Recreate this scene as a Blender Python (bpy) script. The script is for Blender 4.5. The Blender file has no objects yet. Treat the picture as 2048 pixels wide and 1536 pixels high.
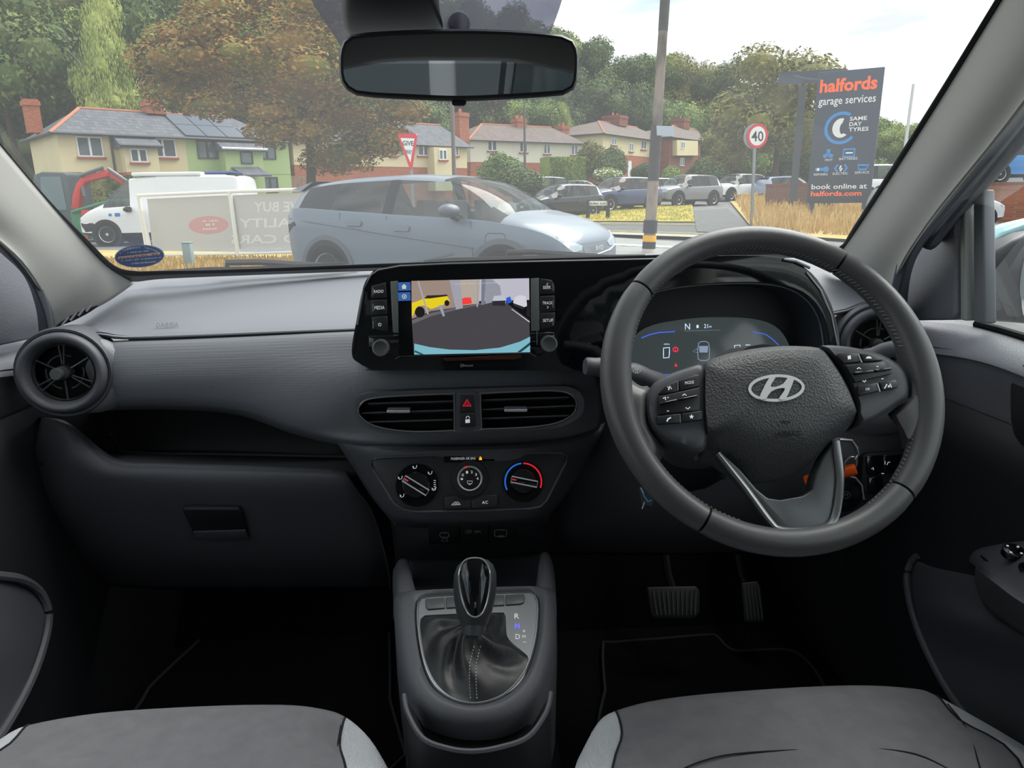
import bpy, bmesh, math, random
from mathutils import Vector, Matrix
V = Vector
random.seed(7)
SC = bpy.context.scene
COL = SC.collection
R = math.radians

# ---------------------------------------------------------------- camera
F = 1420.0                       # focal length in pixels of the 2048 x 1536 frame
CAM = V((0.0, 0.0, 1.25))
YAW, PITCH, ROLL = R(2.6), R(14.9), R(0.86)
fw = V((math.sin(YAW) * math.cos(PITCH), math.cos(YAW) * math.cos(PITCH), -math.sin(PITCH)))
rt = V((math.cos(YAW), -math.sin(YAW), 0.0))
up = rt.cross(fw)
rt, up = rt * math.cos(ROLL) - up * math.sin(ROLL), up * math.cos(ROLL) + rt * math.sin(ROLL)
cd = bpy.data.cameras.new('camera')
cd.sensor_fit = 'HORIZONTAL'; cd.sensor_width = 36.0; cd.lens = 36.0 * F / 2048.0
cd.clip_start = 0.02; cd.clip_end = 2000
co = bpy.data.objects.new('camera', cd); COL.objects.link(co)
M3 = Matrix((rt, up, -fw)).transposed()
co.matrix_world = Matrix.Translation(CAM) @ M3.to_4x4()
SC.camera = co

# ---------------------------------------------------------------- world, light, exposure
SC.view_settings.view_transform = 'Standard'
SC.view_settings.look = 'None'
SC.view_settings.exposure = 0.6
SC.view_settings.gamma = 1.0
SC.view_settings.use_curve_mapping = False
SC.cycles.use_denoising = True
SC.cycles.max_bounces = 8
SC.cycles.diffuse_bounces = 3
SC.cycles.glossy_bounces = 3
SC.cycles.transparent_max_bounces = 16
SC.cycles.sample_clamp_indirect = 6.0
wd = bpy.data.worlds.new('overcast_sky'); SC.world = wd; wd.use_nodes = True
nt = wd.node_tree; nt.nodes.clear()
o_ = nt.nodes.new('ShaderNodeOutputWorld'); bg = nt.nodes.new('ShaderNodeBackground')
tc = nt.nodes.new('ShaderNodeTexCoord'); mp = nt.nodes.new('ShaderNodeMapping')
mp.inputs['Scale'].default_value = (1.0, 1.0, 3.4); mp.inputs['Rotation'].default_value = (0.25, 0.16, 0.4)
nz = nt.nodes.new('ShaderNodeTexNoise'); nz.inputs['Scale'].default_value = 2.3; nz.inputs['Detail'].default_value = 5
nz.inputs['Roughness'].default_value = 0.5; nz.inputs['Distortion'].default_value = 0.4
cr = nt.nodes.new('ShaderNodeValToRGB')
e = cr.color_ramp.elements
e[0].position = 0.39; e[0].color = (0.20, 0.285, 0.36, 1)
e[1].position = 0.50; e[1].color = (0.66, 0.66, 0.65, 1)
x_ = e.new(0.61); x_.color = (0.34, 0.355, 0.37, 1)
x_ = e.new(0.44); x_.color = (0.42, 0.46, 0.48, 1)
bg.inputs['Strength'].default_value = 1.75
for a, b in ((tc.outputs['Generated'], mp.inputs['Vector']), (mp.outputs['Vector'], nz.inputs['Vector']),
             (nz.outputs['Fac'], cr.inputs['Fac']), (cr.outputs['Color'], bg.inputs['Color']), (bg.outputs[0], o_.inputs['Surface'])):
    nt.links.new(a, b)
sl = bpy.data.lights.new('sun_through_cloud', 'SUN'); sl.energy = 3.6; sl.angle = R(60); sl.color = (1.0, 0.97, 0.92)
so = bpy.data.objects.new('sun_through_cloud', sl); COL.objects.link(so)
so.rotation_euler = V((-0.50, -0.34, -0.80)).to_track_quat('-Z', 'Y').to_euler()   # bright cloud high ahead and to the right

# ---------------------------------------------------------------- pixel rays and frames
def ray(x, y): return fw + rt * ((x - 1024) / F) - up * ((y - 768) / F)
def P(x, y, Y): d = ray(x, y); return CAM + d * (Y / d.y)
def PZ(x, y, z): d = ray(x, y); return CAM + d * ((z - CAM.z) / d.z)
def PX(x, y, X): d = ray(x, y); return CAM + d * (X / d.x)

class Frame:
    """a plane with its own axes: u right, v up, n towards the viewer"""
    def __init__(s, o, u, v):
        s.o = V(o); s.u = V(u).normalized(); n = s.u.cross(V(v)).normalized(); s.n = n; s.v = n.cross(s.u)
    def w(s, a, b, c=0.0): return s.o + s.u * a + s.v * b + s.n * c
    def px(s, x, y, c=0.0):
        d = ray(x, y); q = s.o + s.n * c
        h = CAM + d * ((q - CAM).dot(s.n) / d.dot(s.n)) - s.o
        return (h.dot(s.u), h.dot(s.v))
    def pts(s, L, c=0.0): return [s.px(x, y, c) for x, y in L]
    def mat(s, a=0, b=0, c=0): return Matrix.Translation(s.w(a, b, c)) @ Matrix((s.u, s.v, s.n)).transposed().to_4x4()

# ---------------------------------------------------------------- object helpers
INV = {}
def tag(o, label=None, cat=None, group=None, kind=None):
    if label: o['label'] = label
    if cat: o['category'] = cat
    if group: o['group'] = group
    if kind: o['kind'] = kind
    return o
def thing(name, label, cat, loc=(0, 0, 0), group=None, world=True, kind=None):
    o = bpy.data.objects.new(name, None); COL.objects.link(o); o.location = loc
    o.empty_display_size = 0.1
    if world: INV[o.name] = Matrix.Translation(-V(loc))
    return tag(o, label, cat, group, kind)
def adopt(o, parent):
    if parent is not None:
        o.parent = parent
        if parent.name in INV: o.matrix_parent_inverse = INV[parent.name]
def mk(name, verts, faces, mat, parent=None, smooth=True, sharp=38, bevel=0, seg=2, solid=0, sub=0, offset=-1):
    me = bpy.data.meshes.new(name)
    me.from_pydata([tuple(v) for v in verts], [], faces)
    bm = bmesh.new(); bm.from_mesh(me)
    bmesh.ops.recalc_face_normals(bm, faces=bm.faces) if not solid else None
    bm.to_mesh(me); bm.free()
    return fin(name, me, mat, parent, smooth, sharp, bevel, seg, solid, sub, offset)
def fin(name, me, mat, parent=None, smooth=True, sharp=38, bevel=0, seg=2, solid=0, sub=0, offset=-1):
    o = bpy.data.objects.new(name, me); COL.objects.link(o)
    for m in (mat if isinstance(mat, (list, tuple)) else [mat]): me.materials.append(m)
    if smooth:
        me.polygons.foreach_set('use_smooth', [True] * len(me.polygons))
        if not bevel: me.set_sharp_from_angle(angle=R(sharp))
    adopt(o, parent)
    if solid:
        m = o.modifiers.new('thickness', 'SOLIDIFY'); m.thickness = solid; m.offset = offset
    if sub:
        m = o.modifiers.new('smooth', 'SUBSURF'); m.levels = sub; m.render_levels = sub
    if bevel:
        m = o.modifiers.new('edge', 'BEVEL'); m.width = bevel; m.segments = seg; m.limit_method = 'ANGLE'; m.angle_limit = R(30)
        m.harden_normals = False
    return o

class MB:
    """collects shapes for ONE mesh"""
    def __init__(s): s.v = []; s.f = []; s.m = []
    def add(s, vs, fs, mi=0):
        k = len(s.v); s.v += [V(v) for v in vs]; s.f += [tuple(i + k for i in f) for f in fs]; s.m += [mi] * len(fs); return s
    def box(s, a, b, mi=0, M=None):
        (x0, y0, z0), (x1, y1, z1) = a, b
        vs = [V(p) for p in ((x0,y0,z0),(x1,y0,z0),(x1,y1,z0),(x0,y1,z0),(x0,y0,z1),(x1,y0,z1),(x1,y1,z1),(x0,y1,z1))]
        if M is not None: vs = [M @ v for v in vs]
        return s.add(vs, ((0,3,2,1),(4,5,6,7),(0,1,5,4),(1,2,6,5),(2,3,7,6),(3,0,4,7)), mi)
    def tube(s, pts, r, n=8, closed=False, mi=0, ry=None, upv=None, caps=True):
        pts = [V(p) for p in pts]; m = len(pts); rs = r if isinstance(r, (list, tuple)) else [r] * m
        vs = []
        for i, p in enumerate(pts):
            a = pts[(i - 1) % m] if (closed or i > 0) else pts[i]; b = pts[(i + 1) % m] if (closed or i < m - 1) else pts[i]
            t = (b - a).normalized(); q = V(upv) if upv is not None else (V((0,0,1)) if abs(t.z) < .9 else V((0,1,0)))
            x = t.cross(q).normalized(); y = x.cross(t)
            for k in range(n):
                g = 2 * math.pi * k / n
                vs.append(p + x * (math.cos(g) * rs[i]) + y * (math.sin(g) * (rs[i] if ry is None else rs[i] * ry)))
        fs = []
        for i in range(m if closed else m - 1):
            for k in range(n):
                A = i * n; B = ((i + 1) % m) * n; fs.append((A + k, A + (k + 1) % n, B + (k + 1) % n, B + k))
        if not closed and caps: fs += [tuple(range(n))[::-1], tuple(range((m - 1) * n, m * n))]
        return s.add(vs, fs, mi)
    def lathe(s, fr, prof, n=32, a=0, b=0, mi=0, cap=False, arc=None):
        """prof: (radius, height along n)"""
        vs = []; g0, g1 = arc or (0, 2 * math.pi); full = arc is None; nn = n if full else n + 1
        for rr, h in prof:
            for k in range(nn):
                g = g0 + (g1 - g0) * k / n
                vs.append(fr.w(a + rr * math.cos(g), b + rr * math.sin(g), h))
        fs = []
        for i in range(len(prof) - 1):
            for k in range(n): fs.append((i * nn + k, i * nn + (k + 1) % nn, (i + 1) * nn + (k + 1) % nn, (i + 1) * nn + k))
        if cap and full: fs += [tuple(range((len(prof) - 1) * nn, len(prof) * nn))]
        return s.add(vs, fs, mi)
    def prism(s, fr, poly, c0, c1, mi=0, holes=()):
        if holes:
            bm = bmesh.new(); es = []
            for lp in [poly] + list(holes):
                q = [bm.verts.new((x, y, 0)) for x, y in lp]
                es += [bm.edges.new((q[i], q[(i + 1) % len(q)])) for i in range(len(q))]
            bm.verts.index_update()
            bmesh.ops.triangle_fill(bm, edges=es, use_beauty=True)
            tri = [[v.index for v in f.verts] for f in bm.faces]; fl = [(v.co.x, v.co.y) for v in bm.verts]; bm.free()
            n = len(fl); vs = [fr.w(x, y, c0) for x, y in fl] + [fr.w(x, y, c1) for x, y in fl]
            fs = [tuple(t) for t in tri] + [tuple(i + n for i in t) for t in tri]; k = 0
            for lp in [poly] + list(holes):
                m = len(lp)
                fs += [(k + i, k + (i + 1) % m, n + k + (i + 1) % m, n + k + i) for i in range(m)]; k += m
            return s.add(vs, fs, mi)
        n = len(poly); vs = [fr.w(x, y, c0) for x, y in poly] + [fr.w(x, y, c1) for x, y in poly]
        fs = [tuple(range(n))[::-1], tuple(range(n, 2 * n))] + [(i, (i + 1) % n, n + (i + 1) % n, n + i) for i in range(n)]
        return s.add(vs, fs, mi)
    def rings(s, loops, mi=0, cap=True, closed=True):
        n = len(loops[0]); vs = [p for L in loops for p in L]; fs = []
        for i in range(len(loops) - 1):
            for k in range(n if closed else n - 1):
                fs.append((i * n + k, i * n + (k + 1) % n, (i + 1) * n + (k + 1) % n, (i + 1) * n + k))
        if cap: fs.append(tuple(range((len(loops) - 1) * n, len(loops) * n)))
        return s.add(vs, fs, mi)
    def build(s, name, mat, parent=None, **k):
        o = mk(name, s.v, s.f, mat, parent, **k)
        if len(set(s.m)) > 1: o.data.polygons.foreach_set('material_index', s.m)
        return o

def cat_rom(L, n, closed=False):
    """smooth resample of a list of vectors/tuples: n points per span"""
    L = [V(p) for p in L]; m = len(L); out = []
    for i in range(m if closed else m - 1):
        if closed: a, b, c, d = L[(i - 1) % m], L[i], L[(i + 1) % m], L[(i + 2) % m]
        else: a, b, c, d = L[max(i - 1, 0)], L[i], L[i + 1], L[min(i + 2, m - 1)]
        for k in range(n):
            t = k / n
            out.append(0.5 * ((2 * b) + (c - a) * t + (2 * a - 5 * b + 4 * c - d) * t * t + (3 * b - a - 3 * c + d) * t ** 3))
    if not closed: out.append(L[-1])
    return out
def sm2(L, n=5, closed=True): return [(p.x, p.y) for p in cat_rom([(x, y, 0) for x, y in L], n, closed)]
def loft(rows, nu=4, nv=4, lin_v=False):
    """grid of control points (rows of equal length) -> (verts, faces), smoothed both ways"""
    rr = [cat_rom(r, nu) for r in rows]; cols = list(zip(*rr))
    if lin_v: cc = [list(c) for c in cols]
    else: cc = [cat_rom(c, nv) for c in cols]
    m = len(cc[0]); n = len(cc); vs = [cc[j][i] for i in range(m) for j in range(n)]
    fs = [(i * n + j, i * n + j + 1, (i + 1) * n + j + 1, (i + 1) * n + j) for i in range(m - 1) for j in range(n - 1)]
    return vs, fs
def PL(rows): return [[P(*p) for p in r] for r in rows]
def sheet(name, rows, mat, parent=None, nu=4, nv=4, solid=0, lin_v=False, sharp=38, offset=-1, **k):
    """rows of (px, py, Y)"""
    vs, fs = loft(PL(rows) if not isinstance(rows[0][0], V) else rows, nu, nv, lin_v)
    # orient towards the camera
    a, b, c = vs[fs[0][0]], vs[fs[0][1]], vs[fs[0][2]]
    mid = fs[len(fs) // 2]
    a, b, c = vs[mid[0]], vs[mid[1]], vs[mid[2]]
    if (b - a).cross(c - a).dot(CAM - a) < 0: fs = [f[::-1] for f in fs]
    me = bpy.data.meshes.new(name); me.from_pydata([tuple(v) for v in vs], [], fs)
    return fin(name, me, mat, parent, True, sharp, 0, 2, solid, 0, offset)
def rrect(x0, y0, x1, y1, r, n=4):
    out = []
    for cx, cy, g in ((x1 - r, y1 - r, 0), (x0 + r, y1 - r, 90), (x0 + r, y0 + r, 180), (x1 - r, y0 + r, 270)):
        for k in range(n + 1):
            t = R(g + 90 * k / n); out.append((cx + r * math.cos(t), cy + r * math.sin(t)))
    return out
def ell(cx, cy, a, b, n=24, rot=0):
    return [(cx + a * math.cos(t) * math.cos(rot) - b * math.sin(t) * math.sin(rot), cy + a * math.cos(t) * math.sin(rot) + b * math.sin(t) * math.cos(rot))
            for t in (2 * math.pi * k / n for k in range(n))]
def scl(poly, s, sy=None):
    cx = sum(p[0] for p in poly) / len(poly); cy = sum(p[1] for p in poly) / len(poly); sy = s if sy is None else sy
    return [(cx + (x - cx) * s, cy + (y - cy) * sy) for x, y in poly]
def inset(poly, d):
    """offset a closed polygon inwards by d (positive), keeping the vertex count"""
    n = len(poly); A = sum(poly[i][0] * poly[(i + 1) % n][1] - poly[(i + 1) % n][0] * poly[i][1] for i in range(n)); sg = 1 if A > 0 else -1
    out = []
    for i in range(n):
        a, b, c = V(poly[i - 1]), V(poly[i]), V(poly[(i + 1) % n])
        e1 = (b - a); e2 = (c - b); e1 = e1.normalized() if e1.length > 1e-9 else e2.normalized(); e2 = e2.normalized() if e2.length > 1e-9 else e1
        n1 = V((-e1.y, e1.x)) * sg; n2 = V((-e2.y, e2.x)) * sg; m = n1 + n2
        m = m / max(m.dot(n1), 0.35) if m.length > 1e-6 else n1
        out.append((b.x + m.x * d, b.y + m.y * d))
    return out
def dome(name, fr, poly, steps, mat, parent, c0=0.0, **k):
    """steps: (inset distance, height) from the outline inwards"""
    mb = MB(); mb.rings([[fr.w(x, y, c0 + h) for x, y in inset(poly, d)] for d, h in steps])
    return mb.build(name, mat, parent, **k)

_tc = {}
def text_mesh(body, bold=0.0):
    key = (body, bold)
    if key in _tc: return _tc[key]
    c = bpy.data.curves.new('t', 'FONT'); c.body = body; c.size = 1.0; c.resolution_u = 2; c.offset = bold; c.fill_mode = 'FRONT'
    o = bpy.data.objects.new('t', c); COL.objects.link(o)
    me = bpy.data.meshes.new_from_object(o)
    vs = [(v.co.x, v.co.y) for v in me.vertices]; fs = [tuple(p.vertices) for p in me.polygons]
    bpy.data.objects.remove(o); bpy.data.meshes.remove(me)
    xs = [v[0] for v in vs]; ys = [v[1] for v in vs]; x0, x1, y0, y1 = min(xs), max(xs), min(ys), max(ys)
    vs = [((x - x0) / (x1 - x0), (y - y0) / (y1 - y0)) for x, y in vs]
    _tc[key] = (vs, fs, (x1 - x0) / (y1 - y0)); return _tc[key]
def text_q(mb, body, fr, quad, c=0.0, mi=0, bold=0.0, mirror=False):
    """letters mapped into a quad of frame coordinates: bottom-left, bottom-right, top-right, top-left"""
    vs, fs, _ = text_mesh(body, bold); A, B, C, D = [V(p) for p in quad]; out = []
    for x, y in vs:
        if mirror: x = 1 - x
        p = (A * (1 - x) + B * x) * (1 - y) + (D * (1 - x) + C * x) * y
        out.append(fr.w(p.x, p.y, c))
    return mb.add(out, fs, mi)
def text_px(mb, body, fr, x0, y0, x1, y1, slope=0.0, c=0.0, mi=0, bold=0.0, mirror=False, lean=0.0):
    """pixel box (x0,y0 top-left; x1,y1 bottom-right); slope: y change across the word"""
    q = [fr.px(x0 - lean, y1, c), fr.px(x1 - lean, y1 + slope, c), fr.px(x1, y0 + slope, c), fr.px(x0, y0, c)]
    return text_q(mb, body, fr, q, c, mi, bold, mirror)
def stroke(mb, fr, pl, w, c=0.0, mi=0, closed=False):
    """flat line of width w along frame points"""
    pl = [V(p) for p in pl]; n = len(pl); L = []; Rr = []
    for i, p in enumerate(pl):
        a = pl[i - 1] if (closed or i) else p; b = pl[(i + 1) % n] if (closed or i < n - 1) else p
        t = (b - a).normalized(); m = V((-t.y, t.x)) * (w / 2); L.append(p + m); Rr.append(p - m)
    vs = [fr.w(q.x, q.y, c) for q in L] + [fr.w(q.x, q.y, c) for q in Rr]
    fs = [(i, (i + 1) % n, n + (i + 1) % n, n + i) for i in range(n if closed else n - 1)]
    return mb.add(vs, fs, mi)
def stroke_px(mb, fr, pl, w, c=0.0, mi=0, closed=False): return stroke(mb, fr, fr.pts(pl, c), w, c, mi, closed)
def copy_tree(o, parent=None):
    c = o.copy(); COL.objects.link(c); c.parent = parent
    for ch in list(o.children): copy_tree(ch, c)
    return c

# ---------------------------------------------------------------- materials
_m = {}
def lin(c):
    return tuple(((v / 255) / 12.92 if v / 255 <= 0.04045 else ((v / 255 + 0.055) / 1.055) ** 2.4) for v in c)
def M(name, col, rough=0.5, metal=0.0, spec=0.5, bump=0.0, bscale=400, var=0.0, vscale=6.0, emit=None, es=1.0, kind='noise', coat=0.0, col2=None, stretch=None):
    """procedural principled material; col in sRGB 0-255"""
    if name in _m: return _m[name]
    m = bpy.data.materials.new(name); m.use_nodes = True; t = m.node_tree; b = t.nodes['Principled BSDF']
    c = lin(col); b.inputs['Base Color'].default_value = (*c, 1)
    b.inputs['Roughness'].default_value = rough; b.inputs['Metallic'].default_value = metal; b.inputs['Specular IOR Level'].default_value = spec
    b.inputs['Coat Weight'].default_value = coat; b.inputs['Coat Roughness'].default_value = 0.04
    if emit is not None:
        b.inputs['Emission Color'].default_value = (*lin(emit), 1); b.inputs['Emission Strength'].default_value = es
    if bump or var:
        co = t.nodes.new('ShaderNodeTexCoord'); vec = co.outputs['Object']
        if stretch:
            mpn = t.nodes.new('ShaderNodeMapping'); mpn.inputs['Scale'].default_value = stretch; t.links.new(vec, mpn.inputs[0]); vec = mpn.outputs[0]
    if bump:
        if kind == 'noise':
            n = t.nodes.new('ShaderNodeTexNoise'); n.inputs['Scale'].default_value = bscale; n.inputs['Detail'].default_value = 2; fac = n.outputs['Fac']
        elif kind == 'voronoi':
            n = t.nodes.new('ShaderNodeTexVoronoi'); n.inputs['Scale'].default_value = bscale; fac = n.outputs['Distance']
        elif kind == 'hex':       # little pyramids set in offset rows
            n = t.nodes.new('ShaderNodeTexVoronoi'); n.inputs['Scale'].default_value = bscale; n.inputs['Randomness'].default_value = 0.0; fac = n.outputs['Distance']
        else:                     # weave / ribs
            n = t.nodes.new('ShaderNodeTexWave'); n.inputs['Scale'].default_value = bscale; n.inputs['Distortion'].default_value = 0.3; fac = n.outputs['Fac']
        t.links.new(vec, n.inputs['Vector'])
        bp = t.nodes.new('ShaderNodeBump'); bp.inputs['Strength'].default_value = bump; bp.inputs['Distance'].default_value = 0.001 if bscale > 60 else 0.01
        t.links.new(fac, bp.inputs['Height']); t.links.new(bp.outputs[0], b.inputs['Normal'])
    if var:
        n = t.nodes.new('ShaderNodeTexNoise'); n.inputs['Scale'].default_value = vscale; n.inputs['Detail'].default_value = 4
        t.links.new(vec, n.inputs['Vector'])
        mx = t.nodes.new('ShaderNodeMix'); mx.data_type = 'RGBA'
        c2 = lin(col2) if col2 else tuple(v * (1 - var) for v in c)
        rp = t.nodes.new('ShaderNodeMapRange'); rp.inputs['From Min'].default_value = 0.35; rp.inputs['From Max'].default_value = 0.65
        t.links.new(n.outputs['Fac'], rp.inputs['Value']); t.links.new(rp.outputs[0], mx.inputs['Factor'])
        mx.inputs['A'].default_value = (*c, 1); mx.inputs['B'].default_value = (*c2, 1)
        t.links.new(mx.outputs['Result'], b.inputs['Base Color'])
    _m[name] = m; return m
def glass(name, tint=(0.93, 0.97, 0.95), refl=0.06, veil=0.0, rough=0.0):
    """thin pane: transmits straight through, mirrors a little, carries a pale veil in place of glare"""
    if name in _m: return _m[name]
    m = bpy.data.materials.new(name); m.use_nodes = True; t = m.node_tree; t.nodes.clear()
    out = t.nodes.new('ShaderNodeOutputMaterial'); tr = t.nodes.new('ShaderNodeBsdfTransparent'); tr.inputs[0].default_value = (*tint, 1)
    gl = t.nodes.new('ShaderNodeBsdfGlossy'); gl.inputs['Roughness'].default_value = rough
    lw = t.nodes.new('ShaderNodeLayerWeight'); lw.inputs['Blend'].default_value = 0.2
    mr = t.nodes.new('ShaderNodeMapRange'); mr.inputs['To Min'].default_value = refl; mr.inputs['To Max'].default_value = min(1, refl * 8)
    mx = t.nodes.new('ShaderNodeMixShader')
    t.links.new(lw.outputs['Fresnel'], mr.inputs['Value']); t.links.new(mr.outputs[0], mx.inputs['Fac'])
    t.links.new(tr.outputs[0], mx.inputs[1]); t.links.new(gl.outputs[0], mx.inputs[2]); last = mx
    if veil:  # hazy glare put into the material as a pale translucent share
        df = t.nodes.new('ShaderNodeBsdfTranslucent'); df.inputs[0].default_value = (0.9, 0.93, 0.95, 1)
        m2 = t.nodes.new('ShaderNodeMixShader'); m2.inputs['Fac'].default_value = veil
        t.links.new(mx.outputs[0], m2.inputs[1]); t.links.new(df.outputs[0], m2.inputs[2]); last = m2
    t.links.new(last.outputs[0], out.inputs['Surface']); _m[name] = m; return m
# ================================================================ interior materials
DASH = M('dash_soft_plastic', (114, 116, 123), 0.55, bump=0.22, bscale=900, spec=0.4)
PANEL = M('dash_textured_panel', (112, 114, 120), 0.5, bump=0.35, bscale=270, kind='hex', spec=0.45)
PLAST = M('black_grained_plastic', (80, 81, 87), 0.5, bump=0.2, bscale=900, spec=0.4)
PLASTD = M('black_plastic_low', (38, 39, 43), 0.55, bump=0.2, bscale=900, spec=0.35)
TRIM = M('pillar_trim', (174, 173, 169), 0.6, bump=0.1, bscale=1200, spec=0.3)
RUBBER = M('door_seal_rubber', (76, 80, 87), 0.6, spec=0.3)
GLOSS = M('piano_black', (9, 12, 16), 0.07, spec=0.5, coat=0.4)
DOORP = M('door_card_plastic', (112, 114, 122), 0.55, bump=0.3, bscale=500, kind='voronoi', spec=0.4)
CARPET = M('carpet_black', (18, 19, 22), 0.95, bump=0.6, bscale=700, spec=0.1)
MATM = M('floor_mat_black', (15, 15, 18), 0.95, bump=0.6, bscale=900, spec=0.1)
BLACK = M('deep_black', (6, 7, 9), 0.6, spec=0.2)
LEATH = M('wheel_leather', (84, 84, 86), 0.36, bump=0.12, bscale=1500, spec=0.5)
AIRB = M('airbag_grain', (74, 75, 78), 0.48, bump=0.6, bscale=420, kind='voronoi', spec=0.45)
SATIN = M('satin_dark_metal', (150, 152, 155), 0.38, metal=0.9)
SATIN2 = M('satin_grey_paint', (92, 94, 97), 0.35, metal=0.5)
CHROME = M('chrome', (225, 226, 228), 0.22, metal=0.75)
WHITE = M('white_print', (225, 228, 230), 0.6, emit=(225, 228, 230), es=0.25)
GREYP = M('grey_print', (150, 152, 156), 0.6)
RED = M('red_print', (200, 30, 45), 0.5, emit=(220, 30, 50), es=0.5)
BLUE = M('blue_print', (40, 110, 200), 0.5, emit=(40, 110, 220), es=0.4)
AMBER = M('amber_lamp', (250, 150, 30), 0.5, emit=(255, 150, 30), es=1.2)
FAB = M('seat_fabric', (112, 112, 116), 0.9, bump=0.5, bscale=900, spec=0.15, var=0.12, vscale=40)
FABL = M('seat_fabric_light', (205, 208, 214), 0.85, bump=0.9, bscale=260, kind='wave', spec=0.2)
FABS = M('seat_side_black', (34, 35, 38), 0.8, bump=0.3, bscale=800, spec=0.2)
BOOT = M('boot_leather', (40, 41, 43), 0.4, bump=0.15, bscale=900, spec=0.5)
BTN = M('button_black', (38, 40, 44), 0.38, spec=0.5)
HEADL = M('headliner_cloth', (196, 195, 190), 0.95, bump=0.2, bscale=900, spec=0.1)

def PG(x, y):
    """point of the windscreen seen at this pixel"""
    d = ray(x, y); a, b = 0.2, 3.0
    g = lambda t: (CAM.y + d.y * t) - (1.52 - 0.5 * (d.x * t) ** 2 - (CAM.z + d.z * t - 1.08) * 1.9)
    for _ in range(60):
        m = (a + b) / 2
        if g(m) > 0: b = m
        else: a = m
    return CAM + d * a
def GS(x, z): return V((x, 1.52 - 0.5 * x * x - (z - 1.08) * 1.9, z))
def PGo(x, y, k=0.994): return CAM + (PG(x, y) - CAM) * k

# ================================================================ windscreen
WSG = glass('windscreen_glass', (0.95, 0.975, 0.965), 0.008, veil=0.045)
ws = tag(bpy.data.objects.new('windscreen', None), 'large curved windscreen with black edge band above the dashboard', 'windscreen'); COL.objects.link(ws)
vs, fs = loft([[GS(x, z) for x in (-0.72, -0.5, -0.25, 0, 0.25, 0.5, 0.72)] for z in (1.085, 1.2, 1.3, 1.4, 1.5)], 3, 3)
mk('pane', vs, fs, WSG, ws, sharp=180)
FRIT = M('frit_black', (16, 18, 24), 0.35)
def strip(name, A, B, k, mat, parent, n=5):
    a = cat_rom([PGo(x, y, k) for x, y in A], n); b = cat_rom([PGo(x, y, k) for x, y in B], n)
    m = len(a); return mk(name, a + b, [(i, i + 1, m + i + 1, m + i) for i in range(m - 1)], mat, parent, solid=0.0015, sharp=180)
strip('black_edge', [(-60, 200), (0, 284), (100, 402), (180, 484), (228, 530), (268, 541), (330, 541), (500, 537), (760, 527), (1000, 519), (1300, 510), (1500, 502), (1640, 497), (1680, 492), (1709, 450), (1859, 213), (1988, 2), (2050, -98)],
      [(-80, 215), (-20, 300), (80, 415), (165, 500), (220, 552), (266, 562), (330, 556), (500, 549), (760, 540), (1000, 533), (1300, 524), (1500, 516), (1650, 512), (1692, 500), (1720, 455), (1870, 218), (2000, 5), (2060, -95)], 0.993, FRIT, ws)
DOTM = glass('dot_matrix', (0.36, 0.36, 0.41), 0.01, veil=0.07)
strip('dot_band', [(500, -230), (560, -110), (622, 0), (684, 96)], [(1180, -230), (1150, -110), (1124, 0), (1096, 78)], 0.990, DOTM, ws)

# round sticker on the glass, written to be read from outside
S_BLUE = M('sticker_blue', (84, 108, 158), 0.5); S_WHITE = M('sticker_white', (215, 220, 226), 0.5); S_CREAM = M('sticker_cream', (216, 196, 178), 0.5); S_REDT = M('sticker_red', (190, 120, 112), 0.5)
so_ = PGo(279, 512, 0.985); q1 = PGo(330, 508, 0.985); q2 = PGo(279, 490, 0.985)
FS_ = Frame(so_, q1 - so_, q2 - so_)
st = thing('windscreen_sticker', 'oval blue dealer sticker with mirrored lettering at the foot of the windscreen', 'sticker', so_)
mb = MB(); mb.prism(FS_, FS_.pts(ell(279, 512.5, 50, 22.5, 36, -0.06)), -0.0004, 0); mb.build('disc', S_BLUE, st)
mb = MB(); stroke(mb, FS_, FS_.pts(ell(279, 512.5, 49, 21.5, 36, -0.06)), 0.0011, 0.0003, 0, True); mb.build('border', S_WHITE, st)
mb = MB()
for k, ch in enumerate('Another Quality C'):
    if ch == ' ': continue
    g = R(22 + k * 8.6); cx = 279 + 41 * math.cos(g); cy = 512 - 17.5 * math.sin(g); h = 3.4
    tx = V((-math.sin(g), -math.cos(g) * 0.44)); tx.normalize(); ny = V((-tx.y, tx.x))
    if ny.y > 0: ny = -ny
    # letters run from right to left (seen from inside)
    A = V((cx, cy)) - tx * 2.3 - ny * h / 2; B = V((cx, cy)) + tx * 2.3 - ny * h / 2; C = B + ny * h; D = A + ny * h
    text_q(mb, ch, FS_, FS_.pts([A, B, C, D]), 0.0004, 0, 0.02)
def marks(mb, fr, x0, y0, x1, y1, h, n, c, seed=1):
    """a line of print too small to read: short uneven bars"""
    rr = random.Random(seed); w = (x1 - x0) / n
    for k in range(n):
        if rr.random() < 0.14: continue
        x = x0 + k * w; y = y0 + (y1 - y0) * k / n; hh = h * rr.uniform(.6, 1); ww = w * rr.uniform(.5, .8)
        mb.prism(fr, fr.pts([(x, y), (x + ww, y), (x + ww, y - hh), (x, y - hh)]), c, c + .0002)
marks(mb, FS_, 255, 506, 298, 502, 2.6, 16, 0.0003, 2)
marks(mb, FS_, 242, 522, 322, 515, 2.2, 30, 0.0003, 3)
marks(mb, FS_, 263, 528, 312, 524, 3.4, 13, 0.0003, 4)
mb.build('lettering', S_WHITE, st)
mb = MB(); mb.prism(FS_, FS_.pts([(236, 518), (320, 508.5), (320, 503.5), (236, 513)]), 0.0002, 0.0005); mb.build('name_bar', S_CREAM, st)
mb = MB(); marks(mb, FS_, 239, 517.2, 318, 508.2, 3.4, 11, 0.0006, 9); mb.build('name_lettering', S_REDT, st)

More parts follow.
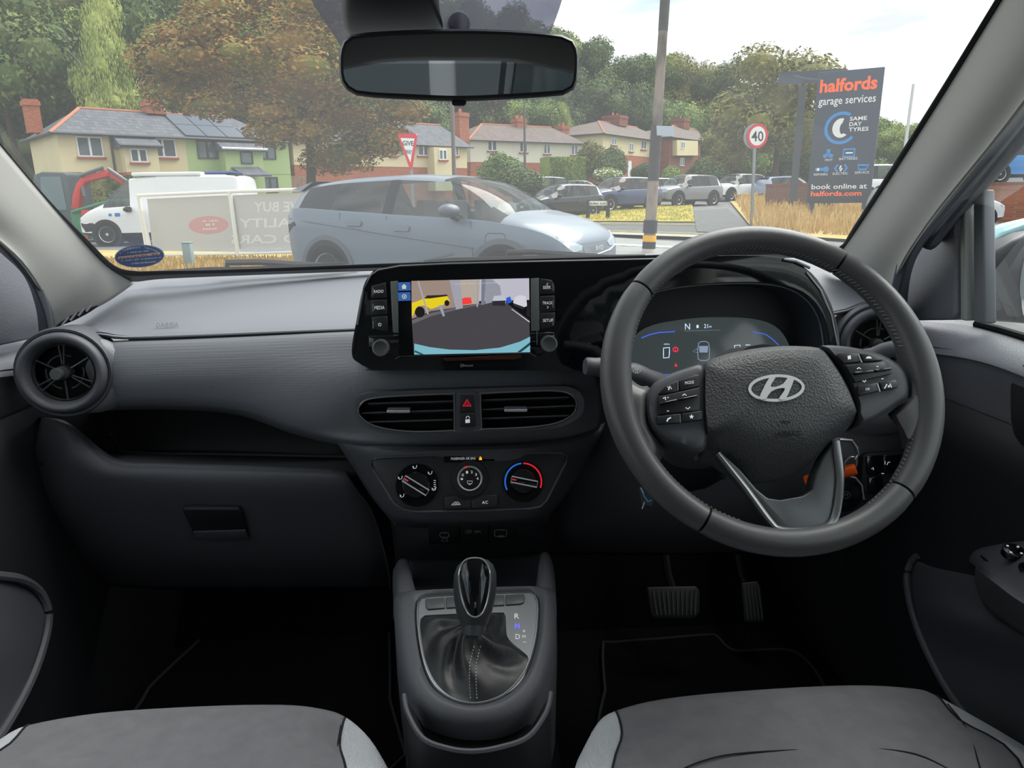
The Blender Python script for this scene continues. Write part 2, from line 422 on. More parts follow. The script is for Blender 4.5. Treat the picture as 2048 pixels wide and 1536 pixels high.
# ================================================================ A-pillars
def pillar(name, label, rows, seal, mat=TRIM):
    root = thing(name, label, 'pillar trim', (0, 1.1, 0.5), kind='thing')
    out = []
    for r_ in rows:
        base = PGo(r_[0][0], r_[0][1], 0.992); row = []
        for (x, y, dy) in r_: row.append(P(x, y, base.y + dy))
        out.append(row)
    out.append([a + (a - b) * max(.3, (1.475 - a.z) / max(a.z - b.z, .02)) for a, b in zip(out[-1], out[-2])])     # runs on up to the headliner
    sheet('trim_panel', out, mat, root, 4, 5, solid=0.004)
    out = []
    for r_ in seal: out.append([P(*p) for p in r_])
    out.append([a + (a - b) * max(.3, (1.465 - a.z) / max(a.z - b.z, .02)) for a, b in zip(out[-1], out[-2])])
    sheet('door_seal', out, RUBBER, root, 4, 5, solid=0.004)
    return root
pillar('pillar_trim', 'pale grey trim of the windscreen pillar beside the oval sticker',
       [[(270, 566, 0), (215, 604, -.05), (155, 634, -.09), (106, 660, -.12)],
        [(212, 530, 0), (168, 562, -.05), (124, 590, -.09), (94, 606, -.12)],
        [(135, 446, 0), (95, 490, -.06), (58, 520, -.10), (44, 522, -.12)],
        [(62, 362, 0), (14, 420, -.07), (-28, 446, -.10), (-46, 440, -.12)],
        [(-40, 240, 0), (-100, 310, -.07), (-140, 336, -.1), (-160, 330, -.12)]],
       [[(108, 662, 1.08), (95, 668, 1.07), (78, 672, 1.09)],
        [(100, 615, 1.06), (85, 622, 1.05), (72, 618, 1.07)],
        [(76, 560, 1.03), (60, 566, 1.02), (50, 556, 1.04)],
        [(30, 494, 1.0), (12, 506, 0.99), (8, 512, 1.01)],
        [(-40, 425, 0.96), (-52, 440, 0.95), (-60, 460, 0.97)]])
pillar('pillar_trim', 'grey trim of the windscreen pillar behind the steering wheel',
       [[(1650, 535, 0), (1700, 575, -.05), (1750, 610, -.09), (1782, 640, -.12)],
        [(1690, 492, 0), (1730, 525, -.05), (1775, 545, -.09), (1792, 552, -.12)],
        [(1760, 388, 0), (1800, 420, -.06), (1840, 442, -.10), (1856, 445, -.12)],
        [(1880, 200, 0), (1935, 235, -.07), (1985, 262, -.10), (2004, 258, -.12)],
        [(2000, 5, 0), (2065, 50, -.07), (2115, 80, -.1), (2135, 80, -.12)],
        [(2080, -120, 0), (2150, -70, -.07), (2200, -50, -.1), (2220, -60, -.12)]],
       [[(1770, 640, 1.12), (1790, 640, 1.09), (1812, 640, 1.12)],
        [(1786, 560, 1.06), (1808, 556, 1.04), (1822, 550, 1.07)],
        [(1806, 495, 1.02), (1832, 495, 1.0), (1850, 488, 1.03)],
        [(1870, 400, 0.98), (1905, 410, 0.96), (1926, 398, 0.99)],
        [(1996, 250, 0.90), (2030, 262, 0.88), (2048, 250, 0.90)],
        [(2130, 80, 0.80), (2165, 90, 0.78), (2185, 80, 0.80)]])

# ================================================================ cabin shell behind and around the camera (seen in the mirror)
cab = thing('cabin_shell', 'grey headliner, roof rails and rear pillars enclosing the cabin', 'car cabin', (0, 0, 0.35), kind='structure')
def bx(name, mat, a, b, parent=cab, bev=0.01):
    m = MB(); m.box(a, b); return m.build(name, mat, parent, bevel=bev)
vs, fs = loft([[V((x, y, z - 0.10 * (abs(x) / 0.6) ** 3)) for x in (-.62, -.5, -.25, 0, .25, .5, .62)] for y, z in ((0.70, 1.535), (0.2, 1.58), (-0.5, 1.58), (-1.2, 1.52), (-1.42, 1.47))], 3, 3)
mk('headliner', vs, fs, HEADL, cab, solid=0.03, sharp=180)
for s in (-1, 1):
    m = MB(); m.tube([(s * .60, .74, 1.45), (s * .63, .3, 1.49), (s * .63, -.5, 1.49), (s * .60, -1.3, 1.40)], 0.05, 10); m.build('roof_rail', HEADL, cab)
    m = MB(); m.box((s * .66 - .03, -.22, .5), (s * .66 + .03, -.08, 1.48)); m.build('center_pillar', HEADL, cab, bevel=.02)
    m = MB(); m.box((s * .66 - .03, -1.40, .5), (s * .66 + .03, -1.05, 1.46)); m.build('rear_pillar', HEADL, cab, bevel=.02)
    m = MB(); m.box((s * .70 - .03, -1.4, .30), (s * .70 + .03, -.12, .98)); m.build('rear_side_panel', DOORP, cab, bevel=.02)
bx('tailgate_lower', DOORP, (-.66, -1.52, .4), (.66, -1.42, 1.0))
bx('floor_pan', CARPET, (-.74, -1.5, .30), (.74, 1.5, .36))
bx('bulkhead', BLACK, (-.74, 1.50, .28), (.74, 1.53, 1.07))
m = MB(); m.add([(-.74, 1.3, .35), (.74, 1.3, .35), (.74, 1.5, .66), (-.74, 1.5, .66), (-.74, 1.32, .33), (.74, 1.32, .33), (.74, 1.52, .64), (-.74, 1.52, .64)], [(0,1,2,3),(7,6,5,4),(0,4,5,1),(1,5,6,2),(2,6,7,3),(3,7,4,0)]); m.build('toe_board', CARPET, cab)
for s in (-1, 1):
    vs, fs = loft([[V((s * x, y, z)) for y, x in ((0.75, .70), (1.0, .685), (1.2, .66), (1.5, .62))] for z in (.28, .5, .7, .95)], 3, 3)
    mk('kick_panel', vs, fs, PLASTD, cab, solid=0.006)
m = MB(); m.box((-.10, .15, .28), (.10, 1.45, .50)); m.build('floor_tunnel', CARPET, cab, bevel=.04)
bx('scuttle', BLACK, (-.74, 1.515, 1.0), (.74, 1.75, 1.06))
m = MB(); vs, fs = loft([[V((x, y + .12 * (abs(x) / .7) ** 2 * -1, z)) for x in (-.76, -.4, 0, .4, .76)] for y, z in ((1.62, 1.03), (2.0, 0.99), (2.35, .9), (2.5, .7))], 4, 4)
tag(mk('bonnet', vs, fs, M('teal_car_paint', (120, 170, 172), 0.25, coat=0.6), None, solid=0.01), 'pale teal bonnet of the car beyond the windscreen base', 'car bonnet')
rs = thing('rear_bench', 'dark grey rear bench seat behind the camera', 'seat', (0, -.9, .35))
m = MB(); m.box((-.62, -1.25, .35), (.62, -.72, .70)); m.build('bench_cushion', FAB, rs, bevel=.05, seg=3)
m = MB(); m.box((-.62, -1.42, .62), (.62, -1.24, 1.18)); m.build('bench_back', FAB, rs, bevel=.05, seg=3)
for x in (-.34, .34):
    m = MB(); m.box((x - .12, -1.42, 1.19), (x + .12, -1.32, 1.32)); m.build('headrest', FAB, rs, bevel=.03, seg=3)

# ================================================================ dashboard
db = thing('dashboard', 'wide dark grey dashboard with textured panel, storage shelf and glovebox', 'dashboard', (0, 1.15, .55))
sheet('upper_pad', [
    [(40, 690, 1.19), (150, 640, 1.24), (262, 566, 1.33), (400, 552, 1.43), (600, 545, 1.49), (800, 536, 1.51), (1000, 528, 1.51), (1200, 521, 1.51), (1310, 517, 1.49), (1500, 510, 1.42), (1650, 506, 1.33), (1725, 560, 1.22), (1790, 600, 1.17)],
    [(52, 700, 1.14), (150, 650, 1.20), (250, 590, 1.27), (400, 572, 1.34), (600, 562, 1.38), (800, 556, 1.38), (1000, 550, 1.38), (1200, 545, 1.38), (1310, 540, 1.37), (1500, 532, 1.33), (1650, 540, 1.26), (1735, 585, 1.18), (1800, 620, 1.14)],
    [(66, 705, 1.10), (160, 658, 1.15), (250, 624, 1.19), (400, 612, 1.23), (600, 602, 1.24), (800, 598, 1.24), (1000, 592, 1.24), (1200, 588, 1.24), (1310, 584, 1.24), (1500, 575, 1.22), (1650, 578, 1.18), (1740, 598, 1.14), (1810, 640, 1.11)],
    [(78, 712, 1.07), (170, 664, 1.09), (250, 655, 1.105), (400, 645, 1.115), (600, 636, 1.115), (800, 632, 1.115), (1000, 628, 1.115), (1200, 622, 1.115), (1310, 618, 1.115), (1500, 610, 1.11), (1660, 612, 1.10), (1740, 604, 1.095), (1815, 650, 1.08)],
    [(90, 722, 1.055), (180, 671, 1.06), (250, 674, 1.06), (400, 669, 1.06), (600, 661, 1.06), (800, 654, 1.06), (1000, 650, 1.06), (1200, 645, 1.06), (1310, 640, 1.06), (1500, 632, 1.06), (1670, 626, 1.06), (1742, 608, 1.06), (1818, 655, 1.06)],
    [(92, 727, 1.07), (182, 676, 1.075), (250, 679, 1.075), (400, 674, 1.075), (600, 666, 1.075), (800, 659, 1.075), (1000, 655, 1.075), (1200, 650, 1.075), (1310, 645, 1.075), (1500, 637, 1.075), (1672, 630, 1.075), (1744, 613, 1.075), (1820, 660, 1.075)]],
    DASH, db, 4, 4, solid=0.006)
# textured passenger panel that runs on below the screen and round the centre vents
sheet('textured_panel', [
    [(168, 690, 1.075), (222, 682, 1.070), (350, 677, 1.070), (530, 669, 1.070), (705, 661, 1.070), (760, 659, 1.084), (930, 655, 1.084), (1100, 650, 1.084), (1215, 645, 1.084)],
    [(168, 700, 1.058), (222, 690, 1.052), (350, 684, 1.052), (530, 676, 1.052), (705, 668, 1.050), (760, 668, 1.059), (930, 666, 1.054), (1100, 660, 1.054), (1215, 655, 1.059)],
    [(168, 735, 1.045), (222, 725, 1.035), (350, 715, 1.035), (530, 708, 1.034), (705, 705, 1.028), (760, 712, 1.029), (930, 712, 1.014), (1100, 705, 1.014), (1215, 705, 1.034)],
    [(168, 775, 1.050), (222, 765, 1.030), (350, 755, 1.026), (530, 750, 1.022), (680, 752, 1.005), (760, 748, 0.999), (930, 742, 0.989), (1100, 738, 0.989), (1200, 742, 1.009)],
    [(168, 800, 1.055), (222, 795, 1.035), (350, 790, 1.030), (500, 792, 1.022), (650, 810, 1.000), (745, 800, 0.994), (930, 790, 0.986), (1110, 784, 0.986), (1208, 790, 1.004)],
    [(168, 812, 1.060), (222, 808, 1.045), (350, 806, 1.040), (490, 816, 1.030), (620, 852, 1.008), (740, 862, 0.999), (930, 862, 0.992), (1110, 852, 0.994), (1204, 835, 1.009)],
    [(168, 818, 1.080), (222, 815, 1.065), (350, 814, 1.060), (480, 824, 1.050), (600, 864, 1.030), (725, 888, 1.000), (930, 892, 1.006), (1120, 882, 1.009), (1200, 856, 1.024)],
    [(168, 824, 1.140), (222, 821, 1.130), (350, 820, 1.130), (478, 831, 1.120), (598, 872, 1.100), (722, 896, 1.070), (930, 899, 1.074), (1120, 889, 1.074), (1200, 862, 1.094)]],
    PANEL, db, 5, 5, solid=0.004)
mb = MB(); text_px(mb, 'AIRBAG', Frame(P(335, 650, 1.10), (1, 0, 0), (0, .86, .5)), 312, 646, 357, 655, -1.5, 0.004, 0, mirror=True)
mb.build('airbag_lettering', M('airbag_letter_grey', (88, 90, 95), 0.5), db)
# side defroster grille
FD = Frame(P(158, 630, 1.13), P(200, 606, 1.155) - P(112, 652, 1.105), V((0, .3, 1)))
mb = MB(); mb.prism(FD, sm2(FD.pts([(112, 652), (140, 632), (170, 619), (196, 611), (180, 624), (150, 640), (125, 650)], 0.004), 3), 0.0, 0.006); dg = mb.build('side_defroster', BLACK, db)
for k in range(4):
    mb = MB(); x = 128 + k * 16; y = 646 - k * 9; mb.tube([FD.w(*FD.px(x - 4, y + 4, .008), .008), FD.w(*FD.px(x + 9, y - 12, .008), .008)], 0.0016, 6); mb.build('fin', DASH, dg)
# storage shelf
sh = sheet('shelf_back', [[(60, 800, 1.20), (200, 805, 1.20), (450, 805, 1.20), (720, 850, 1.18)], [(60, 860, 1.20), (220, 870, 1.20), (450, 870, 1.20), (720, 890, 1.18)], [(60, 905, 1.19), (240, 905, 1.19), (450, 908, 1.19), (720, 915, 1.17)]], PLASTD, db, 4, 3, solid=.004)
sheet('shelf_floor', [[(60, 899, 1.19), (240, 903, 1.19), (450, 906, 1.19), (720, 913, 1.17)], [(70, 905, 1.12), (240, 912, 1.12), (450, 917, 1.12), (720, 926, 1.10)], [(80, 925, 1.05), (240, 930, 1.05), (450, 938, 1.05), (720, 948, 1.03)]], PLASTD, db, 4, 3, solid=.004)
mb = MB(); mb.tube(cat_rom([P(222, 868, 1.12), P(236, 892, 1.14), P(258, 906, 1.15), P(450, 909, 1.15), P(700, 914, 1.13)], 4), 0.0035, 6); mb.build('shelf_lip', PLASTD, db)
# glovebox
gb = sheet('glovebox_lid', [
    [(86, 836, 1.075), (130, 842, 1.075), (165, 866, 1.075), (205, 900, 1.075), (245, 921, 1.075), (330, 926, 1.075), (500, 931, 1.07), (688, 939, 1.06)],
    [(82, 838, 1.055), (128, 846, 1.05), (160, 872, 1.048), (200, 906, 1.045), (240, 926, 1.04), (330, 930, 1.04), (500, 935, 1.04), (690, 943, 1.035)],
    [(72, 880, 1.05), (125, 890, 1.035), (160, 910, 1.03), (200, 930, 1.027), (240, 942, 1.025), (330, 946, 1.025), (500, 950, 1.025), (698, 956, 1.025)],
    [(66, 930, 1.06), (120, 940, 1.035), (160, 950, 1.028), (200, 960, 1.025), (240, 968, 1.025), (330, 975, 1.025), (500, 980, 1.025), (715, 985, 1.03)],
    [(80, 1010, 1.08), (125, 1015, 1.05), (165, 1018, 1.045), (205, 1020, 1.043), (245, 1022, 1.042), (330, 1024, 1.042), (500, 1026, 1.042), (745, 1030, 1.05)],
    [(150, 1112, 1.12), (180, 1114, 1.10), (210, 1116, 1.09), (240, 1118, 1.085), (280, 1120, 1.082), (350, 1122, 1.082), (500, 1124, 1.082), (772, 1120, 1.09)],
    [(190, 1170, 1.17), (210, 1172, 1.16), (240, 1174, 1.155), (270, 1176, 1.15), (300, 1178, 1.15), (370, 1180, 1.15), (500, 1180, 1.15), (780, 1180, 1.15)]],
    PLAST, db, 4, 4, solid=.004)
FG = Frame(P(420, 1045, 1.042), (1, 0, 0), (0, -.42, .9))
mb = MB(); mb.prism(FG, FG.pts([(365, 1018), (372, 1016), (476, 1016), (482, 1020), (500, 1072), (496, 1076), (396, 1076), (390, 1072)]), -.006, .0025); hd = mb.build('latch', PLASTD, gb, bevel=.002)
mb = MB(); mb.prism(FG, FG.pts([(388, 1058), (492, 1055), (499, 1072), (496, 1075), (398, 1075), (392, 1071)]), .0025, .006); mb.build('pull', PLAST, gb, bevel=.0015)
mb = MB(); mb.tube(cat_rom([P(84, 835, 1.075), P(66, 915, 1.075), P(68, 960, 1.08), P(82, 1012, 1.10), P(115, 1065, 1.12), P(160, 1115, 1.14)], 4), 0.006, 6); mb.build('end_gap', BLACK, db)
# centre fascia around the heater controls
cf = sheet('center_fascia', [
    [(672, 868, 1.04), (760, 885, 1.01), (850, 890, 1.0), (940, 890, 1.0), (1040, 886, 1.0), (1130, 872, 1.01), (1210, 845, 1.03)],
    [(676, 888, 1.02), (765, 900, .985), (850, 902, .975), (940, 900, .972), (1040, 897, .972), (1125, 890, .985), (1200, 872, 1.01)],
    [(706, 935, 1.02), (775, 945, .98), (850, 948, .968), (940, 945, .965), (1040, 942, .966), (1115, 938, .975), (1172, 925, 1.005)],
    [(740, 990, 1.02), (790, 995, .978), (855, 998, .966), (940, 996, .962), (1035, 993, .964), (1100, 988, .972), (1140, 980, 1.0)],
    [(772, 1030, 1.02), (810, 1034, .978), (860, 1038, .968), (940, 1038, .964), (1030, 1034, .966), (1075, 1028, .974), (1108, 1020, 1.0)],
    [(786, 1046, 1.04), (822, 1048, 1.0), (865, 1049, .99), (940, 1048, .988), (1020, 1046, .988), (1062, 1042, .994), (1096, 1036, 1.02)],
    [(786, 1056, 1.08), (822, 1058, 1.06), (865, 1059, 1.05), (940, 1058, 1.05), (1020, 1056, 1.05), (1062, 1052, 1.05), (1096, 1046, 1.07)]],
    PLAST, db, 4, 4, solid=.004)
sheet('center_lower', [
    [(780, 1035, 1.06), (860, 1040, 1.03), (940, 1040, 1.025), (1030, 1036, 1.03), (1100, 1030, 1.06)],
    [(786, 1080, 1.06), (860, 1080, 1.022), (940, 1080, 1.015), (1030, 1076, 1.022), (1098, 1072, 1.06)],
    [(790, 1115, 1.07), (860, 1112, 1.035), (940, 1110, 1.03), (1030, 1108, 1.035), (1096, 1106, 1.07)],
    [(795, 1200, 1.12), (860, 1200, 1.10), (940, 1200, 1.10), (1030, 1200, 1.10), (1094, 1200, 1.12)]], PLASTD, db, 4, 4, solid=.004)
# lower dash on the driver side
sheet('driver_lower_panel', [
    [(1170, 790, 1.06), (1300, 800, 1.05), (1450, 800, 1.05), (1600, 790, 1.05), (1720, 780, 1.05), (1830, 760, 1.06)],
    [(1190, 870, 1.05), (1300, 880, 1.03), (1450, 880, 1.03), (1600, 870, 1.03), (1720, 862, 1.03), (1830, 850, 1.05)],
    [(1165, 930, 1.06), (1300, 940, 1.02), (1450, 940, 1.02), (1600, 935, 1.02), (1720, 930, 1.02), (1830, 920, 1.05)],
    [(1130, 1000, 1.08), (1300, 1010, 1.03), (1450, 1010, 1.03), (1600, 1005, 1.03), (1720, 1000, 1.03), (1820, 990, 1.05)],
    [(1105, 1070, 1.12), (1300, 1070, 1.08), (1450, 1070, 1.08), (1600, 1065, 1.08), (1720, 1060, 1.08), (1800, 1050, 1.08)],
    [(1100, 1110, 1.2), (1300, 1110, 1.16), (1450, 1110, 1.16), (1600, 1105, 1.16), (1720, 1100, 1.16), (1790, 1090, 1.16)]], PLAST, db, 4, 4, solid=.004)
sheet('driver_end_panel', [
    [(1655, 650, 1.06), (1690, 640, 1.075), (1745, 625, 1.075), (1822, 665, 1.075)],
    [(1655, 740, 1.07), (1700, 740, 1.07), (1760, 730, 1.07), (1835, 740, 1.07)],
    [(1640, 830, 1.03), (1700, 830, 1.02), (1770, 826, 1.02), (1840, 820, 1.05)],
    [(1640, 880, 1.04), (1700, 878, 1.035), (1770, 872, 1.035), (1838, 865, 1.06)]], DASH, db, 4, 4, solid=.004)

# ================================================================ round air vents
def round_vent(label, cx, cy, Y, rad, tilt, yaw, knob=(0, 0), cuff=False):
    c = P(cx, cy, Y); root = thing('round_air_vent', label, 'air vent', c)
    u = V((math.cos(yaw), math.sin(yaw), 0)); fr = Frame(c, u, V((0, math.sin(tilt), math.cos(tilt))))
    r = rad
    mb = MB(); mb.lathe(fr, [(1.12 * r, -.055), (1.12 * r, -.005), (1.08 * r, .004), (1.02 * r, .003), (1.0 * r, -.002)], 48); mb.build('surround', PLAST, root)
    mb = MB(); mb.lathe(fr, [(1.0 * r, -.03), (1.0 * r, .004), (.975 * r, .012), (.92 * r, .017), (.84 * r, .017), (.77 * r, .011), (.71 * r, .0), (.69 * r, -.03)], 56); mb.build('outer_ring', PLAST, root, sharp=60)
    mb = MB(); mb.lathe(fr, [(.70 * r, -.012), (.70 * r, .001), (.68 * r, .002), (.665 * r, -.004)], 48); mb.build('barrel_rim', SATIN2, root)
    mb = MB(); mb.lathe(fr, [(.72 * r, -.004), (.69 * r, -.018), (0.001, -.019)], 32); mb.build('throat', BLACK, root)
    mb = MB()
    for g0 in (100, 200, 320):
        mb.tube([fr.w(.42 * r * math.cos(R(g)), .42 * r * math.sin(R(g)), -.004) for g in range(g0 - 35, g0 + 60, 8)], 0.0011, 5)
    mb.build('inner_ring', PLAST, root)
    for g in (84, 94, 30, 150, 205, 218, 270, 322, 335):
        gg = R(g); b = MB(); r0 = .2 * r
        b.tube([fr.w(r0 * math.cos(gg), r0 * math.sin(gg), 0), fr.w(.675 * r * math.cos(gg), .675 * r * math.sin(gg), -.001)], 0.0012, 5); b.build('vane', SATIN2, root)
    mb = MB(); a, b_ = knob[0] * r, knob[1] * r
    mb.lathe(fr, [(.17 * r, -.02), (.17 * r, .004), (.15 * r, .008)], 24, a * .4, b_ * .4, cap=True); kb = mb.build('hub', PLAST, root)
    mb = MB(); mb.lathe(fr, [(.155 * r, .004), (.15 * r, .018), (.13 * r, .021)], 24, a, b_, cap=True); mb.build('knob', SATIN2, root, sharp=50)
    if cuff:
        gs = [R(-80 + 4 * k) for k in range(33)]; L = [[fr.w(rad * math.cos(g), rad * math.sin(g), c) for g in gs for rad in [r * (1 + (.46 * max(0, math.cos((g + R(16)) * 90 / 66)) ** .8 + .01) * t)]] for t, c in ((0, .001), (.35, -.001), (.75, -.008), (1, -.02))]
        mb = MB(); mb.rings(L, cap=False, closed=False); mb.build('cuff', PANEL, root, sharp=60)
    return root, fr
round_vent('round air vent with spokes beside the passenger door', 128, 745, 1.022, 0.0585, R(6), R(10), (-.06, 0), True)
round_vent('round air vent partly hidden behind the steering wheel rim', 1754, 686, 1.03, 0.054, R(8), R(-12), (0.0, -.1))
# ================================================================ instrument binnacle with touch screen
FB = Frame(P(930, 640, .955), (1, 0, 0), (0, math.sin(R(8)), math.cos(R(8))))
bn = thing('display_binnacle', 'glossy black display housing with touch screen on the centre of the dashboard', 'display unit', P(930, 740, .98))
outer = sm2(FB.pts([(742, 547), (756, 538), (800, 530), (900, 525.5), (1100, 520.5), (1310, 516), (1420, 512), (1500, 511), (1570, 516), (1622, 545), (1655, 592), (1672, 640), (1680, 700), (1676, 780), (1660, 810), (1260, 810), (1215, 790), (1196, 760), (1170, 746), (1100, 741), (760, 741), (742, 739), (716, 725), (705, 714), (704, 690), (713, 640), (726, 575)]), 3)
hole = sm2(FB.pts([(1222, 760), (1218, 700), (1228, 650), (1262, 608), (1320, 580), (1400, 568), (1500, 564), (1570, 570), (1618, 592), (1648, 632), (1660, 690), (1660, 770), (1640, 795), (1260, 795)]), 3)
mb = MB(); mb.prism(FB, outer, -.085, 0, holes=[hole]); mb.build('housing', GLOSS, bn, bevel=.003, seg=3)
mb = MB(); edge = FB.pts([(715, 650), (727, 580), (741, 551), (757, 540), (800, 532), (900, 527.5), (1100, 522.5), (1310, 518)]); 
mb.tube([FB.w(a, b, .001) for a, b in edge], .0013, 6); mb.build('edge_trim', SATIN, bn)
mb = MB(); stp = [(1612, 545), (1640, 580), (1662, 630), (1674, 690)]; mb.tube([FB.w(*FB.px(x, y), .001) for x, y in stp], .0016, 6); mb.build('hood_edge', SATIN, bn)
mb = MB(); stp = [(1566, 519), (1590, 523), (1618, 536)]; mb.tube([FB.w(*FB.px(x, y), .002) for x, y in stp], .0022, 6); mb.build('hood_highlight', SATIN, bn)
# head unit face: lower plane under the screen and the button banks
mb = MB(); mb.prism(FB, FB.pts([(738, 700), (796, 712), (812, 706), (1062, 702), (1078, 712), (1110, 690), (1108, 665), (738, 672)]), 0, .0015); mb.build('lower_face', GLOSS, bn, bevel=.0006)
mb = MB(); stroke_px(mb, FB, [(790, 718), (800, 712), (1060, 706), (1073, 714)], .0009, .0018); stroke_px(mb, FB, [(787, 670), (799, 670), (798, 694)], .0012, .0018); stroke_px(mb, FB, [(1064, 661), (1074, 661), (1074, 690)], .0012, .0018); mb.build('bright_line', SATIN, bn)
for L in ([(781, 563), (796, 562), (798, 666), (786, 665)], [(1061, 557), (1078, 556), (1079, 661), (1062, 662)]):
    mb = MB(); mb.prism(FB, FB.pts(L), 0, .002); mb.build('side_strip', M('strip_grey', (120, 128, 126), 0.25, metal=.3), bn, bevel=.0006)
def button(parent, fr, poly, h, mat=BTN, name='button', bev=.001, c0=0.0):
    mb = MB(); mb.prism(fr, poly, c0, c0 + h); return mb.build(name, mat, parent, bevel=bev)
banks = [([(743, 572), (772, 565), (774, 596), (742, 597)], 'RADIO', (748, 580, 767, 586)), ([(742, 600), (774, 599), (775, 629), (743, 631)], 'MEDIA', (749, 612, 769, 619)), ([(743, 634), (775, 632), (776, 662), (760, 661), (747, 657)], None, (760, 649)),
         ([(1080, 557), (1103, 560), (1109, 572), (1109, 588), (1080, 589)], 'SEEK', (1086, 572, 1102, 578)), ([(1080, 592), (1109, 591), (1110, 622), (1081, 624)], 'TRACK', (1085, 603, 1105, 609)), ([(1081, 627), (1110, 625), (1109, 650), (1100, 655), (1081, 658)], 'SETUP', (1086, 638, 1106, 644))]
for L, tx, bb in banks:
    b = button(bn, FB, FB.pts(L), .003)
    mb = MB()
    if tx: text_px(mb, tx, FB, *bb[:4], -.5, .0034)
    else: stroke(mb, FB, FB.pts([(bb[0] + (4 if k % 2 == 0 else 1.9) * math.sin(R(36 * k)), bb[1] - (4 if k % 2 == 0 else 1.9) * math.cos(R(36 * k))) for k in range(10)]), .0006, .0034, 0, True)
    if tx == 'SEEK': stroke_px(mb, FB, [(1096, 566), (1093, 569), (1096, 571)], .0006, .0034)
    if tx == 'TRACK': stroke_px(mb, FB, [(1094, 612), (1097, 614.5), (1094, 617)], .0006, .0034)
    mb.build('lettering', WHITE, b)
    mb = MB(); x = 746 if L[0][0] < 900 else 1106; yy = sum(p[1] for p in L) / len(L); stroke_px(mb, FB, [(x, yy - 7), (x, yy + 8)], .0009, .0033); mb.build('marker', GREYP, b)
for cx, cy in ((763, 695), (1097, 687)):
    a, b = FB.px(cx, cy); mb = MB(); mb.lathe(FB, [(.0118, 0), (.0115, .010), (.0108, .012), (.0095, .0122)], 28, a, b); k = mb.build('dial', SATIN, bn, sharp=50)
    mb = MB(); mb.lathe(FB, [(.0095, .0122), (.008, .0115), (.0001, .0112)], 28, a, b); mb.build('dial_face', M('dial_grey', (70, 72, 74), .45), k)
mb = MB(); stroke(mb, FB, FB.pts(ell(743, 677, 3, 3, 14)), .0005, .0004, 0, True); stroke_px(mb, FB, [(743, 672), (743, 677)], .0006, .0005); stroke_px(mb, FB, [(1084, 667), (1092, 665), (1096, 664.5), (1104, 665.5), (1108, 667)], .0008, .0004)
text_px(mb, 'Bluetooth', FB, 926, 728.5, 946, 733, 0, .0004); stroke(mb, FB, FB.pts(ell(923, 731, 2, 3, 12)), .0006, .0004, 0, True); mb.build('print', GREYP, bn)
# the screen with the reversing picture
scr = thing('touch_screen_picture', 'lit screen showing the reversing camera view of a car park', 'screen', P(930, 710, .95))
SCR = FB; c0 = .0022
def sm_(name, col, es=.75): return M(name, (4, 4, 5), 0.25, emit=col, es=es, spec=.3)
def flat(name, poly, col, c, es=.75, smooth_n=0):
    mb = MB(); q = FB.pts(poly, 0); q = sm2(q, smooth_n) if smooth_n else q; mb.prism(FB, q, c - .0002, c); return mb.build(name, sm_('scr_%d_%d_%d' % col, col, es), scr, smooth=False)
mb = MB(); mb.prism(FB, FB.pts([(796, 563), (824, 561), (1059, 557), (1061, 705), (829, 711), (798, 712)]), 0, c0 - .0003); mb.build('panel', M('screen_black', (5, 7, 12), .12), scr)
flat('sky', [(823, 562), (1058, 556.5), (1058.5, 600), (824, 605)], (176, 174, 186), c0)
flat('tarmac', [(824, 640), (862, 622), (900, 612), (960, 606), (1010, 604), (1058.5, 640), (1060, 704), (828, 709)], (66, 64, 68), c0 + .0001)
flat('showroom', [(823, 562), (905, 560), (910, 615), (862, 622), (824, 638)], (146, 128, 118), c0 + .0002)
flat('showroom_wall', [(905, 560), (960, 559), (958, 607), (910, 613)], (168, 156, 146), c0 + .0002)
flat('building', [(970, 559), (985, 559), (1000, 572), (1004, 600), (970, 608)], (138, 140, 150), c0 + .0002)
flat('kerb', [(824, 640), (862, 626), (910, 616), (960, 607), (962, 609), (912, 620), (864, 632), (825, 648)], (96, 94, 98), c0 + .0003)
flat('yellow_car', [(824, 606), (836, 602), (846, 598), (852, 592), (880, 592), (894, 591), (900, 602), (894, 606), (884, 611), (862, 618), (850, 611), (836, 612), (830, 622), (826, 632), (824, 632)], (216, 194, 30), c0 + .0004)
flat('yellow_car_wheel', ell(840, 624, 10, 11, 16), (26, 24, 24), c0 + .0005); flat('yellow_car_wheel', ell(894, 606, 5, 6, 14), (26, 24, 24), c0 + .0005)
flat('yellow_car_window', [(848, 597), (854, 591), (880, 590), (894, 589), (896, 592), (860, 597)], (44, 36, 34), c0 + .0005)
flat('red_car', [(922, 598), (930, 595), (942, 595), (944, 607), (924, 610)], (228, 60, 56), c0 + .0004)
flat('column', [(899, 560), (920, 560), (926, 616), (912, 619)], (150, 150, 160), c0 + .0006); flat('column', [(963, 559), (971, 559), (969, 609), (962, 610)], (112, 116, 132), c0 + .0006)
flat('mullion', [(835, 562), (838, 562), (858, 628), (855, 629)], (160, 158, 162), c0 + .0006); flat('mullion', [(954, 559), (957, 559), (956, 614), (953, 614)], (150, 152, 160), c0 + .0006)
flat('bollard', [(877, 611), (884, 610), (890, 632), (886, 633)], (140, 150, 158), c0 + .0006)
flat('silver_car', [(984, 604), (988, 592), (1008, 590), (1012, 604), (1010, 609), (985, 609)], (178, 180, 190), c0 + .0004); flat('silver_car_lower', [(984, 602), (1011, 601), (1010, 612), (985, 611)], (40, 40, 46), c0 + .0005)
flat('blue_car', [(1012, 596), (1020, 593), (1024, 604), (1014, 608)], (40, 84, 190), c0 + .0005)
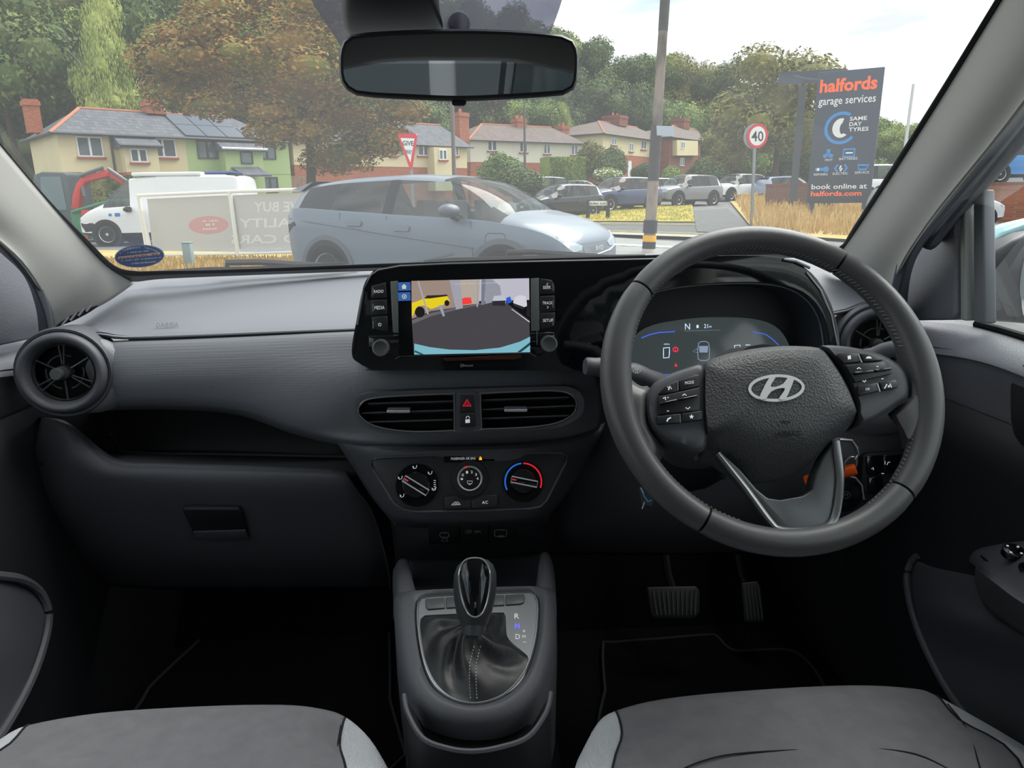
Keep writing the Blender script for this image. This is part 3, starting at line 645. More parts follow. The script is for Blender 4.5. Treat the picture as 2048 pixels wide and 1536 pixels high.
flat('white_car', [(1026, 604), (1030, 594), (1040, 590), (1052, 593), (1054, 612), (1044, 616), (1028, 609)], (196, 196, 204), c0 + .0005); flat('white_car_lower', [(1026, 606), (1048, 614), (1047, 619), (1027, 612)], (40, 42, 46), c0 + .0006)
flat('bay_line', [(1022, 618), (1024, 618), (1059, 643), (1059, 645)], (210, 208, 206), c0 + .0004)
flat('dark_car', [(1054, 604), (1059, 601), (1059.5, 636), (1052, 630)], (30, 30, 34), c0 + .0006)
flat('bumper', [(829, 687), (860, 694), (900, 699), (950, 700), (1000, 695), (1040, 683), (1060, 673), (1060, 704), (829, 709)], (116, 172, 186), c0 + .0005)
flat('bumper_gap', [(830, 700), (848, 708), (842, 709), (829, 704)], (40, 84, 92), c0 + .0006); flat('bumper_gap', [(1060, 684), (1034, 704), (1042, 704), (1060, 690)], (36, 60, 70), c0 + .0006)
for y in (565, 585):
    h = flat('menu_key', [(796, y), (821, y - 1), (822, y + 16), (797, y + 17)], (52, 92, 150), c0 + .0003, .7)
    mb = MB()
    if y == 565: mb.prism(FB, FB.pts([(808.5, 568), (814, 573), (812.5, 573), (812.5, 578), (804.5, 578), (804.5, 573), (803, 573)]), c0 + .0003, c0 + .0006)
    else: stroke(mb, FB, FB.pts(ell(809, 593, 4, 4, 14)), .0010, c0 + .0006, 0, True); mb.prism(FB, FB.pts(ell(809, 593, 1.6, 1.6, 8)), c0 + .0004, c0 + .0006)
    mb.build('icon', WHITE, h)
mb = MB(); text_px(mb, 'Check your surroundings', FB, 910, 566, 1003, 570, -2.5, c0 + .0008); mb.build('caption', M('caption_grey', (150, 150, 152), .5, emit=(190, 190, 194), es=.6), scr)
# amber reflection strip below the screen: painted on as a thin brown plate
mb = MB(); mb.prism(FB, FB.pts([(885, 716), (1040, 708), (1044, 716), (1030, 719), (890, 722)]), 0, .0012); mb.build('painted_reflection', M('painted_reflection', (70, 38, 24), .12), bn, bevel=.0004)

# ================================================================ instrument cluster
ic = thing('instrument_cluster', 'digital instrument cluster behind the steering wheel', 'instrument cluster', P(1420, 780, 1.02))
mb = MB(); mb.rings([[FB.w(x, y, -.004) for x, y in hole], [FB.w(x, y, -.07) for x, y in scl(hole, .96)], [FB.w(x, y, -.084) for x, y in scl(hole, .95)]], cap=True); mb.build('hood', M('hood_black', (52, 55, 62), .5), ic, sharp=60)
mb = MB(); mb.tube([FB.w(x, y, -.012) for x, y in scl(hole, .975)], .0008, 5, True); mb.build('hood_line', GREYP, ic)
FC = Frame(FB.w(*FB.px(1420, 700), -.075), (1, 0, 0), (0, math.sin(R(14)), math.cos(R(14))))
lens = sm2(FC.pts([(1240, 760), (1252, 700), (1290, 656), (1370, 638), (1450, 634), (1520, 640), (1560, 660), (1582, 700), (1590, 760), (1580, 790), (1260, 790)]), 4)
mb = MB(); mb.prism(FC, lens, -.004, 0); mb.build('display', M('cluster_lcd', (58, 66, 68), .16, emit=(58, 65, 67), es=.55, spec=.8), ic, bevel=.001)
CW = M('cluster_white', (200, 215, 230), .5, emit=(190, 215, 240), es=.75); CB = M('cluster_blue', (60, 90, 210), .5, emit=(70, 100, 230), es=.7); CR = M('cluster_red', (210, 40, 60), .5, emit=(225, 40, 65), es=.8); CG = M('cluster_grey', (110, 118, 120), .5, emit=(130, 140, 145), es=.4)
mb = MB(); c = .0006
text_px(mb, 'N', FC, 1370, 647, 1380, 659, 0, c); text_px(mb, '21', FC, 1408, 648, 1416, 656, 0, c); text_px(mb, 'mi', FC, 1418, 651, 1423, 655, 0, c); text_px(mb, 'MPH', FC, 1328, 687, 1339, 690, 0, c)
stroke_px(mb, FC, [(1327, 696), (1339, 695), (1339, 705), (1338, 715), (1327, 716), (1327, 706)], .0013, c, 0, True)
stroke_px(mb, FC, [(1469, 700), (1469, 691), (1480, 690), (1481, 700)], .0011, c); stroke_px(mb, FC, [(1491, 690), (1500, 690), (1500, 697)], .0011, c)
mb.prism(FC, FC.pts([(1393, 650), (1397, 650), (1397, 656), (1393, 656)]), 0, c); mb.build('readout', CW, ic)
mb = MB(); stroke_px(mb, FC, [(1368, 662), (1440, 660)], .0006, c); mb.build('rule', CG, ic)
mb = MB(); stroke_px(mb, FC, [(1283, 676), (1300, 669), (1318, 665), (1350, 663)], .0015, c); stroke_px(mb, FC, [(1290, 750), (1340, 749)], .0013, c); stroke_px(mb, FC, [(1505, 664), (1530, 668), (1545, 678), (1557, 690)], .0012, c); mb.build('arc', CB, ic)
mb = MB(); stroke(mb, FC, FC.pts(ell(1351, 699, 5, 4.5, 16)), .0014, c, 0, True); stroke_px(mb, FC, [(1351, 696), (1351, 702)], .001, c); mb.prism(FC, FC.pts([(1351, 726), (1353, 729), (1355, 733), (1349, 733)]), 0, c); mb.build('warning_lamp', CR, ic)
mb = MB(); body = FC.pts([(1397, 686), (1402, 683), (1412, 683), (1417, 686), (1419, 700), (1418, 718), (1412, 721), (1401, 721), (1396, 718), (1395, 700)]); stroke(mb, FC, body, .0011, c, 0, True); stroke_px(mb, FC, [(1395, 697), (1385, 703), (1395, 705)], .0006, c); mb.prism(FC, FC.pts([(1398, 692), (1416, 692), (1415, 705), (1399, 705)]), 0, c); mb.build('car_icon', M('car_icon', (150, 165, 185), .5, emit=(140, 155, 180), es=.5), ic)

# ================================================================ centre vents
FV = Frame(P(937, 820, .957), (1, -.0, 0), (0, math.sin(R(10)), math.cos(R(10))))
cv = thing('centre_air_vent', 'twin horizontal air vents with hazard switch below the touch screen', 'air vent', P(937, 860, .985))
ol = sm2(FV.pts([(706, 815), (710, 797), (728, 787), (765, 783), (930, 777), (1105, 772), (1145, 775), (1163, 790), (1168, 810), (1160, 832), (1130, 850), (1085, 858), (935, 863), (790, 866), (745, 858), (717, 842)]), 4)
hl = sm2(FV.pts([(718, 824), (728, 802), (760, 794), (820, 790), (903, 787), (908, 790), (909, 856), (904, 860), (830, 862), (775, 857), (738, 845)]), 3)
hr = sm2(FV.pts([(961, 790), (966, 786), (1050, 782), (1110, 781), (1140, 788), (1152, 806), (1144, 828), (1112, 845), (1060, 853), (968, 857), (963, 853)]), 3)
mb = MB(); mb.prism(FV, ol, -.03, .006, holes=[hl, hr]); mb.build('frame', PLAST, cv, bevel=.003, seg=3)
mb = MB()
for h in (hl, hr): mb.tube([FV.w(x, y, .006) for x, y in h], .0013, 6, True)
mb.build('bright_lip', SATIN, cv)
for h in (hl, hr):
    mb = MB(); mb.rings([[FV.w(x, y, .002) for x, y in h], [FV.w(x, y, -.019) for x, y in scl(h, .98)]]); mb.build('throat', BLACK, cv)
def slat(xa, xb, ya, yb, w=.009):
    A = FV.px(xa, ya); B = FV.px(xb, yb); mb = MB()
    mb.add([FV.w(*A, -.002), FV.w(*B, -.002), FV.w(B[0], B[1] - .004, -.016), FV.w(A[0], A[1] - .004, -.016), FV.w(A[0], A[1] - .002, -.002), FV.w(B[0], B[1] - .002, -.002), FV.w(B[0], B[1] - .006, -.016), FV.w(A[0], A[1] - .006, -.016)],
           [(0, 1, 2, 3), (7, 6, 5, 4), (0, 4, 5, 1), (1, 5, 6, 2), (2, 6, 7, 3), (3, 7, 4, 0)]); mb.build('slat', PLAST, cv)
for xa, xb, ya, yb in ((735, 905, 806, 801), (722, 907, 825, 819), (735, 905, 843, 838), (964, 1138, 799, 793), (964, 1150, 818, 810), (964, 1138, 836, 830)): slat(xa, xb, ya, yb)
for cx, cy in ((798, 820), (1031, 818)):
    mb = MB(); mb.prism(FV, FV.pts(rrect(cx - 23, cy - 5.5, cx + 23, cy + 5.5, 3)), -.002, .006); tb = mb.build('vent_tab', PLAST, cv, bevel=.001)
    mb = MB(); mb.prism(FV, FV.pts(rrect(cx - 23, cy - 1, cx + 23, cy + 4.5, 2)), .006, .0085); mb.build('chrome_strip', CHROME, tb, bevel=.0008)
hz = button(cv, FV, FV.pts([(918, 790), (948, 789), (950, 822), (919, 823)]), .004, name='hazard_switch', c0=.006)
mb = MB(); stroke_px(mb, FV, [(934, 799), (926, 812), (942, 812)], .0016, .0106, 0, True); stroke_px(mb, FV, [(934, 804), (930, 810), (938, 810)], .0009, .0106, 0, True); mb.build('triangle', RED, hz)
lk = button(cv, FV, FV.pts([(919, 825), (950, 824), (951, 850), (920, 852)]), .004, name='lock_switch', c0=.006)
mb = MB(); mb.prism(FV, FV.pts([(931, 837), (940, 836.5), (940, 843.5), (931, 844)]), .0102, .0105); stroke_px(mb, FV, [(932.5, 837), (932.5, 834), (935.5, 832), (938.5, 834), (938.5, 837)], .0009, .0104); mb.build('padlock', WHITE, lk)
mb = MB(); stroke_px(mb, FV, [(917, 788), (949, 787), (951, 823)], .0009, .0075); stroke_px(mb, FV, [(917, 788), (919, 823)], .0009, .0075); mb.build('switch_rim', SATIN, cv)

# ================================================================ heater controls
FH = Frame(P(938, 965, .957), (1, 0, 0), (0, math.sin(R(22)), math.cos(R(22))))
hv = thing('heater_control_panel', 'black heater control panel with three rotary knobs', 'heater controls', P(938, 1020, .96))
ol = FH.pts([(744, 924), (752, 918), (770, 916), (900, 911), (1100, 907), (1126, 908), (1133, 914), (1130, 926), (1092, 1000), (1080, 1012), (1060, 1016), (950, 1020), (835, 1022), (808, 1018), (788, 1004), (748, 938)])
mb = MB(); mb.prism(FH, ol, -.03, .002); mb.build('plate', M('heater_plate', (40, 41, 45), .5, bump=.15, bscale=900), hv, bevel=.002)
mb = MB(); mb.tube([FH.w(x, y, .001) for x, y in inset(ol, -.001)], .002, 6, True); mb.build('plate_rim', PLAST, hv)
mb = MB(); mb.prism(FH, FH.pts([(888, 913), (989, 910), (989, 922), (889, 925)]), .002, .003); pl = mb.build('airbag_lamp', GLOSS, hv)
mb = MB(); text_px(mb, 'PASSENGER AIR BAG', FH, 902, 915, 951, 920, -1, .0034); mb.build('lettering', WHITE, pl)
mb = MB(); mb.prism(FH, FH.pts(ell(961, 913.5, 2, 2, 10)), .003, .0034); mb.prism(FH, FH.pts([(958.5, 916), (963.5, 916), (964, 920), (958, 920)]), .003, .0034); mb.build('lamp', AMBER, pl)
def knob(cx, cy, rr, ang, name='rotary_knob'):
    a, b = FH.px(cx, cy); mb = MB(); mb.lathe(FH, [(rr, .001), (rr * 1.0, .005), (rr * .97, .0065), (rr * .66, .0065), (rr * .63, .009)], 44, a, b); k = mb.build(name, GLOSS, hv, sharp=50)
    mb = MB(); mb.lathe(FH, [(rr * .63, .006), (rr * .61, .014), (rr * .55, .017), (0.0001, .0175)], 36, a, b); mb.build('cap', M('knob_black', (26, 28, 30), .25), k, sharp=50)
    d = V((math.cos(ang), math.sin(ang))); n = V((-d.y, d.x)); q = []
    for s, t in ((-.62, -.14), (.66, -.14), (.66, .14), (-.62, .14)): q.append((a + d.x * s * rr + n.x * t * rr, b + d.y * s * rr + n.y * t * rr))
    mb = MB(); mb.prism(FH, q, .012, .026); mb.build('grip', GLOSS, k, bevel=.0012)
    mb = MB(); stroke(mb, FH, q, .0019, .0263, 0, True); mb.build('grip_edge', M('bright_trim', (214, 216, 218), .3, metal=.3), k)
    e0 = V((a, b)) - d * (rr * .58); mb = MB(); stroke(mb, FH, [e0, e0 + d * (rr * .2)], .0016, .0266); mb.build('pointer', RED, k)
    return k, a, b
k1, a1, b1 = knob(834, 970, .0305, R(-33))
mb = MB()
for g, kind in ((95, 0), (155, 0), (215, 0), (40, 0), (345, 1)):
    x = a1 + .0255 * math.cos(R(g)); y = b1 + .0255 * math.sin(R(g))
    stroke(mb, FH, [(x - .003, y + .002), (x - .001, y - .002), (x + .002, y - .001), (x + .003, y + .003)], .0009, .0068); stroke(mb, FH, [(x - .003, y - .001), (x - .001, y + .001)], .0007, .0068)
for k in range(5): stroke(mb, FH, [(a1 + .0245, b1 + .006 - k * .003), (a1 + .0275, b1 + .0055 - k * .003)], .001, .0068)
mb.build('airflow_symbols', WHITE, k1)
a2, b2 = FH.px(940, 957); mb = MB(); mb.lathe(FH, [(.0185, .001), (.0182, .012), (.017, .0145), (.0155, .013)], 40, a2, b2); k2 = mb.build('fan_knob', M('bright_trim', (214, 216, 218)), hv, sharp=60)
mb = MB(); mb.lathe(FH, [(.0157, .012), (.015, .0125), (.0001, .0125)], 36, a2, b2); mb.build('fan_face', M('fan_black', (20, 21, 24), .4), k2)
mb = MB(); mb.lathe(FH, [(.027, .002), (.026, .004), (.019, .004)], 36, a2, b2); mb.build('fan_collar', M('heater_plate', (30, 31, 34)), k2)
mb = MB()
for tx, x, y in (('0', 925.5, 950), ('1', 934, 944.5), ('2', 943.5, 944), ('3', 952, 949), ('4', 955, 957)): text_px(mb, tx, FH, x - 2, y - 2.6, x + 2, y + 2.6, 0, .0128)
stroke_px(mb, FH, [(934, 962), (945, 962), (944, 967), (935, 967)], .0006, .0128, 0, True); stroke_px(mb, FH, [(937, 969), (942, 969)], .0006, .0128); stroke_px(mb, FH, [(921.5, 957), (926, 957)], .001, .0128); stroke_px(mb, FH, [(921.5, 959), (926, 959)], .001, .0128); mb.build('numbers', WHITE, k2)
mb = MB(); mb.lathe(FH, [(.0186, .0125), (.0165, .0146)], 6, a2, b2, arc=(R(100), R(116))); mb.build('fan_pointer', RED, k2)
k3, a3, b3 = knob(1046, 963, .0292, R(-13))
for col, g0, g1, nm in ((BLUE, 205, 94, 'cold_arc'), (RED, 88, -22, 'hot_arc')):
    mb = MB(); stroke(mb, FH, [(a3 + .0262 * math.cos(R(g0 + (g1 - g0) * k / 14)), b3 + .0262 * math.sin(R(g0 + (g1 - g0) * k / 14))) for k in range(15)], .0022, .0069); mb.build(nm, col, k3)
for L, nm in (([(889, 994), (915, 992), (920, 996), (928, 999.5), (942, 1000), (942, 1016), (890, 1017)], 'recirculation_button'), ([(943, 1000), (950, 999), (958, 995), (966, 990), (993, 989), (996, 992), (995, 1013), (943, 1016)], 'air_conditioning_button')):
    b = button(hv, FH, FH.pts(L), .004, name=nm, c0=.002); mb = MB()
    if nm[0] == 'a': text_px(mb, 'A/C', FH, 964, 1002, 976, 1008, -.5, .0064)
    else:
        stroke_px(mb, FH, [(903, 1010), (906, 1007), (910, 1004), (916, 1004), (919, 1007), (921, 1009)], .0006, .0064, 0, True); stroke_px(mb, FH, [(909, 1008), (913, 1006.5), (916, 1008)], .0006, .0064)
    mb.build('symbol', WHITE, b)

# ================================================================ sockets
FP_ = Frame(P(950, 1065, 1.008), (1, 0, 0), (0, math.sin(R(-6)), math.cos(R(-6))))
pp = thing('socket_panel', 'black socket panel with USB ports and 12V outlet under the heater controls', 'socket panel', P(945, 1100, 1.02))
for L, nm in (([(856, 1046), (918, 1043), (919, 1084), (858, 1086)], 'usb_c_socket'), ([(920, 1043), (976, 1041), (977, 1082), (921, 1084)], 'power_outlet'), ([(978, 1041), (1038, 1038), (1036, 1080), (979, 1082)], 'usb_a_socket')):
    b = button(pp, FP_, FP_.pts(L), .005, mat=M('socket_black', (16, 17, 20), .45), name=nm); mb = MB(); c = .0056
    if nm == 'usb_c_socket': stroke(mb, FP_, FP_.pts(rrect(880, 1061.5, 898, 1070.5, 4)), .0009, c, 0, True); stroke_px(mb, FP_, [(885, 1066), (893, 1066)], .0008, c); stroke(mb, FP_, FP_.pts(rrect(884, 1073, 895, 1078.5, 1)), .0006, c, 0, True); stroke_px(mb, FP_, [(889, 1074), (889, 1077)], .0006, c)
    elif nm == 'power_outlet': text_px(mb, '12V', FP_, 932, 1060, 944, 1067, -.4, c); text_px(mb, '180W', FP_, 949, 1061, 962, 1066, -.4, c)
    else: stroke(mb, FP_, FP_.pts(rrect(989, 1056, 1013, 1069, 3)), .0009, c, 0, True); stroke_px(mb, FP_, [(994, 1060), (1008, 1059.5)], .0012, c); text_px(mb, 'USB', FP_, 995, 1070.5, 1007, 1075, -.4, c)
    mb.build('marking', GREYP, b)
# ================================================================ centre console and gear lever
def radial(poly, n, c=None):
    c = c or (sum(p[0] for p in poly) / len(poly), sum(p[1] for p in poly) / len(poly)); out = []; m = len(poly)
    for k in range(n):
        g = 2 * math.pi * k / n; d = (math.cos(g), math.sin(g)); best = None
        for i in range(m):
            ax, ay = poly[i][0] - c[0], poly[i][1] - c[1]; bx_, by_ = poly[(i + 1) % m][0] - c[0], poly[(i + 1) % m][1] - c[1]
            ex, ey = bx_ - ax, by_ - ay; den = d[0] * ey - d[1] * ex
            if abs(den) < 1e-12: continue
            t = (ax * ey - ay * ex) / den; s = (ax * d[1] - ay * d[0]) / den
            if t > 0 and -1e-6 <= s <= 1 + 1e-6 and (best is None or t > best): best = t
        best = best or 0.001; out.append((c[0] + d[0] * best, c[1] + d[1] * best))
    return out
FK = Frame(P(950, 1300, .772), (1, 0, 0), (0, .17, .041))
cs = thing('centre_console', 'dark grey centre console with oval gear surround between the seats', 'console', (0, .7, .38))
plate_px = [(832, 1216), (838, 1201), (852, 1193), (920, 1189), (1050, 1184), (1068, 1188), (1077, 1202), (1078, 1225), (1073, 1280), (1055, 1340), (1022, 1383), (985, 1404), (945, 1411), (905, 1402), (868, 1376), (846, 1330), (834, 1265)]
boot_px = [(840, 1246), (845, 1235), (862, 1231), (1002, 1226), (1011, 1234), (1013, 1268), (1022, 1285), (1052, 1310), (1057, 1322), (1046, 1358), (1015, 1388), (975, 1403), (945, 1406), (905, 1396), (873, 1368), (852, 1325), (843, 1280)]
out_px = [(794, 1180), (787, 1215), (795, 1300), (812, 1368), (845, 1416), (895, 1438), (946, 1444), (1000, 1437), (1050, 1412), (1085, 1366), (1106, 1290), (1112, 1215), (1106, 1172), (1050, 1168), (950, 1171), (850, 1174)]
cc = FK.px(950, 1295); NK = 72
p0 = radial(sm2(FK.pts(plate_px), 3), NK, cc); pb = radial(sm2(FK.pts(boot_px), 3), NK, cc); p2 = radial(sm2(FK.pts(out_px), 3), NK, cc)
mid = [((a[0] * .55 + b[0] * .45), (a[1] * .55 + b[1] * .45)) for a, b in zip(p0, p2)]
mb = MB(); W_ = FK.w
mb.rings([[W_(x, y, -.004) for x, y in p0], [W_(x, y, .002) for x, y in inset(p0, -.002)], [W_(x, y, .004) for x, y in mid], [W_(x, y, -.006) for x, y in p2], [W_(x, y, -.10) for x, y in inset(p2, -.004)], [W_(x, y, -.28) for x, y in inset(p2, -.006)]], cap=False)
mb.build('body', PLAST, cs, sharp=60)
mb = MB(); mb.rings([[W_(x, y, -.004) for x, y in pb], [W_(x, y, .001) for x, y in pb], [W_(x, y, .001) for x, y in inset(p0, .0015)], [W_(x, y, -.002) for x, y in p0]], cap=False)
gp = mb.build('gear_plate', M('gear_plate_grey', (132, 134, 138), .4, metal=.3), cs, sharp=50)
mb = MB(); mb.tube([W_(x, y, .0012) for x, y in inset(p0, .002)], .0012, 6, True); mb.build('plate_edge', SATIN, gp)
for L in ([(851, 1201), (889, 1198), (890, 1219), (856, 1222), (852, 1216)], [(892, 1198), (925, 1196), (925, 1217), (893, 1219)], [(980, 1194), (1008, 1193), (1009, 1213), (980, 1215)], [(1011, 1193), (1047, 1191), (1050, 1196), (1048, 1208), (1040, 1211), (1012, 1213)]):
    button(gp, FK, FK.pts(L), .003, M('blank_grey', (78, 80, 83), .45), 'blank_button', c0=.0005)
mb = MB(); text_px(mb, 'R', FK, 1029, 1227, 1038, 1237, 0, .0016); text_px(mb, 'D', FK, 1031, 1268, 1040, 1278, 0, .0016)
stroke_px(mb, FK, [(1045, 1262), (1051, 1262)], .0007, .0016); stroke_px(mb, FK, [(1048, 1259), (1048, 1265)], .0007, .0016); text_px(mb, 'M', FK, 1045, 1270, 1051, 1276, 0, .0016); stroke_px(mb, FK, [(1046, 1284), (1052, 1284)], .0008, .0016); mb.build('gear_letters', WHITE, gp)
mb = MB(); text_px(mb, 'N', FK, 1030, 1247, 1039, 1257, 0, .0016, 0, .02); mb.build('lit_letter', M('lit_blue', (90, 90, 230), .5, emit=(90, 90, 255), es=.9), gp)
# cheeks that rise to the dashboard and the tray between them
for L in ([[(786, 1140, .99), (800, 1118, .99), (818, 1122, .985), (822, 1160, .97)], [(785, 1165, .95), (798, 1148, .94), (822, 1150, .935), (828, 1180, .93)], [(786, 1200, .90), (797, 1184, .885), (826, 1186, .88), (838, 1205, .88)], [(786, 1240, .88), (792, 1225, .86), (810, 1225, .85), (830, 1228, .85)]],
          [[(1106, 1128, .99), (1096, 1106, .99), (1080, 1110, .985), (1076, 1150, .97)], [(1110, 1155, .95), (1100, 1140, .94), (1078, 1142, .935), (1072, 1172, .93)], [(1113, 1195, .90), (1104, 1178, .885), (1080, 1178, .88), (1068, 1196, .88)], [(1114, 1235, .88), (1108, 1220, .86), (1094, 1220, .85), (1078, 1224, .85)]]):
    sheet('cheek', L, PLAST, cs, 4, 4, solid=.004)
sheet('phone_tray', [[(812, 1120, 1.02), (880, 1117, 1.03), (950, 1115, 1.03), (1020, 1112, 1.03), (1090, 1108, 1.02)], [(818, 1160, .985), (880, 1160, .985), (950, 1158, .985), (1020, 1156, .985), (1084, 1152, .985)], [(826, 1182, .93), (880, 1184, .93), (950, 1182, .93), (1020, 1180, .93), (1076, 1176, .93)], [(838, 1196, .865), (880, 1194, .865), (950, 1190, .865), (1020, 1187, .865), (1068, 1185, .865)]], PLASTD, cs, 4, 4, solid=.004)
# rear part of the console: sunken bin with a U-shaped lip
us = cat_rom([P(808, 1390, .70), P(815, 1425, .675), P(845, 1476, .64), (P(895, 1497, .625)), P(946, 1503, .62), P(1000, 1495, .625), P(1056, 1474, .64), P(1092, 1425, .675), P(1102, 1385, .70)], 5)
mb = MB(); lo = [p + V((0, -.01, -.20)) for p in us]; b2_ = [p + V((0, .0, -.03)) * 1 + (V((-.015, .70, .64)) - p) * .25 for p in us]
n = len(us); mb.add(us + lo, [(i, i + 1, n + i + 1, n + i) for i in range(n - 1)]); mb.add(us + b2_, [(i, i + 1, n + i + 1, n + i) for i in range(n - 1)]); mb.build('bin_wall', PLASTD, cs, sharp=50)
mb = MB(); mb.tube(us, .003, 6); mb.build('bin_lip', PLAST, cs)
mb = MB(); mb.add(b2_, [tuple(range(n))]); mb.build('bin_floor', BLACK, cs)
mb = MB(); mb.box((-.085, .1, .34), (.075, .62, .585)); mb.build('rear_box', PLASTD, cs, bevel=.015, seg=3)
# gear lever
gl_ = thing('gear_lever', 'automatic gear lever with glossy black chrome-ringed knob and leather boot', 'gear lever', P(948, 1300, .77))
bt = P(948, 1250, .772); tp = P(951, 1116, .805); ax = (tp - bt); Lk = ax.length; ax.normalize(); kx = V((1, 0, 0)); ky = ax.cross(kx).normalized() * -1
if ky.y > 0: ky = -ky
loops = []
for t, hw, dp in ((0.0, .0165, .014), (.08, .0185, .016), (.2, .0225, .019), (.38, .0255, .021), (.58, .027, .021), (.76, .0265, .020), (.89, .0225, .016), (.96, .016, .011), (1.0, .006, .004)):
    c = bt + ax * (Lk * t); loops.append([c + kx * (hw * math.cos(g)) + ky * (dp * math.sin(g)) for g in (2 * math.pi * k / 32 for k in range(32))])
mb = MB(); mb.rings(loops); mb.build('knob', M('knob_satin', (64, 66, 68), .4), gl_)
fn = Frame(bt + ax * (Lk * .58), kx, ax + ky * -.12)
if fn.n.dot(CAM - fn.o) < 0: fn = Frame(fn.o, -kx, ax)
co_ = (bt + ax * (Lk * .60) + ky * .0232)
fn = Frame(co_, kx, ax - ky * 0.10)
ins = sm2([(0, .034), (.012, .031), (.0185, .018), (.0185, .002), (.0145, -.018), (.008, -.031), (0, -.035), (-.008, -.031), (-.0145, -.018), (-.0185, .002), (-.0185, .018), (-.012, .031)], 3)
mb = MB(); mb.rings([[fn.w(x, y, -.016) for x, y in ins], [fn.w(x, y, .0 - 14 * x * x) for x, y in ins], [fn.w(x, y, .0016 - 14 * x * x) for x, y in scl(ins, .85)], [fn.w(x, y, .0026) for x, y in scl(ins, .3)]]); ki = mb.build('gloss_insert', GLOSS, gl_, sharp=60)
mb = MB(); mb.tube([fn.w(x, y, .0002 - 14 * x * x) for x, y in ins], .0011, 6, True); mb.build('chrome_ring', CHROME, ki)
mb = MB(); mb.tube([bt - ax * .010, bt + ax * .002], .0152, 24); mb.build('collar', SATIN2, gl_)
rr = random.Random(3); loops = []; nb = bt - ax * .008
for q, (t, lift) in enumerate(((0, -.002), (.10, .004), (.28, .004), (.48, .008), (.68, .018), (.86, .8), (1, 1))):
    L = []
    for k, (x, y) in enumerate(pb):
        g = 2 * math.pi * k / NK; base = FK.w(x, y, 0)
        nk = nb + V((.0135 * math.cos(g), .0135 * math.sin(g) * .9, .004))
        wr = (.006 * math.sin(g * 5 + q * 1.3) + .004 * math.sin(g * 9 + q * 2.1)) * (math.sin(math.pi * t) ** .8) * 1.3
        s = t ** .8; p = base.lerp(nk, s)
        h = (math.sin(math.pi * t) * -.004) if t < .7 else 0
        if 2.3 < g < 3.9: wr += .010 * math.exp(-((t - .35) / .18) ** 2) * math.sin((g - 2.3) / 1.6 * math.pi)
        L.append(p + FK.n * (wr + h))
    loops.append(L)
mb = MB(); mb.rings([cat_rom(c, 1, True) for c in loops], cap=False); mb.build('boot', BOOT, gl_, sub=1, sharp=180)
from mathutils.bvhtree import BVHTree
bbv = BVHTree.FromPolygons([tuple(v) for v in mb.v], mb.f)
def on_mesh(x, y, lift=.0012):
    d = ray(x, y).normalized(); h = bbv.ray_cast(CAM, d); return h[0] - d * lift if h[0] is not None else None
mb = MB()
def on_boot(x, y, c=.003):
    return FK.w(*FK.px(x, y, c), c)
for xo in (-6, 7):
    for k in range(17):
        t = k / 17; y0 = 1292 + t * 108; x0 = 948 + xo - 3 * math.sin(t * 3) + (6 if t < .3 else 0) * (1 - t / .3)
        a = on_mesh(x0, y0); b = on_mesh(x0 - .5, y0 + 3.6)
        if a is not None and b is not None: mb.tube([a, b], .0006, 4)
o = mb.build('stitching', M('stitch_light', (170, 170, 165), .7), gl_); o['kind'] = 'stuff'

# ================================================================ steering wheel
T_ = R(32); FW = Frame((.318, .739, 1.049), (1, 0, 0), (0, math.sin(T_), math.cos(T_)))
sw = thing('steering_wheel', 'dark grey leather steering wheel with three spokes and silver emblem', 'steering wheel', FW.o)
def wang(x, y): a, b = FW.px(x, y); return math.atan2(b, a)
S1, S2, S3, S4 = wang(1290, 586), wang(1684, 516), wang(1793, 976), wang(1407, 1042)
def minor(g):
    k = math.exp(-((math.atan2(math.sin(g), math.cos(g)) - .03) / .5) ** 2) + math.exp(-((math.atan2(math.sin(g - math.pi), math.cos(g - math.pi)) + .02) / .5) ** 2)
    return .0146 + .0026 * k
def rim(g0, g1, name='rim_section'):
    while g1 < g0: g1 += 2 * math.pi
    n = max(8, int((g1 - g0) / R(4))); mb = MB(); loops = []
    for i in range(n + 1):
        g = g0 + (g1 - g0) * i / n; e = math.sin(math.pi * i / n); rm = minor(g) * (.96 if i in (0, n) else 1); c = V((math.cos(g), math.sin(g))); RM = .1885 - minor(g)
        loops.append([FW.w(c.x * (RM + rm * math.cos(t)), c.y * (RM + rm * math.cos(t)), rm * 1.08 * math.sin(t)) for t in (2 * math.pi * k / 20 for k in range(20))])
    mb.rings(loops, cap=False); mb.add(loops[0], [tuple(range(20))]); mb.add(loops[-1], [tuple(range(20))]); return mb.build(name, LEATH, sw, sharp=50)
gp_ = R(.45)
rim(S2 + gp_, S1 - gp_); rim(S1 + gp_, S4 + 2 * math.pi - gp_ if S4 < S1 else S4 - gp_); rim(S4 + gp_, S3 - gp_); rim(S3 + gp_, S2 - gp_)
mb = MB(); mb.tube([FW.w(.1735 * math.cos(2 * math.pi * k / 90), .1735 * math.sin(2 * math.pi * k / 90), 0) for k in range(90)], .0125, 12, True); mb.build('rim_core', BLACK, sw)
mb = MB()
for k in range(200):
    g = 2 * math.pi * k / 200; d = math.degrees(g)
    if 165 < d < 204 or 338 < d or d < 12 or 250 < d < 300: continue
    rm = minor(g); RM = .1885 - rm; t0, t1 = R(158), R(176)
    for sgn in (1,):
        A = [(RM + (rm + .0002) * math.cos(t)) for t in (t0, t1)]; Bz = [(rm + .0004) * 1.08 * math.sin(t) for t in (t0, t1)]
        mb.tube([FW.w(A[0] * math.cos(g), A[0] * math.sin(g), Bz[0]), FW.w(A[1] * math.cos(g + R(1.1)), A[1] * math.sin(g + R(1.0)), Bz[1])], .0006, 4)
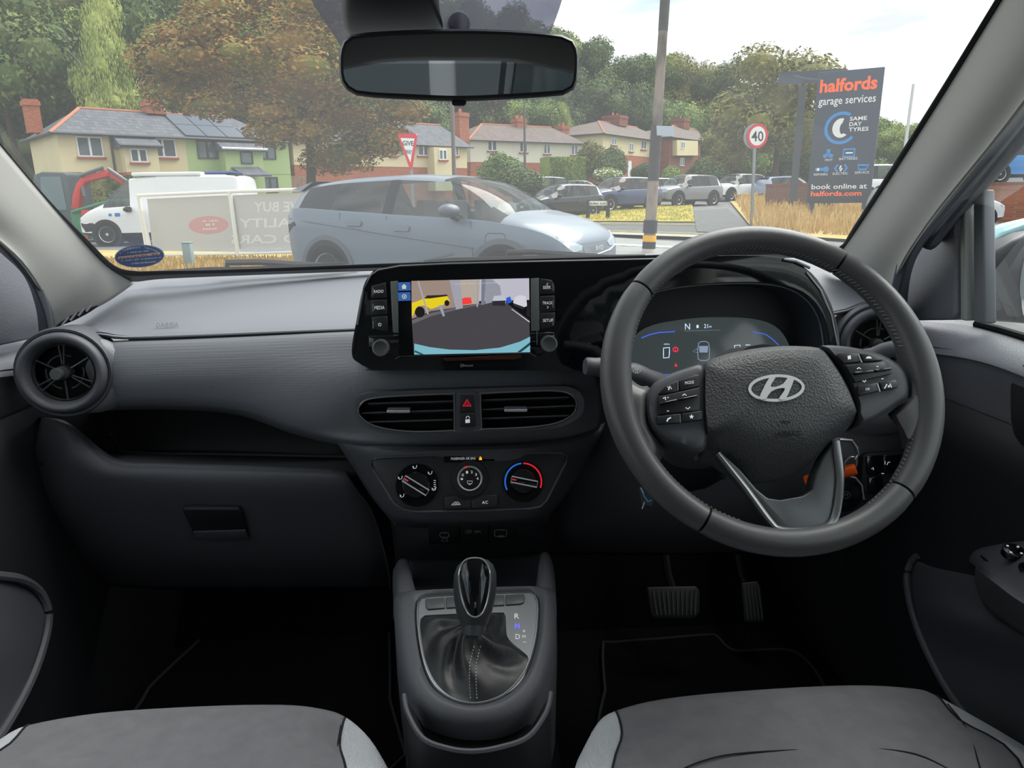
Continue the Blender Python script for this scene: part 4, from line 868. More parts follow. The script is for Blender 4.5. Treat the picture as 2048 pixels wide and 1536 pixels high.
o = mb.build('stitching', M('stitch_grey', (132, 134, 134), .7), sw); o['kind'] = 'stuff'
def star(poly, n, c): return radial(poly, n, c)
def padded(name, outer_px, face_px, mat, c_edge, c_face, c_top, depth=-.03, ctr=None, n=64, cpx=.01, parent=sw, k=.5, cham=0.0):
    """a pad: side wall, rounded shoulder, gently crowned face"""
    O = sm2(FW.pts(outer_px, c_edge), 3); Fq = sm2(FW.pts(face_px, c_face), 3); c = FW.px(*ctr, cpx)
    O = star(O, n, c); Fq = star(Fq, n, c); m1 = [(a[0] * .35 + b[0] * .65, a[1] * .35 + b[1] * .65) for a, b in zip(O, Fq)]
    mb = MB(); mb.rings([[FW.w(x, y, depth) for x, y in O], [FW.w(o_[0], o_[1], c_edge - cham * max(0, (V(o_) - V(q_)).length - .006)) for o_, q_ in zip(O, Fq)], [FW.w(x, y, (c_edge - cham * max(0, (V(o_) - V(q_)).length - .006)) * .35 + c_face * .65 + (.001 if not cham else 0)) for (x, y), o_, q_ in zip(m1, O, Fq)], [FW.w(x, y, c_face) for x, y in Fq], [FW.w(x, y, c_face * .3 + c_top * .7) for x, y in scl(Fq, .75)], [FW.w(x, y, c_top) for x, y in scl(Fq, k)], [FW.w(x, y, c_top) for x, y in scl(Fq, .1)]])
    return mb.build(name, mat, parent, sharp=50)
# leather flares between rim and spokes
for L, F_, ct in (([(1222, 690), (1248, 742), (1280, 772), (1302, 772), (1296, 800), (1298, 850), (1330, 896), (1326, 912), (1296, 952), (1258, 925), (1226, 850), (1214, 770)], [(1234, 720), (1256, 768), (1284, 782), (1290, 800), (1292, 852), (1312, 890), (1304, 910), (1288, 926), (1262, 900), (1240, 840), (1230, 775)], (1262, 835)),
                  ([(1862, 690), (1838, 715), (1790, 706), (1808, 730), (1816, 760), (1816, 795), (1796, 812), (1776, 825), (1798, 856), (1812, 905), (1850, 880), (1874, 820), (1878, 750)], [(1850, 712), (1826, 728), (1806, 722), (1818, 738), (1824, 765), (1822, 800), (1806, 818), (1792, 828), (1808, 860), (1822, 882), (1846, 850), (1860, 805), (1862, 750)], (1840, 785))):
    padded('leather_flare', L, F_, LEATH, -.014, .005, .009, -.016, ct, 56, .004)
# spoke pods
lp = padded('spoke_pod', [(1300, 776), (1330, 752), (1402, 728), (1409, 738), (1412, 896), (1360, 892), (1325, 878), (1300, 850), (1292, 810)], [(1306, 781), (1332, 758), (1398, 736), (1402, 745), (1406, 886), (1360, 884), (1330, 870), (1306, 846), (1299, 812)], PLAST, .004, .010, .0102, -.03, (1352, 818), 56)
rp = padded('spoke_pod', [(1642, 691), (1700, 694), (1760, 708), (1800, 732), (1815, 760), (1816, 792), (1800, 806), (1722, 852), (1716, 812), (1694, 756), (1664, 706)], [(1654, 697), (1702, 701), (1758, 715), (1795, 738), (1808, 763), (1808, 786), (1794, 799), (1727, 838), (1722, 808), (1700, 752), (1674, 708)], PLAST, .004, .010, .0102, -.03, (1748, 768), 56)
# airbag cover
ab = padded('airbag_cover', [(1409, 736), (1420, 720), (1440, 710), (1500, 697), (1570, 690), (1640, 692), (1660, 706), (1690, 752), (1712, 805), (1716, 832), (1696, 862), (1668, 880), (1632, 922), (1600, 942), (1552, 952), (1502, 946), (1470, 926), (1440, 906), (1414, 896)],
            [(1412, 745), (1424, 730), (1445, 722), (1502, 708), (1570, 700), (1636, 702), (1654, 714), (1684, 758), (1706, 806), (1704, 822), (1650, 860), (1618, 876), (1590, 880), (1545, 880), (1508, 876), (1480, 868), (1455, 856), (1416, 852)], AIRB, .006, .0165, .021, -.045, (1555, 800), 96, .018, cham=.75)
cA = .0225
mb = MB(); stroke(mb, FW, FW.pts(ell(1553, 776, 53.5, 24.5, 48, -.04), cA), .0032, cA, 0, True)
mb.prism(FW, sm2(FW.pts([(1553 + (x - 1552) * 1.12, 776.5 + (y - 777.5) * 1.06) for x, y in [(1521, 797), (1530, 775), (1540, 757), (1550, 756), (1546, 764), (1541, 774), (1550, 775), (1564, 769), (1573, 757), (1583, 757), (1582, 764), (1572, 790), (1566, 799), (1556, 798), (1562, 788), (1567, 778), (1556, 778), (1542, 784), (1534, 796), (1529, 798)]], cA), 2), cA - .0005, cA + .0008); mb.build('emblem', M('emblem_silver', (232, 233, 234), .4), ab)
mb = MB(); text_px(mb, 'AIRBAG', FW, 1553, 864, 1601, 875, -3, cA, bold=.015); stroke_px(mb, FW, [(1564, 848), (1564, 842), (1566, 842), (1580, 845), (1580, 841)], .0009, cA + .0002); stroke_px(mb, FW, [(1566, 842), (1572, 848), (1580, 845)], .0009, cA + .0002); mb.build('airbag_mark', M('mark_dark', (14, 14, 16), .6, spec=.2), ab)
def pod_buttons(pod, keys, sep, rock):
    for L, icons in keys:
        b = button(pod, FW, FW.pts(L, .012), .004, name='pod_button', c0=.0105, bev=.0008)
        mb = MB()
        for ic_ in icons:
            if ic_[0] == 't': text_px(mb, ic_[1], FW, *ic_[2], ic_[3], .0148)
            elif ic_[0] == 'l': stroke_px(mb, FW, ic_[1], ic_[2], .0148)
            else: mb.prism(FW, FW.pts(ic_[1], .0146), .0145, .0149)
        if mb.v: mb.build('symbol', WHITE, b)
    mb = MB()
    for L in sep: stroke_px(mb, FW, L, .0016, .0150)
    mb.build('separator', SATIN, pod)
    for L in rock:
        mb = MB(); mb.prism(FW, FW.pts(L, .012), .0102, .018); mb.build('rocker', GLOSS, pod, bevel=.0012)
star5 = [(1383 + (5 if k % 2 == 0 else 2.2) * math.sin(R(36 * k)), 833.5 - (5 if k % 2 == 0 else 2.2) * math.cos(R(36 * k))) for k in range(10)]
pod_buttons(lp, [([(1316, 788), (1328, 774), (1352, 763), (1356, 764), (1356, 784), (1318, 790)], [('l', [(1337, 780), (1340, 772), (1343, 778)], .0012), ('l', [(1335, 773), (1338, 777)], .0008)]),
                 ([(1358, 762), (1392, 750), (1397, 752), (1398, 773), (1359, 783)], [('t', 'MODE', (1370, 763, 1388, 769), -2)]),
                 ([(1316, 794), (1398, 776), (1399, 822), (1316, 830)], [('t', '+', (1334, 793, 1338, 797), 0), ('l', [(1326, 797), (1331, 794), (1331, 800)], .0012), ('l', [(1365, 791), (1369, 788), (1373, 791)], .001), ('l', [(1334, 822), (1338, 822)], .0009), ('l', [(1371, 815), (1376, 818), (1380, 814)], .001)]),
                 ([(1313, 834), (1360, 828), (1361, 846), (1316, 850)], [('l', [(1334, 843), (1336, 838), (1342, 835)], .0015)]),
                 ([(1362, 828), (1402, 822), (1404, 826), (1404, 840), (1363, 846)], [('p', star5)])],
            [[(1355, 760), (1356, 780)], [(1360, 829), (1361, 845)]],
            [[(1317, 808), (1352, 800), (1353, 804), (1318, 813)], [(1354, 800), (1392, 792), (1393, 796), (1355, 804)]])
pod_buttons(rp, [([(1670, 712), (1676, 706), (1716, 708), (1722, 724), (1686, 728)], [('p', [(1695, 712), (1701, 711), (1702, 718), (1696, 719)])]),
                 ([(1719, 708), (1742, 710), (1762, 719), (1764, 722), (1725, 724)], [('p', [(1731, 717), (1735, 713), (1740, 713), (1744, 717)])]),
                 ([(1690, 732), (1766, 724), (1782, 748), (1708, 766)], [('l', [(1714, 738), (1718, 735), (1722, 738)], .001), ('l', [(1753, 733), (1757, 733)], .001), ('l', [(1725, 761), (1729, 764), (1732, 760)], .001), ('l', [(1763, 758), (1767, 757)], .001)]),
                 ([(1714, 772), (1754, 766), (1758, 782), (1718, 792), (1714, 788)], [('t', 'OK', (1731, 776, 1740, 781), -1)]),
                 ([(1757, 766), (1788, 760), (1794, 766), (1794, 776), (1762, 782)], [('l', [(1769, 777), (1774, 768)], .001), ('l', [(1783, 775), (1780, 767)], .001), ('p', [(1775, 773), (1778, 770), (1780, 772), (1778, 775)])])],
            [[(1717, 709), (1724, 725)], [(1755, 767), (1760, 783)]],
            [[(1703, 747), (1742, 742), (1744, 747), (1705, 752)], [(1744, 742), (1778, 737), (1779, 742), (1746, 747)]])
# lower spoke
low = FW.pts([(1432, 905), (1446, 908), (1480, 940), (1512, 978), (1534, 996), (1560, 1000), (1605, 992), (1624, 980), (1630, 950), (1645, 915), (1668, 880), (1676, 880), (1683, 950), (1676, 1030), (1660, 1054), (1640, 1060), (1580, 1062), (1552, 1054), (1500, 985)], 0)
mb = MB(); mb.prism(FW, low, -.02, .002); ls = mb.build('lower_spoke', SATIN2, sw, bevel=.003, seg=3)
rib = cat_rom([FW.w(*FW.px(x, y, .004), .004) for x, y in [(1436, 906), (1490, 974), (1540, 1042), (1560, 1058), (1600, 1061), (1645, 1056), (1664, 1044), (1674, 1015), (1680, 950), (1672, 882)]], 6)
mb = MB(); mb.tube(rib, .0042, 8, ry=.7); mb.build('spoke_trim', SATIN, ls)
# column shroud, stalks
cl = thing('steering_column', 'black steering column shroud with indicator and wiper stalks', 'steering column', V((.32, .9, .95)))
ctr = FW.o; axw = -FW.n
mb = MB(); mb.tube([ctr + FW.n * -.012 + FW.v * -.004, ctr + axw * .06, ctr + axw * .2, ctr + axw * .34], [.05, .062, .068, .07], 20); mb.build('shroud', PLASTD, cl)
sheet('shroud_cover', [[(1318, 888, .80), (1360, 892, .79), (1420, 900, .79)], [(1326, 915, .86), (1370, 922, .85), (1430, 930, .84)], [(1345, 930, .92), (1390, 945, .91), (1450, 960, .90)]], PLAST, cl, 3, 3, solid=.004)
def stalk(pts, rad, mat=PLAST):
    mb = MB(); mb.tube(pts, rad, 16); return mb.build('stalk', mat, cl)
s1 = stalk(cat_rom([P(1345, 800, .90), P(1290, 762, .875), P(1250, 746, .865), P(1215, 737, .86), P(1190, 734, .858), P(1170, 733, .856)], 3), [.021] * 3 + [.0165] * 3 + [.0135] * 3 + [.0125] * 3 + [.0118] * 3 + [.010])
mb = MB(); stroke(mb, Frame(P(1272, 742, .85), (1, 0, 0), (0, .2, 1)), [(-.004, 0), (0, .003), (0, -.003)], .0008, 0, 0, True); stroke(mb, Frame(P(1272, 742, .85), (1, 0, 0), (0, .2, 1)), [(.006, 0), (.002, .003), (.002, -.003)], .0008, 0, 0, True); mb.build('arrows', WHITE, s1)
mb = MB(); fl_ = Frame(P(1256, 745, .845), (1, 0, 0), (0, .2, 1))
for q in range(3): mb.prism(fl_, rrect(-.0025, -.012 + q * .009, .0025, -.007 + q * .009, .001, 2), 0, .0008)
mb.build('light_marks', WHITE, s1)
stalk(cat_rom([P(1690, 760, .91), P(1730, 722, .89), P(1770, 702, .88), P(1800, 696, .875)], 4), [.014] * 6 + [.011] * 6 + [.009])
# ignition keys
ky_ = thing('key_bunch', 'bunch of car keys with orange plastic tag hanging behind the steering wheel', 'keys', P(1700, 940, .93))
FKY = Frame(P(1690, 940, .925), (1, 0, 0), (0, .1, 1))
mb = MB(); mb.prism(FKY, sm2(FKY.pts([(1664, 882), (1690, 877), (1706, 885), (1712, 905), (1706, 918), (1684, 922), (1664, 918)]), 3), -.006, .004); kh = mb.build('key_head', PLAST, ky_, bevel=.002)
mb = MB(); mb.tube([FKY.w(*FKY.px(x, y), .005) for x, y in [(1676, 877), (1700, 879), (1711, 894), (1713, 908), (1706, 916)]], .0016, 8); mb.build('chrome_bow', CHROME, kh)
mb = MB(); c = FKY.px(1697, 926); mb.tube([FKY.w(c[0] + .009 * math.cos(t), c[1] + .012 * math.sin(t), .006 + .004 * math.sin(t)) for t in (2 * math.pi * k / 24 for k in range(24))], .0011, 6, True); mb.build('split_ring', CHROME, ky_)
OR = M('orange_plastic', (250, 92, 20), .35)
mb = MB(); mb.tube([P(1612, 962, .96), P(1650, 952, .945), P(1700, 941, .925), P(1712, 938, .922)], [.008, .008, .0085, .0075], 14); mb.build('orange_tag', OR, ky_)
mb = MB(); mb.prism(FKY, sm2(FKY.pts([(1670, 966), (1690, 952), (1712, 955), (1728, 972), (1728, 1000), (1712, 1022), (1690, 1026), (1672, 1018), (1664, 990)]), 3), -.014, -.004); fb_ = mb.build('key_fob', GLOSS, ky_, bevel=.003)
mb = MB(); mb.tube([FKY.w(*FKY.px(x, y), -.003) for x, y in [(1696, 953), (1714, 957), (1726, 972), (1730, 1000)]], .0013, 6); mb.build('chrome_edge', CHROME, fb_)
mb = MB(); stroke(mb, FKY, FKY.pts(ell(1692, 990, 9, 7, 20, .1), -.0035), .0009, -.0035, 0, True); stroke_px(mb, FKY, [(1687, 995), (1690, 986), (1691, 990), (1694, 990), (1696, 985), (1695, 994)], .0009, -.0035); mb.build('fob_emblem', SATIN, fb_)
# switch bank right of the column
FSW = Frame(P(1765, 950, 1.005), (1, 0, 0), (0, .25, 1))
sb = thing('switch_bank', 'black switch bank below the driver side air vent', 'switch panel', P(1765, 985, 1.02))
mb = MB(); mb.prism(FSW, FSW.pts([(1725, 912), (1735, 906), (1805, 904), (1812, 915), (1800, 985), (1750, 990), (1722, 985)]), -.02, .002); mb.build('panel', PLASTD, sb, bevel=.002)
for L, ic_ in (([(1729, 911), (1759, 910), (1760, 944), (1748, 950), (1731, 946)], [[(1743, 938), (1747, 935), (1747, 940)]]), ([(1762, 910), (1800, 908), (1800, 946), (1763, 944)], [[(1774, 930), (1776, 925), (1780, 924)], [(1770, 922), (1770, 929)]]), ([(1733, 955), (1760, 950), (1765, 985), (1735, 986)], [[(1763, 947), (1768, 947)]])):
    b = button(sb, FSW, FSW.pts(L), .004, GLOSS, 'switch', c0=.002); mb = MB()
    for q in ic_: stroke_px(mb, FSW, q, .0012, .0066)
    mb.build('symbol', WHITE, b)
# teal tag on the bonnet release, low behind the rim
FT = Frame(P(1290, 995, .97), (1, 0, 0), (0, .1, 1)); tt = thing('hanging_tag', 'small teal and white tag hanging below the steering column', 'tag', P(1290, 1010, .97))
mb = MB(); mb.prism(FT, FT.pts([(1278, 975), (1288, 973), (1312, 990), (1304, 1012), (1284, 1008)]), -.003, 0); mb.build('card', PLAST, tt)
mb = MB(); stroke_px(mb, FT, [(1283, 978), (1288, 992), (1296, 1003), (1303, 1000)], .0026, .0008); mb.build('teal_loop', M('teal_tag', (80, 190, 220), .4), tt)
mb = MB(); stroke_px(mb, FT, [(1281, 975), (1287, 986)], .002, .0009); stroke_px(mb, FT, [(1289, 1004), (1284, 1018)], .002, .0009); mb.build('white_loop', M('tag_white', (225, 228, 230), .4), tt)

# ================================================================ pedals, mats
def pedal(name, label, poly, Y, tilt, ribs):
    fr = Frame(P(*[sum(p[k] for p in poly) / len(poly) for k in (0, 1)], Y), (1, 0, 0), (0, math.sin(tilt), math.cos(tilt))); q = fr.pts(poly); t = thing(name, label, 'pedal', fr.o)
    mb = MB(); mb.prism(fr, q, -.012, 0); mb.build('pad', M('pedal_rubber', (52, 53, 55), .6), t, bevel=.003)
    for (a, b) in ribs:
        mb = MB(); stroke(mb, fr, fr.pts([a, b]), .003, .0); A, B = [V(p) for p in fr.pts([a, b])]; d = (B - A).normalized(); n = V((-d.y, d.x)) * .0015
        mb = MB(); mb.prism(fr, [tuple(A + n), tuple(B + n), tuple(B - n), tuple(A - n)], 0, .002); mb.build('rib', M('pedal_rib', (78, 80, 82), .5), t)
    mb = MB(); mb.tube([fr.w(0, .01, -.012), fr.w(0, .06, -.05), fr.w(0, .25, -.08)], .009, 8); mb.build('arm', BLACK, t)
pedal('brake_pedal', 'wide ribbed brake pedal in the driver footwell', [(1294, 1174), (1392, 1172), (1400, 1180), (1400, 1225), (1390, 1238), (1310, 1238), (1302, 1230)], 1.19, R(35), [((1306 + k * 9.5, 1182), (1314 + k * 8.4, 1230)) for k in range(10)])
pedal('accelerator_pedal', 'narrow ribbed accelerator pedal in the driver footwell', [(1484, 1166), (1516, 1162), (1522, 1175), (1529, 1240), (1524, 1246), (1494, 1246), (1490, 1240)], 1.21, R(35), [((1488 + k * 6.8, 1172), (1495 + k * 7.4, 1238)) for k in range(5)])
def mat_(label, pl):
    q = [PZ(x, y, .368) for x, y in pl]; q = cat_rom(q, 3, True); t = thing('floor_mat', label, 'mat', q[0]); n = len(q)
    mb = MB(); mb.add(q + [p - V((0, 0, .008)) for p in q], [tuple(range(n))] + [(i, (i + 1) % n, n + (i + 1) % n, n + i) for i in range(n)]); mb.build('carpet', MATM, t)
    mb = MB(); mb.tube([p + V((0, 0, .001)) for p in q], .003, 6, True); mb.build('binding', M('mat_binding', (46, 47, 52), .8), t)
mat_('black carpet mat in the driver footwell', [(1206, 1292), (1225, 1286), (1330, 1278), (1415, 1271), (1435, 1275), (1455, 1296), (1480, 1303), (1560, 1300), (1595, 1308), (1620, 1330), (1650, 1375), (1700, 1500), (1230, 1520), (1210, 1380)])
mat_('black carpet mat in the passenger footwell', [(455, 1225), (480, 1218), (700, 1215), (770, 1225), (780, 1400), (770, 1550), (250, 1550), (285, 1400), (330, 1345), (400, 1280)])

# ================================================================ seats
def seat(label, rows, cut, xc, seams):
    t = thing('front_seat', label, 'seat', V((xc, .4, .38)))
    RR = PL(rows); drop = [p + V((0, -.015, -.17)) for p in RR[0]]; d2 = [p + V((0, .006, -.03)) for p in RR[0]]
    RR = [drop, d2] + RR; a, b = cut
    for nm, i0, i1, m in (('cushion', a, b, FAB), ('bolster', 0, a, FABL), ('bolster', b, len(rows[0]) - 1, FABL)):
        # share the smoothing of the whole row so that the edges meet
        rr = [cat_rom(r, 4)[i0 * 4:i1 * 4 + 1] for r in RR]; cols = [cat_rom(c, 4) for c in zip(*rr)]
        m_ = len(cols[0]); n = len(cols); vs = [cols[j][i] for i in range(m_) for j in range(n)]; fs = [(i * n + j, i * n + j + 1, (i + 1) * n + j + 1, (i + 1) * n + j) for i in range(m_ - 1) for j in range(n - 1)]
        mk(nm, vs, fs, m, t, sharp=180)
    for nm, i in (('piping', a), ('piping', b)):
        pth = cat_rom([r[i] for r in RR[1:]], 4); mb = MB(); mb.tube([p + V((0, -.0004, .0006)) for p in pth], .0014, 5); mb.build(nm, FABS, t)
    for s in seams:
        mb = MB(); mb.tube(cat_rom([P(p[0], p[1], p[2] - .003) for p in s], 4), .001, 5); mb.build('seam', FABS, t)
    mb = MB(); mb.box((xc - .24, .16, .36), (xc + .24, .66, .54)); mb.build('seat_base', FABS, t, bevel=.03)
    M_ = Matrix.Translation((xc, .13, .62)) @ Matrix.Rotation(R(20), 4, 'X')
    mb = MB(); mb.box((-.235, -.07, 0), (.235, .05, .58), M=M_); mb.build('backrest', FAB, t, bevel=.045, seg=3)
    mb = MB(); mb.box((-.13, -.06, .60), (.13, .04, .78), M=M_); mb.build('headrest', FAB, t, bevel=.04, seg=3)
seat('driver seat cushion in grey cloth with pale side bolsters behind the steering wheel', [
    [(1160, 1512, .66), (1193, 1450, .70), (1232, 1423, .725), (1330, 1398, .74), (1500, 1381, .745), (1700, 1371, .745), (1825, 1377, .74), (1872, 1391, .73), (1960, 1440, .70), (2060, 1500, .665)],
    [(1150, 1536, .635), (1190, 1486, .67), (1244, 1468, .685), (1330, 1432, .70), (1500, 1414, .70), (1700, 1406, .70), (1835, 1414, .70), (1918, 1440, .685), (1992, 1472, .665), (2070, 1516, .64)],
    [(1135, 1600, .58), (1178, 1570, .60), (1225, 1536, .615), (1330, 1520, .62), (1500, 1508, .62), (1700, 1502, .62), (1880, 1510, .62), (2035, 1518, .615), (2090, 1540, .60), (2150, 1575, .58)],
    [(1080, 1800, .45), (1130, 1790, .455), (1190, 1780, .46), (1330, 1770, .455), (1500, 1765, .455), (1700, 1765, .455), (1900, 1765, .455), (2120, 1770, .46), (2200, 1780, .455), (2280, 1790, .45)]],
     (2, 7), .33, [[(1350, 1546, .598), (1400, 1524, .612), (1470, 1508, .622), (1600, 1500, .627), (1730, 1497, .629), (1830, 1508, .622), (1900, 1540, .60)], [(1236, 1430, .722), (1250, 1480, .679), (1262, 1536, .628)], [(1895, 1408, .716), (1935, 1460, .668), (1960, 1536, .603)]])
seat('passenger seat cushion in grey cloth with pale side bolsters below the glovebox', [
    [(-40, 1502, .66), (10, 1473, .69), (58, 1450, .71), (200, 1426, .73), (400, 1413, .735), (560, 1410, .735), (640, 1418, .73), (690, 1436, .72), (738, 1478, .69), (780, 1545, .65)],
    [(-80, 1545, .63), (-40, 1520, .645), (20, 1488, .67), (200, 1462, .69), (400, 1448, .69), (560, 1446, .69), (635, 1456, .69), (680, 1490, .675), (728, 1515, .655), (772, 1570, .62)],
    [(-160, 1610, .58), (-120, 1585, .59), (-70, 1560, .605), (200, 1545, .61), (400, 1538, .61), (560, 1538, .61), (640, 1548, .61), (695, 1552, .605), (730, 1590, .58), (765, 1650, .56)],
    [(-260, 1790, .45), (-200, 1780, .455), (-120, 1770, .46), (100, 1765, .455), (350, 1765, .455), (560, 1765, .455), (650, 1770, .455), (720, 1780, .46), (770, 1790, .455), (820, 1800, .45)]],
     (2, 7), -.34, [[(683, 1438, .72), (675, 1490, .676), (662, 1545, .615)]])
# ================================================================ doors
def XR(rows): return [[PX(*p) for p in r] for r in rows]
dr = thing('driver_door', 'dark grey driver door with window, sail panel and armrest', 'car door', V((.7, .9, .4)))
sheet('card', XR([
    [(1780, 622, .735), (1860, 640, .735), (1925, 645, .735), (1990, 660, .735), (2080, 688, .735), (2300, 760, .735)],
    [(1780, 650, .70), (1860, 664, .70), (1930, 676, .70), (1990, 692, .70), (2080, 722, .70), (2300, 800, .70)],
    [(1775, 690, .678), (1860, 703, .678), (1930, 713, .678), (1990, 728, .678), (2080, 762, .678), (2300, 850, .678)],
    [(1770, 705, .683), (1860, 716, .683), (1930, 728, .683), (1990, 745, .683), (2080, 780, .683), (2300, 870, .683)],
    [(1765, 800, .70), (1850, 810, .70), (1930, 820, .70), (1990, 830, .70), (2080, 860, .70), (2300, 920, .70)],
    [(1760, 960, .705), (1840, 970, .705), (1920, 980, .705), (1990, 990, .705), (2080, 1010, .705), (2300, 1060, .705)],
    [(1760, 1100, .70), (1830, 1110, .70), (1900, 1115, .70), (1970, 1120, .70), (2080, 1140, .70), (2300, 1180, .70)],
    [(1760, 1300, .71), (1830, 1310, .71), (1910, 1320, .71), (1990, 1330, .71), (2080, 1350, .71), (2300, 1400, .71)],
    [(1780, 1560, .71), (1840, 1560, .71), (1920, 1560, .71), (2000, 1560, .71), (2080, 1560, .71), (2300, 1600, .71)]]), DOORP, dr, 4, 4, solid=.01)
FDR = Frame((.695, 1.0, 1.1), (0, -1, 0), (0, 0, 1))
def dprism(parent, fr, poly, c0, c1, name, mat, bev=.002, n=0):
    q = fr.pts(poly); q = sm2(q, n) if n else q; mb = MB(); mb.prism(fr, q, c0, c1); return mb.build(name, mat, parent, bevel=bev)
mb = MB(); mb.box((.695, -.12, .36), (.735, .80, .985)); mb.build('rear_card', DOORP, dr, bevel=.01)
mb = MB(); mb.tube([P(2185, 85, .81), V((.60, .62, 1.47)), V((.62, .2, 1.49)), V((.63, -.1, 1.49))], .022, 8); mb.build('window_frame', RUBBER, dr)
dprism(dr, FDR, [(1778, 610), (1790, 545), (1828, 480), (1885, 402), (1910, 380), (1913, 628), (1906, 640), (1835, 641), (1800, 632)], -.02, .0, 'sail_panel', DOORP, .004)
dprism(dr, FDR, [(1914, 410), (1924, 400), (1927, 642), (1915, 640)], -.02, -.004, 'window_channel', M('channel_grey', (150, 156, 154), .5), .002)
dprism(dr, FDR, [(1929, 400), (1949, 378), (1953, 648), (1930, 644)], -.03, -.012, 'window_post', M('window_post_grey', (112, 116, 122), .55), .003)
sheet('upper_frame', [[(1836, 490, 1.035), (1915, 392, 1.005), (2030, 240, .925), (2170, 65, .815)], [(1862, 500, 1.02), (1936, 402, .99), (2052, 256, .91), (2190, 85, .80)], [(1885, 482, 1.05), (1953, 402, 1.01), (2074, 266, .93), (2208, 104, .82)]], RUBBER, dr, 4, 3, solid=.004)
mb = MB(); mb.tube([PX(1953, 648, .735), PX(2000, 660, .735), PX(2100, 690, .735), PX(2300, 755, .735)], .006, 8); mb.build('window_seal', BLACK, dr)
sg = glass('side_glass', (.90, .95, .93), .03, veil=.03)
mb = MB(); mb.add([(.755, 1.12, 1.0), (.755, -.1, 1.0), (.655, -.1, 1.46), (.655, .62, 1.46)], [(0, 1, 2, 3)]); mb.build('window_pane', sg, dr)
dprism(dr, FDR, [(2052, 730), (2040, 744), (2034, 772), (2034, 838), (2041, 870), (2056, 890), (2110, 900), (2110, 722)], -.004, .010, 'handle_bezel', PLASTD, .003)
# armrest with mirror switch
FAR = Frame(PX(2010, 1130, .63), (0.25, -1, -.08), (-1, -.15, .1)); FAR = Frame(PX(2010, 1130, .635), V((1, -.35, 0)), V((.0, .35, .10)))
am = sheet('armrest', XR([[(1932, 1118, .695), (1950, 1100, .69), (2000, 1088, .685), (2070, 1080, .68), (2200, 1075, .68)], [(1942, 1128, .68), (1960, 1116, .66), (2010, 1112, .65), (2075, 1112, .645), (2200, 1112, .645)], [(1950, 1132, .665), (1982, 1156, .615), (2030, 1188, .60), (2075, 1210, .595), (2200, 1270, .595)], [(1950, 1142, .668), (1982, 1168, .612), (2030, 1204, .597), (2075, 1228, .592), (2200, 1290, .592)], [(1948, 1190, .70), (1982, 1226, .66), (2030, 1262, .65), (2075, 1290, .645), (2200, 1350, .64)]]), PLAST, dr, 4, 4, solid=.004)
mc = PX(2033, 1107, .648); fm = Frame(mc + V((-.004, 0, .003)), (1, -.3, 0), (0, .9, .25))
mb = MB(); mb.lathe(fm, [(.0125, -.006), (.012, .002), (.0108, .003), (.0001, .0027)], 28); ms = mb.build('mirror_switch', GLOSS, am, sharp=50)
mb = MB()
for g in (45, 135, 225, 315): mb.prism(fm, rrect(.008 * math.cos(R(g)) - .0012, .008 * math.sin(R(g)) - .001, .008 * math.cos(R(g)) + .0012, .008 * math.sin(R(g)) + .001, .0004, 2), .0026, .0036)
mb.build('switch_marks', WHITE, ms)
mb = MB(); mb.tube(cat_rom([PX(2046, 1135, .63), PX(2075, 1140, .628), PX(2110, 1160, .625)], 3), .006, 8); mb.build('window_switch', GLOSS, am)
mb = MB(); mb.tube(cat_rom([PX(1962, 1112, .655), PX(1990, 1134, .64), PX(2030, 1164, .622), PX(2075, 1196, .61)], 4), .0012, 5); mb.build('armrest_seam', BLACK, am)
# door bin
mb = MB(); mb.tube(cat_rom([PX(1834, 1112, .676), PX(1822, 1126, .672), PX(1814, 1155, .665), PX(1820, 1205, .66), PX(1840, 1270, .655), PX(1870, 1335, .65), PX(1905, 1395, .645), PX(1960, 1470, .64)], 5), .0055, 8); mb.build('bin_rim', PLAST, dr)
sheet('door_bin', XR([[(1830, 1120, .675), (1870, 1135, .68), (1940, 1150, .685), (2060, 1180, .685)], [(1818, 1160, .668), (1880, 1180, .668), (1960, 1210, .672), (2060, 1240, .67)], [(1826, 1220, .66), (1890, 1235, .655), (1965, 1250, .655), (2070, 1290, .655)], [(1852, 1300, .655), (1910, 1310, .66), (1985, 1330, .665), (2080, 1360, .665)], [(1908, 1398, .648), (1960, 1400, .655), (2020, 1420, .66), (2100, 1440, .66)], [(1980, 1500, .645), (2020, 1500, .65), (2060, 1500, .65), (2120, 1510, .65)]]), M('bin_plastic', (70, 71, 77), .5, bump=.2, bscale=700), dr, 4, 4, solid=.006)

dl = thing('passenger_door', 'dark grey passenger door card beside the round air vent', 'car door', V((-.7, .9, .4)))
sheet('card', XR([
    [(-300, 740, -.735), (-60, 700, -.735), (0, 688, -.735), (60, 676, -.735), (112, 662, -.735)],
    [(-300, 780, -.70), (-60, 730, -.70), (0, 718, -.70), (60, 705, -.70), (112, 694, -.70)],
    [(-300, 830, -.678), (-60, 762, -.678), (0, 752, -.678), (60, 744, -.678), (112, 738, -.678)],
    [(-300, 850, -.684), (-60, 778, -.684), (0, 764, -.684), (60, 756, -.684), (112, 752, -.684)],
    [(-300, 920, -.70), (-60, 860, -.70), (0, 850, -.70), (60, 840, -.70), (112, 835, -.70)],
    [(-300, 1060, -.705), (-60, 1000, -.705), (0, 990, -.705), (70, 985, -.705), (130, 985, -.705)],
    [(-300, 1200, -.70), (-60, 1150, -.70), (10, 1140, -.70), (90, 1130, -.70), (160, 1125, -.70)],
    [(-300, 1400, -.71), (-40, 1350, -.71), (40, 1340, -.71), (120, 1330, -.71), (190, 1320, -.71)],
    [(-300, 1600, -.71), (-40, 1560, -.71), (50, 1560, -.71), (130, 1560, -.71), (200, 1560, -.71)]]), DOORP, dl, 4, 4, solid=.01)
